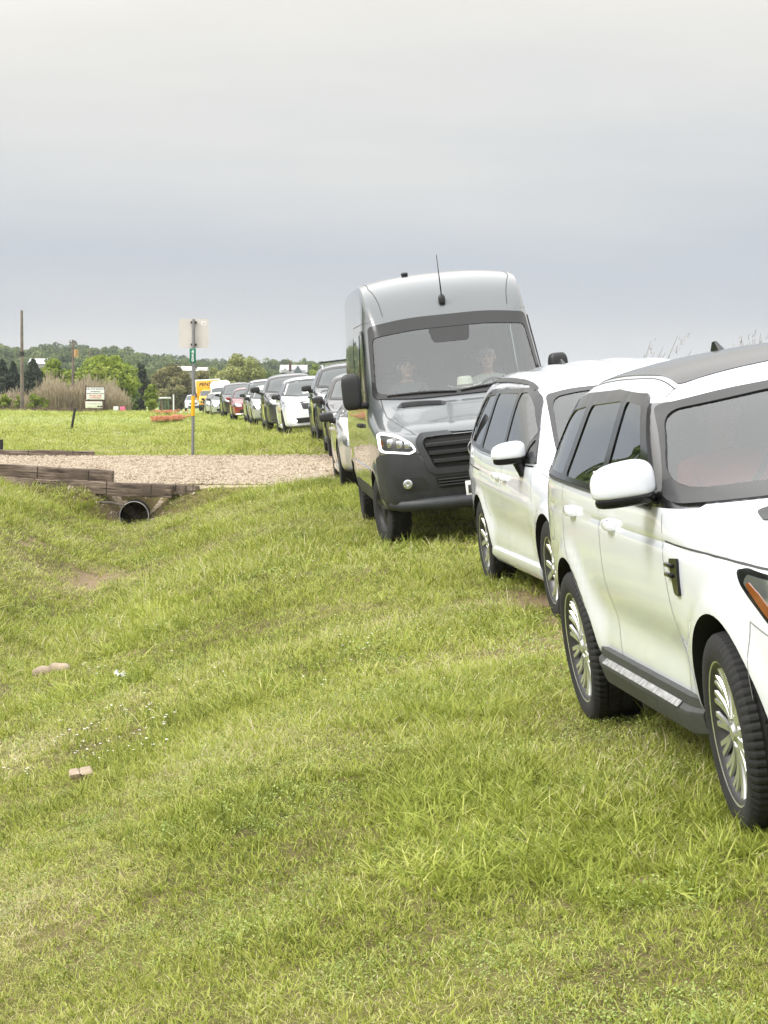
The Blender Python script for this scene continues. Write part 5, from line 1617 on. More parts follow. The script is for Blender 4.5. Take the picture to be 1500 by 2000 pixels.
M['grass'] = leaf_mat('grass_blades', [(0, (.11, .142, .018)), (.25, (.245, .298, .038)), (.55, (.385, .432, .080)), (.80, (.53, .54, .16)), (.92, (.63, .58, .30)), (1, (.67, .60, .40))], .34, .55)
M['leafgrass'] = leaf_mat('broad_leaf_weed', [(0, (.17, .24, .055)), (.6, (.30, .38, .10)), (1, (.45, .50, .19))], .3, .6)
M['petal'] = pmat('white_petals', (.75, .74, .66), .7)
M['wild_orange'] = leaf_mat('orange_red_wildflower', [(0, (.60, .20, .12)), (.6, (.70, .32, .20)), (1, (.66, .45, .28))], .3, .6)

def mesh_from(name, V, Fc, mat, tint=None, smooth=True):
    me = bpy.data.meshes.new(name)
    V = np.asarray(V, np.float32); 
    me.vertices.add(len(V)); me.vertices.foreach_set('co', V.ravel())
    lens = np.array([len(f) for f in Fc], np.int32) if not isinstance(Fc, np.ndarray) else np.full(len(Fc), Fc.shape[1], np.int32)
    idx = np.concatenate([np.asarray(f) for f in Fc]).astype(np.int32) if not isinstance(Fc, np.ndarray) else Fc.ravel().astype(np.int32)
    me.loops.add(len(idx)); me.loops.foreach_set('vertex_index', idx)
    st = np.concatenate([[0], np.cumsum(lens)[:-1]]).astype(np.int32)
    me.polygons.add(len(lens)); me.polygons.foreach_set('loop_start', st); me.polygons.foreach_set('loop_total', lens)
    if tint is not None:
        a = me.attributes.new('tint', 'FLOAT', 'POINT'); a.data.foreach_set('value', np.asarray(tint, np.float32))
    me.update(); me.validate()
    if smooth: me.shade_smooth()
    me.materials.append(mat)
    return me

def tuft(name, n, h0, h1, w, spread, lean, mat, seed, tint0=.25, tint1=.65, dry=.06, seg=3):
    R = random.Random(seed); V = []; Fc = []; T = []
    for i in range(n):
        a = R.uniform(0, 2 * PI); r = spread * math.sqrt(R.random())
        bx_, by_ = r * math.cos(a), r * math.sin(a)
        d = R.uniform(0, 2 * PI) if R.random() < .4 else a + R.uniform(-.7, .7)
        h = R.uniform(h0, h1); ln = R.uniform(.25, 1) * lean * h
        ww = w * R.uniform(.7, 1.25); px_, py_ = -math.sin(d) * ww / 2, math.cos(d) * ww / 2
        tw = R.uniform(-.6, .6)
        t = R.uniform(tint0, tint1)
        if R.random() < dry: t = R.uniform(.9, 1.0)
        s = len(V)
        for k in range(seg + 1):
            f = k / seg
            x = bx_ + math.cos(d) * ln * f ** 1.8; y = by_ + math.sin(d) * ln * f ** 1.8
            z = h * (f - .28 * lean * f * f) - .01
            q = (1 - f) ** .6 if k < seg else 0
            c, s_ = math.cos(tw * f), math.sin(tw * f)
            qx, qy = (px_ * c - py_ * s_) * q, (px_ * s_ + py_ * c) * q
            if k < seg:
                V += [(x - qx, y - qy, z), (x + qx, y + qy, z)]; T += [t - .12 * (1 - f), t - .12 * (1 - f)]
            else:
                V.append((x, y, z)); T.append(t + .05)
        for k in range(seg - 1): Fc.append((s + 2 * k, s + 2 * k + 1, s + 2 * k + 3, s + 2 * k + 2))
        Fc.append((s + 2 * seg - 2, s + 2 * seg - 1, s + 2 * seg))
    return mesh_from(name, V, Fc, mat, T)

def rosette(name, n, size, mat, seed, height=.05):
    R = random.Random(seed); V = []; Fc = []; T = []
    for i in range(n):
        a = R.uniform(0, 2 * PI); r = .09 * math.sqrt(R.random()); z = height * R.uniform(.3, 1)
        c = Vector((r * math.cos(a), r * math.sin(a), z)); sz = size * R.uniform(.6, 1.2)
        M3 = Euler((R.uniform(-.6, .6), R.uniform(-.6, .6), R.uniform(0, 6.3))).to_matrix(); t = R.random(); s = len(V)
        for k in range(7):
            b_ = 2 * PI * k / 7; rr = sz * (1 if k % 7 else .6)
            V.append(tuple(c + M3 @ Vector((rr * math.cos(b_), rr * .7 * math.sin(b_), .0)))); T.append(t)
        Fc.append(tuple(range(s, s + 7)))
    return mesh_from(name, V, Fc, mat, T, False)

def flower(name, n, mat, stem, seed, h=.16, size=.011):
    R = random.Random(seed); V = []; Fc = []; T = []; mi = []
    for i in range(n):
        a = R.uniform(0, 2 * PI); r = .09 * math.sqrt(R.random()); hh = h * R.uniform(.6, 1.1)
        b_ = Vector((r * math.cos(a), r * math.sin(a), 0)); e = b_ + Vector((R.uniform(-.03, .03), R.uniform(-.03, .03), hh)); s = len(V)
        for q in (b_, e):
            for k in range(3): V.append(tuple(q + Vector((.0018 * math.cos(2.1 * k), .0018 * math.sin(2.1 * k), 0)))); T.append(.3)
        for k in range(3): Fc.append((s + k, s + (k + 1) % 3, s + 3 + (k + 1) % 3, s + 3 + k)); mi.append(1)
        for k in range(5):
            d = 2 * PI * k / 5 + R.random(); s = len(V); u = Vector((math.cos(d), math.sin(d), .6)) * size * 1.3; w = Vector((-math.sin(d), math.cos(d), 0)) * size * .55
            V += [tuple(e), tuple(e + u * .6 + w), tuple(e + u), tuple(e + u * .6 - w)]; T += [R.random()] * 4
            Fc.append((s, s + 1, s + 2, s + 3)); mi.append(0)
    me = mesh_from(name, V, Fc, mat, T, False); me.materials.append(stem)
    me.polygons.foreach_set('material_index', mi); return me

def scatter(name, pts, rot, scl, idx, meshes, kind='stuff'):
    """one object: meshes instanced on points by geometry nodes"""
    c = bpy.data.collections.new(name + '_kinds')
    for i, me in enumerate(meshes):
        o = bpy.data.objects.new('%s_%02d' % (me.name, i), me); o.name = 'k%02d_%s' % (i, me.name); c.objects.link(o)
    me = bpy.data.meshes.new(name); n = len(pts)
    me.vertices.add(n); me.vertices.foreach_set('co', np.asarray(pts, np.float32).ravel())
    a = me.attributes.new('rot', 'FLOAT_VECTOR', 'POINT'); a.data.foreach_set('vector', np.asarray(rot, np.float32).ravel())
    a = me.attributes.new('scl', 'FLOAT_VECTOR', 'POINT'); a.data.foreach_set('vector', np.asarray(scl, np.float32).ravel())
    a = me.attributes.new('idx', 'INT', 'POINT'); a.data.foreach_set('value', np.asarray(idx, np.int32))
    o = bpy.data.objects.new(name, me); COL.objects.link(o)
    ng = bpy.data.node_groups.new(name + '_nodes', 'GeometryNodeTree')
    ng.interface.new_socket('Geometry', in_out='INPUT', socket_type='NodeSocketGeometry'); ng.interface.new_socket('Geometry', in_out='OUTPUT', socket_type='NodeSocketGeometry')
    N = ng.nodes.new; Lk = ng.links.new
    gi = N('NodeGroupInput'); go = N('NodeGroupOutput'); ip = N('GeometryNodeInstanceOnPoints'); ci = N('GeometryNodeCollectionInfo')
    ci.inputs['Collection'].default_value = c; ci.inputs['Separate Children'].default_value = True; ci.inputs['Reset Children'].default_value = True
    def na(nm, t):
        x = N('GeometryNodeInputNamedAttribute'); x.data_type = t; x.inputs['Name'].default_value = nm; return x
    Lk(gi.outputs[0], ip.inputs['Points']); Lk(ci.outputs[0], ip.inputs['Instance']); ip.inputs['Pick Instance'].default_value = True
    Lk(na('idx', 'INT').outputs[0], ip.inputs['Instance Index']); Lk(na('rot', 'FLOAT_VECTOR').outputs[0], ip.inputs['Rotation']); Lk(na('scl', 'FLOAT_VECTOR').outputs[0], ip.inputs['Scale'])
    Lk(ip.outputs[0], go.inputs[0])
    md = o.modifiers.new('scatter', 'NODES'); md.node_group = ng
    if kind: o['kind'] = kind
    return o

def sample_zone(y0, y1, dens, margin=.118, pad=1.0):
    """random ground points inside the view wedge"""
    area = (margin * 2) * (y1 * y1 - y0 * y0) / 2 * 1.72 + 2 * pad * (y1 - y0)
    n = int(area * dens)
    hw1 = margin * 1.72 * y1 + pad
    Y = []; X = []
    need = n
    while need > 0:
        k = int(need * 2.5) + 100
        y = RNG.uniform(y0, y1, k); x = RNG.uniform(-hw1, hw1, k)
        ok = np.abs(x) < margin * 1.72 * y + pad
        X.append(x[ok][:need]); Y.append(y[ok][:need]); need -= len(X[-1])
    return np.concatenate(X), np.concatenate(Y)

def build_grass():
    kinds = []
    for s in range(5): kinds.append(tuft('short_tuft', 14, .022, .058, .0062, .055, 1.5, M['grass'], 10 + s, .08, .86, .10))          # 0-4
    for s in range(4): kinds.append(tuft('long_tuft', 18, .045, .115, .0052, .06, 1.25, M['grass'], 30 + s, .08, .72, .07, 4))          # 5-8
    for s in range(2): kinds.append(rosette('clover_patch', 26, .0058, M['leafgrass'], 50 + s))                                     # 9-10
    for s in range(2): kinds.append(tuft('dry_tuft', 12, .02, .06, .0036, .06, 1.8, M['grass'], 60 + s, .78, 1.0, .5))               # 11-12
    for s in range(2): kinds.append(tuft('wide_tuft', 12, .05, .115, .009, .05, 1.4, M['grass'], 70 + s, .25, .75, .0, 4))             # 13-14
    PX = []; SC_ = []; ID = []; RT = []
    zones = [(5.2, 9, 2000, .80), (9, 14, 1300, .88), (14, 22, 520, 1.2), (22, 37.4, 230, 1.5), (37.4, 62, 75, 2.0), (62, 110, 26, 2.6), (110, 215, 8, 3.6)]
    for y0, y1, dens, sc in zones:
        X, Y = sample_zone(y0, y1, dens)
        u = X - np.interp(Y, RY, RX)
        soil = soil_mask(X, Y)
        keep = RNG.random(len(X)) > soil * 1.05
        keep &= u < np.where(Y < 22, 2.6, 2.0)
        gravel = (Y > DRIVE0 - .15 + .25 * (vnoise(X, Y, .6, 21) - .5)) & (Y < DRIVE1 + .25 + .7 * (vnoise(X, Y, 1.1, 22) - .5)) & (u < 2)
        keep &= ~gravel
        thin = vnoise(X, Y, 1.3, 11) * .6 + vnoise(X, Y, .35, 12) * .4
        keep &= RNG.random(len(X)) < .16 + 1.3 * thin
        X, Y, u, thin = X[keep], Y[keep], u[keep], thin[keep]
        n = len(X)
        lush = vnoise(X, Y, 1.9, 13) * .55 + vnoise(X, Y, .6, 14) * .45
        lush = lush + .22 * np.exp(-((u + .35) / .7) ** 2) + .10 * (u > .2) + .10 * sstep(46, 52, Y) + .12 * sstep(1.0, 2.2, -u) * (Y > 20) * (Y < 37)
        r = RNG.random(n)
        idx = RNG.integers(0, 5, n)
        p_long = np.clip((lush - .54) * 2.0, .015, .6)
        idx = np.where(r < p_long, RNG.integers(5, 9, n), idx)
        r2 = RNG.random(n)
        wide = vnoise(X, Y, .9, 15)
        idx = np.where((r2 < .22) & (wide > .76) & (lush > .45), RNG.integers(13, 15, n), idx)
        clov = vnoise(X, Y, .5, 16)
        idx = np.where((r2 > .84) & (clov > .62), RNG.integers(9, 11, n), idx)
        dry = vnoise(X, Y, 1.1, 17) * .6 + vnoise(X, Y, 4, 18) * .4
        idx = np.where(RNG.random(n) < np.clip((dry - .42) * 1.6, .07, .6), RNG.integers(11, 13, n), idx)
        idx = np.where((Y > 58) & ((idx >= 9) & (idx <= 10) | (idx >= 13)), RNG.integers(0, 5, n), idx)
        idx = np.where((Y > 90) & (idx >= 5) & (idx <= 8), RNG.integers(0, 5, n), idx)
        s = sc * RNG.uniform(.65, 1.25, n) * (.8 + .5 * lush)
        vs = s * np.where(Y > 37, .78, 1) * np.where(Y > 60, .75, 1)
        under = (u > .25) & (Y < 34)
        vs = np.where(under, vs * .7, vs)
        Z = height(X, Y) - .004
        PX.append(np.stack([X, Y, Z], -1)); SC_.append(np.stack([s, s, vs], -1)); ID.append(idx)
        RT.append(np.stack([RNG.normal(0, .30, n), RNG.normal(0, .30, n), RNG.uniform(0, 6.283, n)], -1))
    o = scatter('grass', np.concatenate(PX), np.concatenate(RT), np.concatenate(SC_), np.concatenate(ID), kinds)
    print('grass points', sum(len(p) for p in PX))
    # small white flowers in loose drifts
    fl = [flower('white_flower', 3, M['petal'], M['leafgrass'], s, .11, .0075) for s in range(3)]
    P_ = []
    for (px, py, Y, n, sp) in ((280, 1395, 15.2, 10, .26), (215, 1470, 13.6, 9, .24), (130, 1475, 13.4, 4, .3), (40, 1465, 13.6, 6, .22), (300, 1240, 19.5, 9, .4), (270, 1035, 33, 14, .4), (545, 1080, 26, 6, .6), (480, 1175, 22, 6, .5), (400, 1090, 25, 7, .9), (640, 1350, 14.5, 5, .6)):
        c = P(px, py, Y)
        for i in range(n): P_.append((c.x + RNG.normal(0, sp), c.y + RNG.normal(0, sp * 1.6)))
    P_ = np.array(P_); Z = height(P_[:, 0], P_[:, 1]); n = len(P_)
    scatter('wildflowers', np.column_stack([P_, Z]), np.column_stack([np.zeros(n), np.zeros(n), RNG.uniform(0, 6, n)]), np.repeat(RNG.uniform(.8, 1.4, n)[:, None], 3, 1), RNG.integers(0, 3, n), fl)
    # orange-red patch out in the field
    fr = [flower('red_flower', 9, M['wild_orange'], M['leafgrass'], 40 + s, .22, .04) for s in range(3)]
    n = 170
    c = P(333, 821, 108)
    Xf = c.x + RNG.normal(0, .24, n); Yf = c.y + RNG.normal(0, 2.2, n)
    Xf2 = P(325, 811, 142).x + RNG.normal(0, .3, 30); Yf2 = 142 + RNG.normal(0, 2, 30)
    Xf = np.concatenate([Xf, Xf2]); Yf = np.concatenate([Yf, Yf2]); n = len(Xf)
    scatter('red_wildflowers', np.column_stack([Xf, Yf, height(Xf, Yf)]), np.column_stack([np.zeros(n), np.zeros(n), RNG.uniform(0, 6, n)]), np.repeat(RNG.uniform(1.0, 1.7, n)[:, None], 3, 1), RNG.integers(0, 3, n), fr)

# ------------------------------------------------------------------ trees
M['bark'] = pmat('bark', (.10, .085, .07), .95, var=.4, vscale=4, bump=.6, bscale=12)
def crown_mat(name, lo, mid, hi, tr=.3): return leaf_mat(name, [(0, lo), (.5, mid), (1, hi)], tr, .25, .7, .15)
CM = dict(
    bright=crown_mat('spring_green_leaves', (.11, .155, .022), (.26, .33, .05), (.43, .48, .11)),
    mid=crown_mat('mid_green_leaves', (.06, .105, .022), (.14, .21, .05), (.25, .32, .09)),
    cedar=crown_mat('cedar_needles', (.018, .028, .016), (.045, .06, .034), (.09, .105, .06), .1),
    olive=crown_mat('olive_oak_leaves', (.075, .075, .03), (.19, .18, .07), (.32, .30, .13)),
    willow=crown_mat('pale_willow_leaves', (.14, .16, .05), (.28, .30, .10), (.42, .43, .19)),
    far=crown_mat('far_wood_leaves', (.04, .065, .022), (.11, .15, .045), (.22, .26, .09)))

def leaf_cards(C, Rr, n, size, rng, jitter=.35):
    """random leaf-spray quads scattered through clump spheres; returns verts, faces, tint"""
    V = []; T = []
    for c, r in zip(C, Rr):
        d = rng.normal(size=(n, 3)); d /= np.linalg.norm(d, axis=1)[:, None]
        p = c + d * (r * rng.uniform(.45, 1.0, n) ** .6)[:, None] * np.array([1, 1, .8])
        nr = d + rng.normal(0, .55, (n, 3)); nr /= np.linalg.norm(nr, axis=1)[:, None]
        a = np.cross(nr, rng.normal(size=(n, 3))); a /= np.linalg.norm(a, axis=1)[:, None]
        b = np.cross(nr, a)
        s = size * rng.uniform(.6, 1.4, n)[:, None]
        a = a * s; b = b * s * .62
        V.append(np.stack([p - a, p - b * .9, p + a, p + b], 1))
        t0 = rng.uniform(.25, .75)
        T.append(np.repeat(np.clip(t0 + rng.normal(0, .16, n), 0, 1), 4))
    V = np.concatenate(V).reshape(-1, 3); T = np.concatenate(T)
    Fc = np.arange(len(V)).reshape(-1, 4)
    return V, Fc, T

def tree_parts(shape, H, W, kind, seed, size=.3, clumps=34, n=60, trunk_h=.25, tr=.18):
    size = size * .52; n = int(n * 2.6)
    rng = np.random.default_rng(seed); R = random.Random(seed)
    C = []; Rr = []
    for i in range(clumps):
        if shape == 'cone':
            f = (i + .5) / clumps; z = H * (.06 + .92 * f); rad_ = W / 2 * (1 - f) ** .8 * R.uniform(.45, .95)
            a = i * 2.4 + R.uniform(-.5, .5); C.append((rad_ * math.cos(a), rad_ * math.sin(a), z)); Rr.append(max(.16 * W * (1.15 - f), .12) * R.uniform(.8, 1.3))
        else:
            while True:
                q = np.array([R.uniform(-1, 1) for _ in range(3)])
                if .25 < np.linalg.norm(q) < 1: break
            zz = H * (trunk_h + (1 - trunk_h) * (.5 + .47 * q[2]))
            taper = 1 - .35 * max(0, q[2]) if shape == 'round' else 1 - .55 * max(0, q[2])
            C.append((q[0] * W / 2 * .85 * taper, q[1] * W / 2 * .85 * taper, zz)); Rr.append(W * R.uniform(.10, .19))
    C = np.array(C)
    crown = leaf_cards(C, Rr, n, size, rng)
    bm = bmesh.new()
    top = H * (.9 if shape == 'cone' else .6)
    pts = [Vector((0, 0, -.2)), Vector((R.uniform(-.05, .05) * W, 0, H * .2)), Vector((R.uniform(-.06, .06) * W, R.uniform(-.05, .05) * W, H * .42)), Vector((0, 0, top))]
    tube(bm, pts, [tr, tr * .75, tr * .5, .03], 7)
    if shape != 'cone':
        for i in range(7):
            c = C[R.randrange(len(C))]; b0 = pts[1].lerp(pts[2], R.random())
            m_ = b0.lerp(Vector(c), .5) + Vector((0, 0, -.04 * H))
            tube(bm, [b0, m_, Vector(c)], [tr * .4, tr * .25, .02], 5)
    return crown, bm

def tree(name, label, x, y, H, W, kind, seed, shape='round', group=None, **kw):
    t = thing(name, label, 'tree', (x, y, zat(x, y) - .05), (0, 0, 0), group)
    (V, Fc, T), bm = tree_parts(shape, H, W, kind, seed, **kw)
    obj('trunk', bm, M['bark'], t, 60)
    me = mesh_from('crown', V, Fc, CM[kind], T, False)
    o = bpy.data.objects.new('crown', me); COL.objects.link(o); o.parent = t
    return t

def build_trees():
    def at(px, base, Y): p = P(px, base, Y); return p.x, Y
    k = 4400.0
    def T(name, label, px, Y, top, wpx, kind, seed, shape='round', group=None, **kw):
        x = (px - 750) / k * Y
        zb = zat(x, Y); ztop = CAMZ + (760 - top) / k * Y
        H = max(1.2, ztop - zb); W = wpx / k * Y
        return tree(name, label, x, Y, H, W, kind, seed, shape, group, **kw)
    g = 'trees behind the dry reeds'
    T('cedar_tree', 'dark pointed cedar at the left photo edge behind the reeds', 6, 232, 700, 84, 'cedar', 1, 'cone', g, size=.24, clumps=60, n=45)
    T('cedar_tree', 'narrow dark cedar just left of the tallest utility pole', 27, 236, 704, 64, 'cedar', 2, 'cone', g, size=.24, clumps=60, n=45)
    T('cedar_tree', 'broad dark cedar right of the tallest utility pole', 66, 230, 700, 92, 'cedar', 3, 'cone', g, size=.26, clumps=70, n=50)
    T('leafy_tree', 'mid green round tree between the broad cedar and the second utility pole', 107, 240, 702, 78, 'bright', 4, 'round', g, size=.30, clumps=44, n=80)
    T('leafy_tree', 'small pale green tree behind the second utility pole', 138, 226, 716, 60, 'bright', 5, 'round', g, size=.28, clumps=34, n=70, trunk_h=.1)
    T('leafy_tree', 'large bright lime green tree behind the white board sign', 206, 224, 690, 124, 'bright', 6, 'round', g, size=.30, clumps=74, n=110, trunk_h=.12)
    T('leafy_tree', 'dark green tree on the right flank of the lime green tree', 248, 236, 706, 52, 'mid', 7, 'round', g, size=.28, clumps=40, n=80, trunk_h=.08)
    T('cedar_tree', 'tall dark ragged cedar beside the olive oak', 275, 246, 706, 46, 'cedar', 8, 'oval', g, size=.26, clumps=54, n=70, trunk_h=.05)
    T('leafy_tree', 'young fresh green tree in front of the ragged cedar', 297, 214, 744, 34, 'bright', 9, 'oval', g, size=.24, clumps=34, n=70, trunk_h=.05)
    T('leafy_tree', 'low green shrubby tree right of the white and pink yard signs', 258, 205, 772, 26, 'mid', 10, 'oval', g, size=.22, clumps=20, n=60, trunk_h=.03)
    g2 = 'trees beyond the end of the queue'
    T('oak_tree', 'wide olive brown oak left of the sign post', 338, 330, 716, 104, 'olive', 11, 'round', g2, size=.42, clumps=80, n=110, trunk_h=.12)
    T('oak_tree', 'darker olive oak partly behind the sign post', 398, 350, 724, 62, 'olive', 12, 'round', g2, size=.42, clumps=46, n=90, trunk_h=.15)
    T('willow_tree', 'broad pale willow-green tree above the yellow truck', 474, 330, 696, 116, 'willow', 13, 'round', g2, size=.40, clumps=90, n=110, trunk_h=.08)
    T('willow_tree', 'small pale green tree between sign post and willow-green tree', 424, 342, 716, 48, 'willow', 14, 'round', g2, size=.40, clumps=30, n=90, trunk_h=.1)
    T('leafy_tree', 'lone green tree in front of the grey roofed house', 520, 420, 722, 32, 'mid', 15, 'round', g2, size=.5, clumps=20, n=70)
    T('leafy_tree', 'yellow green bush tree right of the grey roofed house', 618, 430, 711, 50, 'bright', 16, 'round', g2, size=.5, clumps=26, n=80)
    T('leafy_tree', 'green tree closest to the grey van edge at the house level', 660, 440, 716, 70, 'willow', 17, 'round', g2, size=.5, clumps=34, n=80)
    T('leafy_tree', 'dim green tree behind the roof rails of the slate SUV', 575, 460, 731, 60, 'mid', 18, 'round', g2, size=.5, clumps=26, n=80)
    # low shrubs on the old fence line at the far left
    for i, (px, top, w) in enumerate(((10, 770, 30), (36, 774, 26), (70, 768, 34), (86, 776, 22))):
        lab = ['low green vine clump at the photo edge below the dark cedars', 'low green vine clump at the foot of the tallest utility pole', 'fuller green vine clump right of the tallest utility pole', 'small green vine clump at the right end of the vine row'][i]
        x = (px - 750) / k * 192; H = CAMZ + (760 - top) / k * 192 - zat(x, 192)
        t = thing('vine_shrub', lab, 'shrub', (x, 192, zat(x, 192)), (0, 0, 0), 'vine clumps on the fence line')
        (V, Fc, T_), bm = tree_parts('round', H, w / k * 192, 'bright', 50 + i, .18, 16, 60, .0, .04)
        obj('stem', bm, M['bark'], t); me = mesh_from('foliage', V, Fc, CM['bright'], T_, False); o = bpy.data.objects.new('foliage', me); COL.objects.link(o); o.parent = t
    # far woodland on the rise: one mass
    rng = np.random.default_rng(99)
    kinds = []
    for s in range(6):
        R = random.Random(s); cl = 12
        C = np.array([(R.uniform(-.7, .7) * 4.2, R.uniform(-.7, .7) * 4.2, 1.5 + R.uniform(0, 5.2)) for _ in range(cl)]); Rr = [R.uniform(1.1, 2.0) for _ in range(cl)]
        V, Fc, T_ = leaf_cards(C, Rr, 95, .42, rng)
        T_ = np.clip(T_ * .6 + (s / 5) * .5 - .05, 0, 1)
        kinds.append(mesh_from('far_tree', V, Fc, CM['far'], T_, False))
    n = 6200
    Y = 470 + 780 * rng.random(n) ** .8; az = rng.uniform(-.44, .06, n); X = az * Y
    keep = (vnoise(X, Y, 60, 31) * .6 + vnoise(X, Y, 22, 32) * .4 > .36) 
    keep &= ~((Y < 620) & (az > -.155) & (az < -.02) & (rng.random(n) < .55))
    X, Y = X[keep], Y[keep]; n = len(X)
    s = rng.uniform(.55, 1.15, n) * np.interp(X / Y, [-.3, -.12, -.05, .1], [1.1, .95, .8, .8])
    scatter('distant_woodland', np.column_stack([X, Y, height(X, Y) - .6]), np.column_stack([np.zeros(n), np.zeros(n), rng.uniform(0, 6.28, n)]), np.column_stack([s, s, s * rng.uniform(.8, 1.15, n)]), rng.integers(0, 6, n), kinds)
    # hedgerow and wood to the left of the picture, seen in the car windows
    n = 900
    Y = rng.uniform(150, 420, n); az = rng.uniform(-.8, -.30, n); X = az * Y
    near = (rng.random(n) < .45) & (az < -.315); Y = np.where(near, np.interp(az, [-.8, -.5, -.36, -.27], [45, 75, 120, 120]) * rng.uniform(.95, 1.3, n), Y); X = az * Y
    scatter('side_woodland', np.column_stack([X, Y, height(X, Y) - .5]), np.column_stack([np.zeros(n), np.zeros(n), rng.uniform(0, 6.28, n)]), np.repeat((rng.uniform(.7, 1.3, n) * np.where(near, np.interp(az, [-.8, -.5, -.36, -.27], [1.0, 1.15, 1.3, 1.6]), 1))[:, None], 3, 1), rng.integers(0, 6, n), kinds)

M['reed'] = leaf_mat('dry_reed', [(0, (.17, .12, .07)), (.5, (.30, .24, .155)), (1, (.42, .36, .25))], .2, .3)
def build_reeds():
    rng = np.random.default_rng(5); kinds = []
    for s in range(4):
        R = random.Random(70 + s); V = []; Fc = []; T_ = []
        for i in range(60):
            x, y = R.uniform(-.6, .6), R.uniform(-.6, .6); h = R.uniform(1.1, 2.7) if R.random() < .8 else R.uniform(2.2, 3.5)
            a = R.uniform(0, 6.28); l = R.uniform(.05, .4); w = R.uniform(.006, .016); t = R.random(); q = len(V)
            px_, py_ = -math.sin(a) * w, math.cos(a) * w
            for f in (0, .5, 1): V += [(x + math.cos(a) * l * f * f - px_ * (1.2 - f * .5), y + math.sin(a) * l * f * f - py_, h * f), (x + math.cos(a) * l * f * f + px_, y + math.sin(a) * l * f * f + py_, h * f)]; T_ += [t, t]
            Fc += [(q, q + 1, q + 3, q + 2), (q + 2, q + 3, q + 5, q + 4)]
            if R.random() < .5:      # plume
                q = len(V); c = Vector((x + math.cos(a) * l, y + math.sin(a) * l, h))
                V += [tuple(c + Vector((-.03, 0, -.1))), tuple(c + Vector((.03, .02, -.1))), tuple(c + Vector((.02, .02, .25))), tuple(c + Vector((-.01, 0, .3)))]; T_ += [.95] * 4; Fc.append((q, q + 1, q + 2, q + 3))
        kinds.append(mesh_from('reed_clump', V, Fc, M['reed'], T_, False))
    n = 950
    px = rng.uniform(-120, 243, n); Y = 199 + rng.uniform(0, 12, n) ; X = (px - 750) / 4400 * Y
    hs = np.interp(px, [-120, 0, 60, 90, 170, 205, 232, 243], [.36, .40, .5, .72, .74, .74, .62, .40]) * (.55 + .75 * vnoise(px, Y, 14, 61)) * rng.uniform(.75, 1.15, n)
    scatter('dry_reeds', np.column_stack([X, Y, height(X, Y) - .05]), np.column_stack([np.zeros(n), np.zeros(n), rng.uniform(0, 6.28, n)]), np.column_stack([np.ones(n), np.ones(n), hs]), rng.integers(0, 4, n), kinds)

def tall_weed(px, top, Y, seed, label, lean=.0, kind='grassy'):
    """a single tall dry weed on the bank beyond the road"""
    R = random.Random(seed); x = (px - 750) / F * Y; zb = zat(x, Y); H = CAMZ + (760 - top) / F * Y - zb
    t = thing('tall_weed', label, 'weed', (x, Y, zb - .02), (0, 0, 0), 'tall weeds beyond the road')
    bm = bmesh.new(); n = 7 if kind == 'grassy' else 3
    for i in range(n):
        a = R.uniform(0, 6.28); h = H * R.uniform(.8, 1.0) if i else H; l = lean * H + R.uniform(-.10, .10) * H
        tube(bm, [(R.uniform(-.08, .08), R.uniform(-.08, .08), 0), (l * .35, 0, h * .55), (l, R.uniform(-.1, .1), h)], [.010, .007, .003], 5)
    obj('stem', bm, M['weedstem'], t, 60)
    bm = bmesh.new()
    for i in range(26 if kind == 'grassy' else 14):
        f = R.uniform(.72, 1.02); c = Vector((lean * H * f * f + R.uniform(-.06, .06), R.uniform(-.06, .06), H * f))
        d = Vector((R.uniform(-.3, .5), R.uniform(-.4, .4), R.uniform(.2, 1))).normalized() * R.uniform(.04, .10); w = Vector((.006, .003, 0))
        bm.faces.new([bm.verts.new(c - w), bm.verts.new(c + w), bm.verts.new(c + d)])
    obj('seed_head', bm, M['weedhead'], t, 0)
M['weedstem'] = pmat('dry_weed_stem', (.20, .16, .11), .9)
M['weedhead'] = pmat('dry_seed_head', (.33, .27, .20), .9)
# ------------------------------------------------------------------ gravel drive, sleepers, culvert, signs, poles, far buildings
def gravel_mat():
    m, nt, b = nodes_of('pink_limestone_gravel'); N = nt.nodes.new; Lk = nt.links.new
    setp(b, Roughness=.95)
    geo = N('ShaderNodeNewGeometry')
    v = N('ShaderNodeTexVoronoi'); v.inputs['Scale'].default_value = 26; Lk(geo.outputs['Position'], v.inputs['Vector'])
    n = N('ShaderNodeTexNoise'); n.inputs['Scale'].default_value = 3; n.inputs['Detail'].default_value = 7; Lk(geo.outputs['Position'], n.inputs['Vector'])
    r = N('ShaderNodeValToRGB'); cr = r.color_ramp; cr.elements[0].color = (.25, .195, .135, 1); cr.elements[1].color = (.46, .385, .29, 1)
    e = cr.elements.new(.5); e.color = (.365, .30, .215, 1)
    sp = N('ShaderNodeSeparateXYZ'); Lk(v.outputs['Color'], sp.inputs[0])
    mx = N('ShaderNodeMix'); mx.inputs['Factor'].default_value = .45; Lk(n.outputs['Fac'], mx.inputs['A']); Lk(sp.outputs['X'], mx.inputs['B']); Lk(mx.outputs['Result'], r.inputs[0])
    Lk(r.outputs[0], b.inputs['Base Color'])
    bp = N('ShaderNodeBump'); bp.inputs['Strength'].default_value = .8; bp.inputs['Distance'].default_value = .02; Lk(v.outputs['Distance'], bp.inputs['Height']); Lk(bp.outputs['Normal'], b.inputs['Normal'])
    return m

def stone_mesh(seed, s=(1, 1, .7)):
    R = random.Random(seed); bm = bmesh.new(); bmesh.ops.create_icosphere(bm, subdivisions=2, radius=1)
    for v in bm.verts:
        k = 1 + .22 * (math.sin(v.co.x * 3 + seed) + math.sin(v.co.y * 4 + seed * 2)) * .5 + R.uniform(-.08, .08)
        v.co = Vector((v.co.x * s[0] * k, v.co.y * s[1] * k, v.co.z * s[2] * k))
    return bm

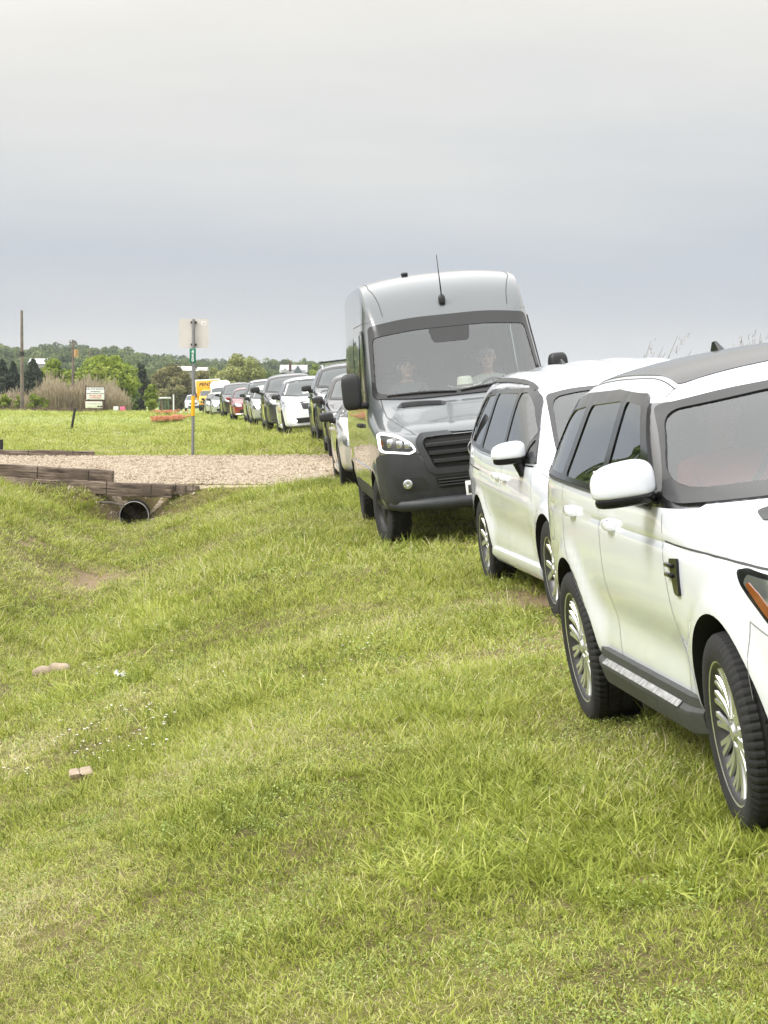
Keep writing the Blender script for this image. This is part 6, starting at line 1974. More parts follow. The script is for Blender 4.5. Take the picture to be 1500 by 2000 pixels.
def build_drive():
    gm = gravel_mat()
    xs = np.arange(-16, 2.6, .22); ys = np.arange(DRIVE0 - .05, DRIVE1 + .8, .22)
    X, Y = np.meshgrid(xs, ys)
    e = .35 * (vnoise(X, Y, .7, 41) - .5)
    Yw = np.where(Y > DRIVE1, Y + e, Y)
    Z = height(X, Yw) + .012
    # feather the far edge and the road end under the turf
    edge = np.maximum(sstep(DRIVE1 - .2, DRIVE1 + .6, Yw + e), sstep(-.3, 1.6, X - np.interp(Yw, RY, RX) + e * 2))
    Z = Z - .10 * edge
    V = np.stack([X, Yw, Z], -1).reshape(-1, 3); nx, ny = len(xs), len(ys)
    i = np.arange(ny - 1)[:, None] * nx + np.arange(nx - 1)[None, :]
    me = mesh_from('gravel_drive', V, np.stack([i, i + 1, i + nx + 1, i + nx], -1).reshape(-1, 4), gm)
    o = bpy.data.objects.new('gravel_drive', me); COL.objects.link(o); tag(o, kind='structure')
    # loose stones
    kinds = []
    M['gstone'] = leaf_mat('gravel_stones', [(0, (.18, .135, .09)), (.5, (.36, .295, .215)), (1, (.49, .43, .345))], 0.0, 2.0, .9)
    for s in range(4):
        bm = stone_mesh(s); mm = bpy.data.meshes.new('pebble'); bm.to_mesh(mm); bm.free()
        a = mm.attributes.new('tint', 'FLOAT', 'POINT'); a.data.foreach_set('value', np.full(len(mm.vertices), .2 + .2 * s, np.float32)); mm.materials.append(M['gstone']); kinds.append(mm)
    rng = np.random.default_rng(3); n = 34000
    x = rng.uniform(-9, 1.0, n); y = rng.uniform(DRIVE0, DRIVE1 + .4, n)
    n2 = 500; x2 = -4.2 + rng.normal(0, .7, n2); y2 = 37.0 + rng.normal(0, .16, n2)
    x = np.concatenate([x, x2]); y = np.concatenate([y, y2]); n += n2
    s = rng.gamma(2.0, .0034, n) + .005
    scatter('loose_gravel', np.column_stack([x, y, height(x, y) + .012]), np.column_stack([rng.uniform(0, 6, n), rng.uniform(0, 6, n), rng.uniform(0, 6, n)]), np.repeat(s[:, None], 3, 1), rng.integers(0, 4, n), kinds)

def build_road():
    ys = np.concatenate([np.arange(-30, 60, 3), np.arange(60, 330, 8)])
    us = np.array([2.35, 4.0, 6.0, 8.0, 9.3])
    V = []
    for y in ys:
        for u in us:
            x = float(road_x(y)) + u; V.append((x, y, zat(x, y) + .015))
    nx = len(us); i = np.arange(len(ys) - 1)[:, None] * nx + np.arange(nx - 1)[None, :]
    me = mesh_from('asphalt_road', V, np.stack([i, i + 1, i + nx + 1, i + nx], -1).reshape(-1, 4), pmat('asphalt', (.055, .055, .055), .9, var=.3, vscale=3, bump=.4, bscale=60))
    o = bpy.data.objects.new('asphalt_road', me); COL.objects.link(o); tag(o, kind='structure')

def wood_mat():
    m, nt, b = nodes_of('weathered_sleeper_wood'); N = nt.nodes.new; Lk = nt.links.new
    setp(b, Roughness=.92)
    tc = N('ShaderNodeTexCoord'); mp = N('ShaderNodeMapping'); mp.inputs['Scale'].default_value = (.9, 14, 14); Lk(tc.outputs['Object'], mp.inputs[0])
    n = N('ShaderNodeTexNoise'); n.inputs['Scale'].default_value = 2.2; n.inputs['Detail'].default_value = 9; n.inputs['Roughness'].default_value = .7; Lk(mp.outputs[0], n.inputs['Vector'])
    n2 = N('ShaderNodeTexNoise'); n2.inputs['Scale'].default_value = 1.4; Lk(tc.outputs['Object'], n2.inputs['Vector'])
    r = N('ShaderNodeValToRGB'); cr = r.color_ramp
    cr.elements[0].position = .36; cr.elements[0].color = (.03, .022, .017, 1); cr.elements[1].position = .66; cr.elements[1].color = (.30, .24, .185, 1)
    e = cr.elements.new(.5); e.color = (.15, .11, .082, 1)
    Lk(n.outputs['Fac'], r.inputs[0])
    r2 = N('ShaderNodeValToRGB'); r2.color_ramp.elements[0].position = .55; r2.color_ramp.elements[1].position = .68
    Lk(n2.outputs['Fac'], r2.inputs[0])
    mx = N('ShaderNodeMix'); mx.data_type = 'RGBA'; Lk(r2.outputs[0], mx.inputs['Factor']); Lk(r.outputs[0], mx.inputs['A']); mx.inputs['B'].default_value = (.115, .085, .065, 1)
    Lk(mx.outputs['Result'], b.inputs['Base Color'])
    bp = N('ShaderNodeBump'); bp.inputs['Strength'].default_value = 1; bp.inputs['Distance'].default_value = .02; Lk(n.outputs['Fac'], bp.inputs['Height']); Lk(bp.outputs['Normal'], b.inputs['Normal'])
    return m

def sleeper(label, a, b_, h, d, seed):
    """a weathered timber from point a to b (centre line)"""
    a = Vector(a); b_ = Vector(b_); L = (b_ - a).length
    o = thing('timber_sleeper', label, 'timber', tuple((a + b_) / 2), ((b_ - a).to_track_quat('X', 'Z').to_euler()), 'old timbers edging the gravel drive')
    bm = bmesh.new(); box(bm, (0, 0, 0), (L, d, h), .018)
    bmesh.ops.subdivide_edges(bm, edges=[e for e in bm.edges if e.calc_length() > L * .5], cuts=30)
    R = random.Random(seed)
    for v in bm.verts:
        v.co.z += .007 * math.sin(v.co.x * 5 + seed) + R.uniform(-.005, .005); v.co.y += R.uniform(-.006, .006)
    obj('timber', bm, M['wood'], o, 30)
    bm = bmesh.new()
    for q in (-.3, .12, .38):
        box(bm, (q * L, -d / 2 - .001, R.uniform(-.02, .02)), (.012, .006, h * .96), 0)
    obj('check_crack', bm, M['well'], o, 0)
    return o

def build_culvert():
    M['wood'] = wood_mat()
    sleeper('long upper timber lying at the photo edge above the lower timber', P(-160, 909, 37.4) , P(221, 932, 37.15), .215, .2, 1)
    sleeper('lower timber directly above the dark culvert pipe', P(4, 944, 37.25) + Vector((0, 0, 0)), P(338, 960, 36.95), .22, .2, 2)
    sleeper('short timber end sinking into the grass right of the culvert', P(336, 957, 37.02), P(387, 958, 36.9), .17, .18, 3)
    sleeper('thin timber on the far side of the gravel drive', P(-150, 884, 45.6), P(184, 888, 45.5), .15, .18, 4)
    # corrugated pipe
    c = P(262, 1008, 36.62)
    t = thing('culvert_pipe', 'dark corrugated culvert pipe with a pale rim under the timbers', 'pipe', tuple(c), (0, 0, rad(4)))
    bm = bmesh.new(); r0 = .232; n = 40; rings = []
    prof = []
    for k in range(60): prof.append((k * .03, r0 + (.008 if k % 2 else 0)))
    for (y, r) in prof: rings.append([bm.verts.new((r * math.cos(2 * PI * q / n), y, r * math.sin(2 * PI * q / n))) for q in range(n)])
    inn = [[bm.verts.new(((r - .012) * math.cos(2 * PI * q / n), y, (r - .012) * math.sin(2 * PI * q / n))) for q in range(n)] for (y, r) in prof]
    for A in (rings, inn):
        for k in range(len(A) - 1):
            for q in range(n): bm.faces.new((A[k][q], A[k][(q + 1) % n], A[k + 1][(q + 1) % n], A[k + 1][q]))
    for q in range(n): bm.faces.new((rings[0][q], inn[0][q], inn[0][(q + 1) % n], rings[0][(q + 1) % n]))
    bm.faces.new(inn[-1])
    fix_normals(bm); obj('pipe', bm, pmat('shade_black_pipe_metal', (.008, .008, .0075), .9), t, 60)  # near-black colour puts the shade of the pipe's inside into the metal
    bm = bmesh.new()
    ring = [Vector(((r0 + .003) * math.cos(a), -.006, (r0 + .003) * math.sin(a))) for a in [2 * PI * k / 40 for k in range(41)]]
    tube(bm, ring, .010, 6); obj('rim', bm, pmat('pale_galvanised_rim', (.26, .25, .235), .7, .2, var=.3, vscale=6), t, 60)
    # torn pipe and stick by the outlet
    a = P(195, 981, 36.75)
    bm = bmesh.new(); tube(bm, [a, a.lerp(P(240, 986, 36.6), .5) + Vector((0, 0, .015)), P(243, 988, 36.5)], [.022, .02, .014], 7)
    tag(obj('fallen_branch', bm, M['bark']), 'thin dark branch lying left of the culvert mouth', 'branch')

def build_sign():
    base = P(376, 893, 48); x, y = base.x, 48; zg = zat(x, y)
    t = thing('sign_post', 'grey sign post showing the blank back of a square sign', 'sign', (x, y, zg))
    ztop = CAMZ + (760 - 624) / F * 48 - zg
    zz = lambda py: CAMZ + (760 - py) / F * 48 - zg
    bm = bmesh.new(); tube(bm, [(0, 0, -.3), (.02, 0, 1.4), (.035, 0, ztop)], .033, 14)
    obj('post', bm, pmat('galvanised_post', (.26, .26, .265), .45, .5, var=.15, vscale=5), t, 60)
    s = 57 / F * 48; cz = (zz(622) + zz(681)) / 2
    bm = bmesh.new()
    o2 = rnd([(-s / 2, -s / 2), (s / 2, -s / 2), (s / 2, s / 2), (-s / 2, s / 2)], .035, 5)
    A = [bm.verts.new((.04 + a, .05, cz + b)) for a, b in o2]; B_ = [bm.verts.new((.04 + a, .054, cz + b)) for a, b in o2]
    bm.faces.new(A); bm.faces.new(list(reversed(B_)))
    for k in range(len(A)): bm.faces.new((A[k], B_[k], B_[(k + 1) % len(A)], A[(k + 1) % len(A)]))
    fix_normals(bm)
    sg = obj('sign_panel', bm, pmat('bare_sign_back', (.60, .58, .55), .5, .1, var=.06, vscale=3), t, 0)
    bm = bmesh.new(); box(bm, (.04 + .21, .047, cz + .21), (.10, .002, .09), 0); st = obj('sticker', bm, M['plate'], sg)
    bm = bmesh.new(); box(bm, (.04 + .21, .0455, cz + .21), (.06, .001, .05), 0); obj('sticker_print', bm, pmat('pale_print', (.55, .53, .5), .6), st)
    for dz in (.235, -.235):
        bm = bmesh.new(); box(bm, (.035, .02, cz + dz), (.13, .07, .04), .01); obj('clamp', bm, M['blk'], t)
    # green marker with figures
    gz = (zz(681) + zz(709)) / 2; gh = zz(681) - zz(709)
    bm = bmesh.new(); box(bm, (.018, -.042, gz), (.135, .006, gh), .004); gp = obj('marker_plate', bm, pmat('marker_green', (.006, .16, .085), .4), t)
    for i, ch in enumerate('450'):
        text('figure', ch, .105, (.018, -.0465, gz + gh / 2 - .072 - i * .086), (PI / 2, 0, 0), M['plate'], gp, .001, .003)
    bm = bmesh.new(); tube(bm, [(.012, 0, zz(812)), (.02, 0, zz(773))], .042, 14); obj('reflector_sleeve', bm, pmat('reflector_yellow', (.80, .42, .01), .4), t, 60)

def pole(label, px, top, base, Y, r, lean=0, extra=None, split=None):
    x = (px - 750) / F * Y; zg = zat(x, Y); H = CAMZ + (760 - top) / F * Y - zg
    t = thing('utility_pole', label, 'pole', (x, Y, zg), (0, 0, 0), 'bare utility poles in the field')
    bm = bmesh.new(); tube(bm, [(0, 0, -.3), (lean * H * .5, 0, H * .5), (lean * H, 0, H)], [r, r * .85, r * .62], 10)
    obj('shaft', bm, M['polewood'], t, 60)
    if split:
        bm = bmesh.new(); z = H * split; tube(bm, [(lean * z, 0, z), (lean * z, 0, z + .35)], r * 1.15, 10); obj('band', bm, M['blk'], t, 60)
    if extra == 'can':
        z = CAMZ + (760 - 690) / F * Y - zg
        bm = bmesh.new(); tube(bm, [(.30, -.1, z - .35), (.30, -.1, z + .35)], .22, 14); obj('transformer', bm, pmat('rusty_transformer', (.42, .27, .12), .7, var=.3), t, 60)
        bm = bmesh.new(); box(bm, (.14, -.05, z), (.2, .1, .08), .01); obj('bracket', bm, M['blk'], t)
    if extra is None: return t
    bm = bmesh.new(); box(bm, (lean * H, 0, H - .25), (.62, .09, .10), .01); ca = obj('crossarm', bm, M['polewood'], t)
    for sx in (-.25, 0, .25):
        bm = bmesh.new(); tube(bm, [(lean * H + sx, 0, H - .2), (lean * H + sx, 0, H - .03)], [.05, .03], 8); obj('insulator', bm, M['barrel'], ca, 60)
    return t

def build_far_things():
    M['polewood'] = pmat('weathered_pole_wood', (.16, .13, .105), .9, var=.35, vscale=2)
    pole('tallest bare utility pole standing near the photo edge', 44, 607, 798, 190, .17, .004, split=.55)
    pole('utility pole with rusty transformer can behind the reeds', 144, 664, 797, 205, .15, -.003, 'can')
    pole('thin utility pole behind the white board sign', 178, 684, 780, 228, .12)
    pole('shortest far utility pole rising from the bright tree', 199, 684, 770, 300, .13)
    # board sign
    Y = 197; x = (187 - 750) / F * Y; zg = zat(x, Y); zz = lambda py: CAMZ + (760 - py) / F * Y - zg
    t = thing('board_sign', 'white two-part ranch board sign on dark posts before the reeds', 'sign', (x, Y, zg))
    m = lambda px: px / F * Y
    for sx, tp in ((-18.5, 752), (17, 757)):
        bm = bmesh.new(); box(bm, (m(sx), .06, zz(tp) / 2 - .1), (.12, .12, zz(tp) + .2), .01); obj('post', bm, pmat('dark_red_post', (.07, .025, .02), .8), t)
    M['board'] = pmat('board_white', (.78, .78, .75), .6, var=.04, vscale=2); M['ink'] = pmat('black_lettering', (.02, .02, .02), .7); M['redink'] = pmat('red_lettering', (.5, .05, .03), .7); M['greyink'] = pmat('faded_lettering', (.42, .41, .39), .7)
    uh = zz(757) - zz(781); uc = (zz(757) + zz(781)) / 2
    bm = bmesh.new(); box(bm, (0, 0, uc), (m(35), .05, uh), .02); up = obj('upper_board', bm, M['board'], t)
    bm = bmesh.new(); box(bm, (0, .03, uc - uh / 2 - .06), (m(38), .06, .10), .01); obj('cross_rail', bm, pmat('dark_red_rail', (.07, .022, .02), .8), t)
    bm = bmesh.new(); box(bm, (0, .03, uc + uh / 2 + .03), (m(38), .06, .06), .01); obj('cross_rail', bm, pmat('dark_top_rail', (.03, .02, .02), .8), t)
    for s, sz, dz, mt in (('HILLTOP RANCH', .205, .37, 'ink'), ('~ BOARDING ~', .15, .18, 'ink'), ('RIDING INSTRUCTION', .145, .01, 'ink'), ('979-836-7048', .19, -.17, 'redink'), ('BY APPOINTMENT', .12, -.33, 'redink')):
        text('lettering', s, sz * 1.0, (0, -.028, uc + dz * uh / .98), (PI / 2, 0, 0), M[mt], up, .003, .004)
    bm = bmesh.new(); box(bm, (0, -.028, uc - .46 * uh), (1.25, .006, .03), 0); ar = obj('arrow', bm, M['ink'], up)
    bm = bmesh.new(); vs = [bm.verts.new((-.72, -.030, uc - .46 * uh)), bm.verts.new((-.6, -.030, uc - .46 * uh - .06)), bm.verts.new((-.6, -.030, uc - .46 * uh + .06))]; bm.faces.new(vs); obj('arrow_head', bm, M['ink'], ar, 0)
    lh = zz(784) - zz(797); lc = (zz(784) + zz(797)) / 2
    bm = bmesh.new(); box(bm, (m(-3), 0, lc), (m(33), .05, lh), .02); lo = obj('lower_board', bm, pmat('board_cream', (.68, .69, .58), .6, var=.08, vscale=2), t)
    text('lettering', 'HORSES FOR SALE', .15, (m(-3), -.028, lc + .10), (PI / 2, 0, 0), M['greyink'], lo, .003, .003)
    for q in (6, 11): 
        bm = bmesh.new(); blob(bm, (m(q), -.03, lc - .14), (.10, .01, .06), .8, 12, 8); obj('painted_mark', bm, M['ink'], lo)
    # yard signs
    for px, col, lab in ((227, (.78, .78, .76), 'small white yard sign left of its pink neighbour'), (240, (.80, .16, .30), 'small pink yard sign in the grass')):
        Y = 172; x = (px - 750) / F * Y; zg = zat(x, Y)
        t = thing('yard_sign', lab, 'sign', (x, Y, zg), (0, 0, 0), 'small yard signs')
        bm = bmesh.new(); box(bm, (0, 0, .42), (.38, .012, .30), .004); obj('sign_panel', bm, pmat('yard_sign_%d' % px, col, .6), t)
        for sx in (-.12, .12):
            bm = bmesh.new(); tube(bm, [(sx, 0, -.1), (sx, 0, .3)], .008, 5); obj('leg', bm, M['barrel'], t)
    # leaning posts
    for px, top, base, Y, lean, lab in ((143, 797, 832, 92, .22, 'short black post leaning in the field'), (1.5, 858, 882, 46, .0, 'black post stub behind the thin timber at the photo edge')):
        a = P(px - (5 if lean else 0), base, Y); zg = zat(a.x, Y); H = CAMZ + (760 - top) / F * Y - zg
        bm = bmesh.new(); tube(bm, [(0, 0, -.2), (lean * H, 0, H)], [.055, .05], 8)
        o = obj('fence_post', bm, M['blk'], None, 60); o.location = (a.x, Y, zg); tag(o, lab, 'post')
    # brush heap line along the reeds
    rng = np.random.default_rng(8); bm = bmesh.new()
    for i in range(900):
        px = rng.uniform(-60, 190); Y = 190 - max(0, px - 60) * .12 + rng.normal(0, 1.5); x = (px - 750) / F * Y; z = zat(x, Y)
        d = Vector((rng.normal(), rng.normal() * .4, rng.normal() * .16)); d.normalize(); d *= rng.uniform(.2, .6)
        c = Vector((x, Y, z + rng.uniform(.0, .2))); tube(bm, [c - d, c + d], [.022, .012], 4)
    tag(obj('brush_debris', bm, pmat('brown_brush', (.10, .065, .045), .95), None, 0), kind='stuff')
    # buildings
    def shed(label, px0, px1, top, eave, Y, roofc, wallc, name='barn', depth=9):
        x0 = (px0 - 750) / F * Y; x1 = (px1 - 750) / F * Y; xc = (x0 + x1) / 2; zg = zat(xc, Y) - .5; w = x1 - x0
        zt = CAMZ + (760 - top) / F * Y - zg; ze = CAMZ + (760 - eave) / F * Y - zg
        t = thing(name, label, 'building', (xc, Y, zg))
        bm = bmesh.new(); box(bm, (0, depth / 2, ze / 2), (w - .6, depth - .6, ze), 0); obj('wall', bm, pmat(name + '_wall', wallc, .8, var=.05, vscale=.5), t)
        bm = bmesh.new(); V = [bm.verts.new(p) for p in ((-w / 2, 0, ze), (w / 2, 0, ze), (w / 2, depth / 2, zt), (-w / 2, depth / 2, zt), (-w / 2, depth, ze), (w / 2, depth, ze))]
        bm.faces.new((V[0], V[1], V[2], V[3])); bm.faces.new((V[3], V[2], V[5], V[4])); bm.faces.new((V[0], V[3], V[4])); bm.faces.new((V[1], V[5], V[2])); bm.faces.new((V[0], V[4], V[5], V[1]))
        fix_normals(bm); obj('roof', bm, pmat(name + '_roof', roofc, .5, var=.05, vscale=.4), t, 0)
        for q in (-.25, .2):
            bm = bmesh.new(); box(bm, (q * w, .27, ze * .55), (w * .10, .08, ze * .4), 0); obj('window', bm, M['glfar'], t)
        return t
    shed('long white roofed barn on the hillside behind the cedars', 55, 90, 700, 711, 620, (.46, .46, .45), (.35, .35, .34))
    shed('long pale barn roof left of the sign post', 343, 378, 715, 724, 520, (.44, .42, .38), (.3, .29, .27))
    shed('short pale barn roof right of the sign post', 383, 404, 717, 725, 520, (.45, .42, .38), (.2, .2, .2))
    # grey gabled house
    Y = 480; x = (573 - 750) / F * Y; zg = zat(x, Y) - .5; zz = lambda py: CAMZ + (760 - py) / F * Y - zg; m = lambda px: px / F * Y
    t = thing('house', 'grey gabled farmhouse with dark chimney above the white SUV roof', 'house', (x, Y, zg))
    bm = bmesh.new(); box(bm, (0, 3, zz(729) / 2 + .3), (m(50), 5.4, zz(729) + .6), 0); obj('wall', bm, pmat('house_wall', (.20, .22, .24), .8), t)
    def gable(w, x0, y0, y1, ze, zt, nm, col, axis='x'):
        bm = bmesh.new()
        if axis == 'x': pts = ((x0 - w / 2, y0, ze), (x0 + w / 2, y0, ze), (x0 + w / 2, (y0 + y1) / 2, zt), (x0 - w / 2, (y0 + y1) / 2, zt), (x0 - w / 2, y1, ze), (x0 + w / 2, y1, ze)); q = ((0, 1, 2, 3), (3, 2, 5, 4), (0, 3, 4), (1, 5, 2), (0, 4, 5, 1))
        else: pts = ((x0 - w / 2, y0, ze), (x0 + w / 2, y0, ze), (x0, y0, zt), (x0 - w / 2, y1, ze), (x0 + w / 2, y1, ze), (x0, y1, zt)); q = ((0, 1, 2), (3, 5, 4), (0, 2, 5, 3), (1, 4, 5, 2), (0, 3, 4, 1))
        V = [bm.verts.new(p) for p in pts]
        for f in q: bm.faces.new([V[i] for i in f])
        fix_normals(bm); return obj(nm, bm, pmat(nm + '_shingle', col, .8, var=.08, vscale=.6), t, 0)
    rf = gable(m(54), 0, -.1, 6.2, zz(727.5), zz(712.5), 'roof', (.40, .40, .41))
    gable(m(17), m(9), -1.2, 3, zz(728), zz(714), 'gable', (.10, .12, .14), 'y')
    gable(m(14), m(-16), -.8, 3, zz(728), zz(719), 'dormer', (.33, .33, .34), 'y')
    bm = bmesh.new(); box(bm, (m(-6), .5, zz(706) / 2 + .5), (.5, .6, zz(706) - 1), 0); obj('chimney', bm, pmat('dark_brick', (.07, .03, .025), .9), rf)
    for q in (-18, 8, 14):
        bm = bmesh.new(); box(bm, (m(q), -1.25 if q == 8 else .26, zz(729) - .3), (.9, .08, .9), 0); obj('window', bm, M['glfar'], t)
    # yard at the bend of the road: carport, lamp, pole, red pickup, trailer
    Y = 300; m = lambda px: px / F * Y
    x = m(320 - 750); zg = zat(x, Y); zz = lambda py: CAMZ + (760 - py) / F * Y - zg
    t = thing('carport', 'small open carport with a flat pale roof below the olive oak', 'shelter', (x, Y, zg))
    zt = zz(779)
    bm = bmesh.new(); box(bm, (0, 1.5, zt + .12), (m(20), 3.6, .22), .02); obj('roof', bm, pmat('carport_roof', (.62, .64, .6), .6), t)
    for sx in (-9, -3, 3, 9):
        bm = bmesh.new(); box(bm, (m(sx), .1, zt / 2), (.10, .10, zt), 0); obj('post', bm, pmat('green_post', (.10, .22, .12), .7), t)
    bm = bmesh.new(); box(bm, (m(-7), 2.6, zt / 2), (m(5), .1, zt), 0); obj('side_panel', bm, pmat('rust_panel', (.16, .06, .04), .8), t)
    x = m(310 - 750); zg = zat(x, Y - 6); zz = lambda py: CAMZ + (760 - py) / F * Y - zg
    t = thing('street_lamp', 'pale lamp post with a flat head beside the carport', 'lamp post', (x, Y - 6, zg))
    bm = bmesh.new(); tube(bm, [(0, 0, -.1), (0, 0, zz(765))], [.09, .06], 8); obj('pole', bm, M['boxwhite'], t)
    bm = bmesh.new(); box(bm, (0, 0, zz(765)), (m(8), .3, .14), .03); obj('lamp_head', bm, M['boxwhite'], t)
    x = m(345 - 750); zg = zat(x, Y - 4); bm = bmesh.new(); tube(bm, [(0, 0, -.1), (0, 0, zz(770))], [.1, .09], 8)
    o = obj('white_pole', bm, M['boxwhite'], None, 60); o.location = (x, Y - 4, zg); tag(o, 'plain white pole between red pickup and trailer', 'pole')
    x = m(334 - 750); zg = zat(x, Y)
    gen_car('parked_pickup', 'small red pickup with white cab parked by the carport', 'pickup', (x, Y, zg), (0, 0, rad(20)), M['pred'], dict(H=1.6, hw=.88, WB=2.8, hood=.95, belt=.95, R=.33, rr=.2, group='vehicles beyond the end of the queue'))
    x = m(362 - 750); zg = zat(x, Y - 8)
    t = thing('utility_trailer', 'low white enclosed trailer near the end of the queue', 'trailer', (x, Y - 8, zg), (0, 0, rad(35)))
    bm = bmesh.new(); box(bm, (0, 0, .95), (1.8, 3.6, .9), .08); obj('trailer_body', bm, M['boxwhite'], t)
    bm = bmesh.new(); box(bm, (0, 0, .46), (1.7, 3.4, .1), .02); obj('trailer_frame', bm, M['blk'], t)
    for s in (-1, 1):
        bm = bmesh.new(); lathe_x(bm, [(-.1, .001), (-.1, .3), (.1, .3), (.1, .001)], 20, cx=s * .85, cz=.3); fix_normals(bm); obj('wheel', bm, M['tyre'], t)
    bm = bmesh.new(); tube(bm, [(-.5, -1.8, .46), (0, -2.9, .44), (.5, -1.8, .46)], .05, 6); obj('drawbar', bm, M['blk'], t)

def build_litter():
    M['pale_rock'] = pmat('pale_tan_rock', (.34, .27, .195), .9, var=.25, vscale=9, bump=.3, bscale=20)
    for px, py, Y, s, rz, lab in ((83, 1274, 20.0, (.115, .07, .06), .5, 'pale tan rock lying left of its twin in the grass'), (118, 1272, 20.0, (.115, .065, .06), -.4, 'pale tan rock lying right of its twin in the grass')):
        p = P(px, py, Y); bm = stone_mesh(int(px), s); o = obj('rock', bm, M['pale_rock'], None, 50); o.location = (p.x, Y, zat(p.x, Y) + .03); o.rotation_euler = (0, 0, rz); tag(o, lab, 'rock', 'pale rocks')
    # broken slab
    p = P(158, 1516, 13.2); t = thing('broken_slab', 'broken pale slab with a dark crack in the near grass', 'stone', (p.x, 13.2, zat(p.x, 13.2) + .045), (rad(20), rad(-8), .2))
    for q, sx in ((-.035, .06), (.03, .07)):
        bm = bmesh.new(); box(bm, (q, 0, 0), (sx, .075, .035), .010); R = random.Random(int(q * 1000))
        for v in bm.verts: v.co += Vector((R.uniform(-.006, .006), R.uniform(-.006, .006), R.uniform(-.005, .005)))
        obj('slab_piece', bm, M['pale_rock'], t, 40)
    p = P(237, 1316, 18.0); bm = bmesh.new(); n = 8
    g = [[bm.verts.new((.11 * (i / n - .5), .06 * (j / 3 - .5), .018 * math.sin(i * 1.3) + .012 * math.sin(j * 2.1 + i))) for j in range(4)] for i in range(n + 1)]
    for i in range(n):
        for j in range(3): bm.faces.new((g[i][j], g[i + 1][j], g[i + 1][j + 1], g[i][j + 1]))
    o = obj('paper_scrap', bm, pmat('white_paper', (.55, .56, .57), .7), None, 60); o.location = (p.x, 18.0, zat(p.x, 18) + .07); o.rotation_euler = (.5, .1, .7); tag(o, 'crumpled white paper scrap in the ditch grass', 'litter')
make_camera(); make_sky()
roots = []
def place(hub_px, hub_Y, yaw, roll, local_hub):
    """vehicle root so that the near hub (local) falls on a photo pixel at a depth"""
    R = Euler((0, rad(-roll), rad(yaw)), 'XYZ').to_matrix()
    return P(*hub_px, hub_Y) - R @ Vector(local_hub), (0, rad(-roll), rad(yaw))
loc, rot = place((1429, 1433), 8.56, 6.36, 9.0, (-.98, 0, .387))
build_near_suv(loc, rot); suv_root = (loc, rot); roots.append((loc, rot, .97, 2.923))
R_ = Euler((0, rad(-6.5), rad(6.5)), 'XYZ').to_matrix()
loc = P(949, 1058, 19.5) - R_ @ Vector((-.97, 3.089, .367))
build_minivan(loc, (0, rad(-6.5), rad(6.5))); roots.append((loc, (0, rad(-6.5), rad(6.5)), .97, 3.089))
loc, rot = place((749, 996), 24.2, 3.6, 6.0, (-.97, 0, .39))
build_grey_van(loc, rot); van_root = (loc, rot); roots.append((loc, rot, .98, 4.325))

def row(px, py, Y, hw, yaw=None, roll=5.5, gap=.0):
    """root of a queue car from the photo pixel under its near front tyre"""
    if yaw is None: yaw = math.degrees(math.atan(-(road_x(Y + 3) - road_x(Y - 1)) / 4))
    R = Euler((0, rad(-roll), rad(yaw)), 'XYZ').to_matrix()
    loc = P(px, py, Y) - R @ Vector((-hw + .01, 0, 0)); roots.append((loc, (0, rad(-roll), rad(yaw)), hw, 2.8))
    return loc, (0, rad(-roll), rad(yaw))

l, r = row(668, 950, 35, .93)
gen_car('parked_saloon', 'champagne saloon with black mirror tucked behind the grey van', 'car', l, r, M['pchampagne'],
        dict(H=1.46, hw=.93, WB=2.85, hood=.98, belt=.98, Lf=.92, Lr=1.05, cow=.50, wst=1.42, rr=.2, R=.345, cl=.22, mmat=M['blk'], spk='twin', mirz=.10, sill=M['pchampagne'], lit=True))
l, r = row(644, 893, 45, .94)
gen_car('parked_crossover', 'black crossover with a low rounded bonnet behind the champagne saloon', 'car', l, r, M['pblack'],
        dict(H=1.70, hw=.94, WB=2.70, hood=1.06, belt=1.06, Lf=.93, cow=.40, R=.36, gmat=M['gloss'], spk='twin', rmat=M['darkalloy']))
l, r = row(622, 867, 51.5, .97)
gen_car('parked_suv', 'slate grey SUV with raised roof rails and clear headlights', 'car', l, r, M['pslate'],
        dict(H=1.84, hw=.97, WB=2.80, hood=1.20, belt=1.18, Lf=.92, Lr=1.05, cow=.55, wst=1.15, R=.39, fl=.035, rails=M['bulb'], crossbar=True, rr=.62, mmat=M['blk'], bars=2, lamp=(1.0, 1.14, .56, .93)))
l, r = row(556, 854, 68, .965)
gen_car('parked_suv', 'white SUV with glowing headlights and dark mirrors in the middle of the queue', 'car', l, r, M['white'],
        dict(H=1.80, hw=.965, WB=3.04, hood=1.14, belt=1.12, Lf=.90, Lr=1.15, cow=.55, wst=1.28, R=.385, mmat=M['blk'], gmat=M['blk'], lit=True, fog=True, rr=.6, card=-.1, lamp=(.90, 1.03, .50, .92), lip=M['white'], sill=M['white'], grille=(.80, 1.02, .44), spk='twin', rmat=M['darkalloy']))
l, r = row(523, 844, 76.5, 1.0)
gen_car('parked_pickup', 'dark pickup with large black towing mirrors behind the glowing white SUV', 'pickup', l, r, M['pgun'],
        dict(H=1.95, hw=1.0, WB=3.6, hood=1.26, belt=1.24, Lf=.98, Lr=1.2, cow=.62, wst=1.30, R=.41, fl=.03, mmat=M['blk'], mir=(.17, .10), mirx=1.24, mirz=.22, bars=3, rr=.5))
l, r = row(494, 834, 93, .93)
gen_car('parked_suv', 'silver SUV with one bright lamp and a white sunstrip across its windscreen', 'car', l, r, M['psilver'],
        dict(H=1.72, hw=.93, WB=2.75, hood=1.08, belt=1.08, R=.36, lit=True, mmat=M['blk'], visor=True, gmat=M['gloss']))
l, r = row(485, 828, 102, .97)
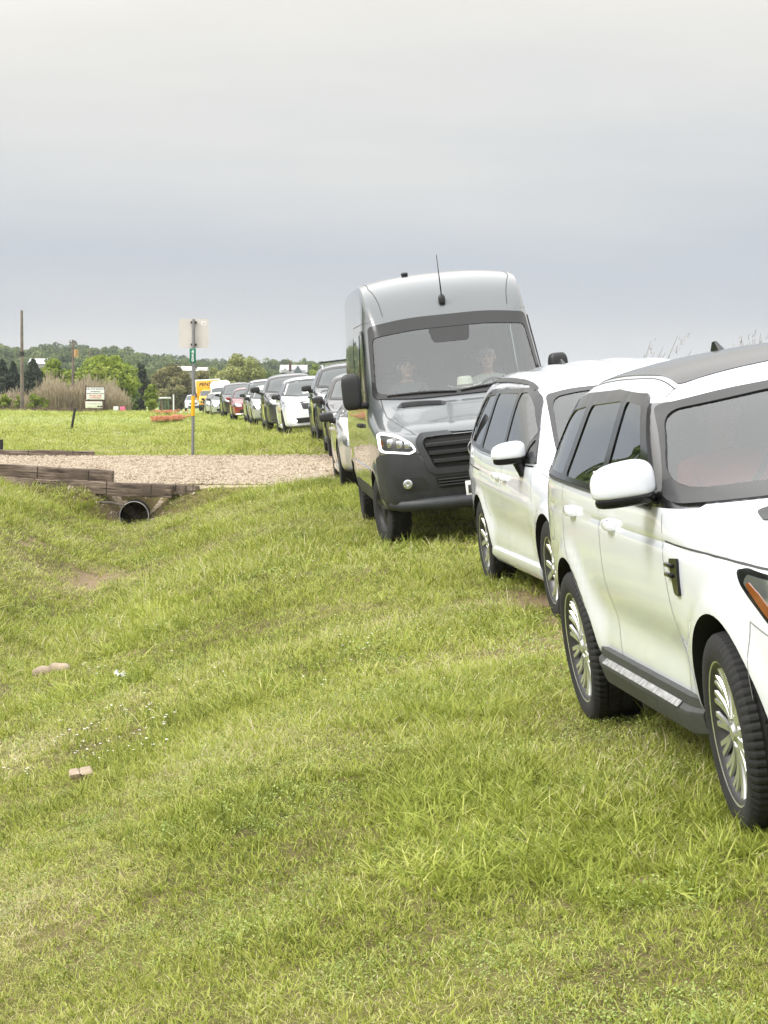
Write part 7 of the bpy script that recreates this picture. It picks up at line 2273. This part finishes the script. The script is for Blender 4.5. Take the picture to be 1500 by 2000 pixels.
gen_car('parked_suv', 'tall silver-roofed SUV with lit lamps behind the sunstrip SUV', 'car', l, r, M['psilver'],
        dict(H=1.98, hw=.97, WB=2.95, hood=1.22, belt=1.20, R=.40, lit=True, mmat=M['blk'], rails=M['blk'], rr=.65))
l, r = row(456, 823, 112, .93)
gen_car('parked_crossover', 'dark red crossover with red mirrors in the queue', 'car', l, r, M['pred'],
        dict(H=1.66, hw=.93, WB=2.70, hood=1.05, belt=1.04, R=.355, spk='twin', gmat=M['gloss'], lip=M['chrome']))
l, r = row(437, 816, 125, 1.0)
gen_car('parked_suv', 'big black SUV behind the dark red crossover', 'car', l, r, M['pblack'],
        dict(H=1.90, hw=1.0, WB=3.1, hood=1.20, belt=1.18, R=.40, bars=3, mmat=M['blk'], mirx=1.2, rr=.6, rmat=M['darkalloy']))
l, r = row(414, 814, 140, .91)
gen_car('parked_saloon', 'small silver saloon with blazing headlights', 'car', l, r, M['psilver'],
        dict(H=1.50, hw=.91, WB=2.7, hood=.98, belt=.98, Lr=1.0, R=.34, cl=.2, lit=True, rr=.25, mmat=M['blk']))
l, r = row(403, 811, 149, .92)
gen_car('parked_saloon', 'pale grey saloon directly ahead of the tall white van', 'car', l, r, M['pchampagne'],
        dict(H=1.48, hw=.92, WB=2.75, hood=.97, belt=.97, Lr=1.0, R=.34, cl=.2, rr=.25, mmat=M['blk']))
l, r = row(415, 812, 195, 1.0, yaw=5.5)
build_white_van(l, r)
l, r = row(385, 803, 232, 1.2, yaw=3, roll=3)
build_box_truck(l, r)
l, r = row(362, 803, 262, .98, yaw=6, roll=3)
gen_car('parked_pickup', 'white pickup half hidden by the sign post', 'pickup', l, r, M['white'],
        dict(H=1.9, hw=.98, WB=3.4, hood=1.2, belt=1.2, R=.40, rr=.4, mmat=M['blk'], bars=2))

# the verge passes under the tyres of the queue
pts = []
for loc, rot, hw, wb in roots:
    R = Euler(rot, 'XYZ').to_matrix()
    for yy in (0, wb):
        q = loc + R @ Vector((-hw, yy, 0)); pts.append((q.y, q.x, q.z + .012))
pts.sort()
tail = [(240.0, -21.0, -.5), (330, -42, -1.6), (400, -55, -1.7), (4000, -700, -1.7)]
pts = [(-40, 4.6, .05), (4.0, pts[0][1] + .3, pts[0][2])] + [p_ for p_ in pts if p_[0] < 236] + tail
RY = np.array([p_[0] for p_ in pts]); RX = np.array([p_[1] for p_ in pts]); RZ = np.array([p_[2] for p_ in pts])
build_ground(); build_road(); build_drive(); build_culvert(); build_sign(); build_far_things(); build_litter()
build_trees(); build_reeds(); build_grass()
wl = ['leaning feathery dry weed above the minivan roof', 'second feathery dry weed left of the antenna fin', 'thin upright dry weed above the SUV roof edge', 'tallest upright dry weed above the black roof', 'short dry weed right of the tallest weed', 'wispy dry weed at the photo edge']
for i, (px, tp, Y, ln, kd) in enumerate(((1248, 654, 36, .35, 'grassy'), (1218, 664, 37, .25, 'grassy'), (1425, 662, 34, .05, 'thin'), (1466, 650, 34, .0, 'thin'), (1484, 660, 35, .02, 'thin'), (1412, 672, 38, .2, 'grassy'))):
    tall_weed(px, tp, Y, 200 + i, wl[i], ln, kd)
build_people(van_root, suv_root)
if HAZE: build_haze()
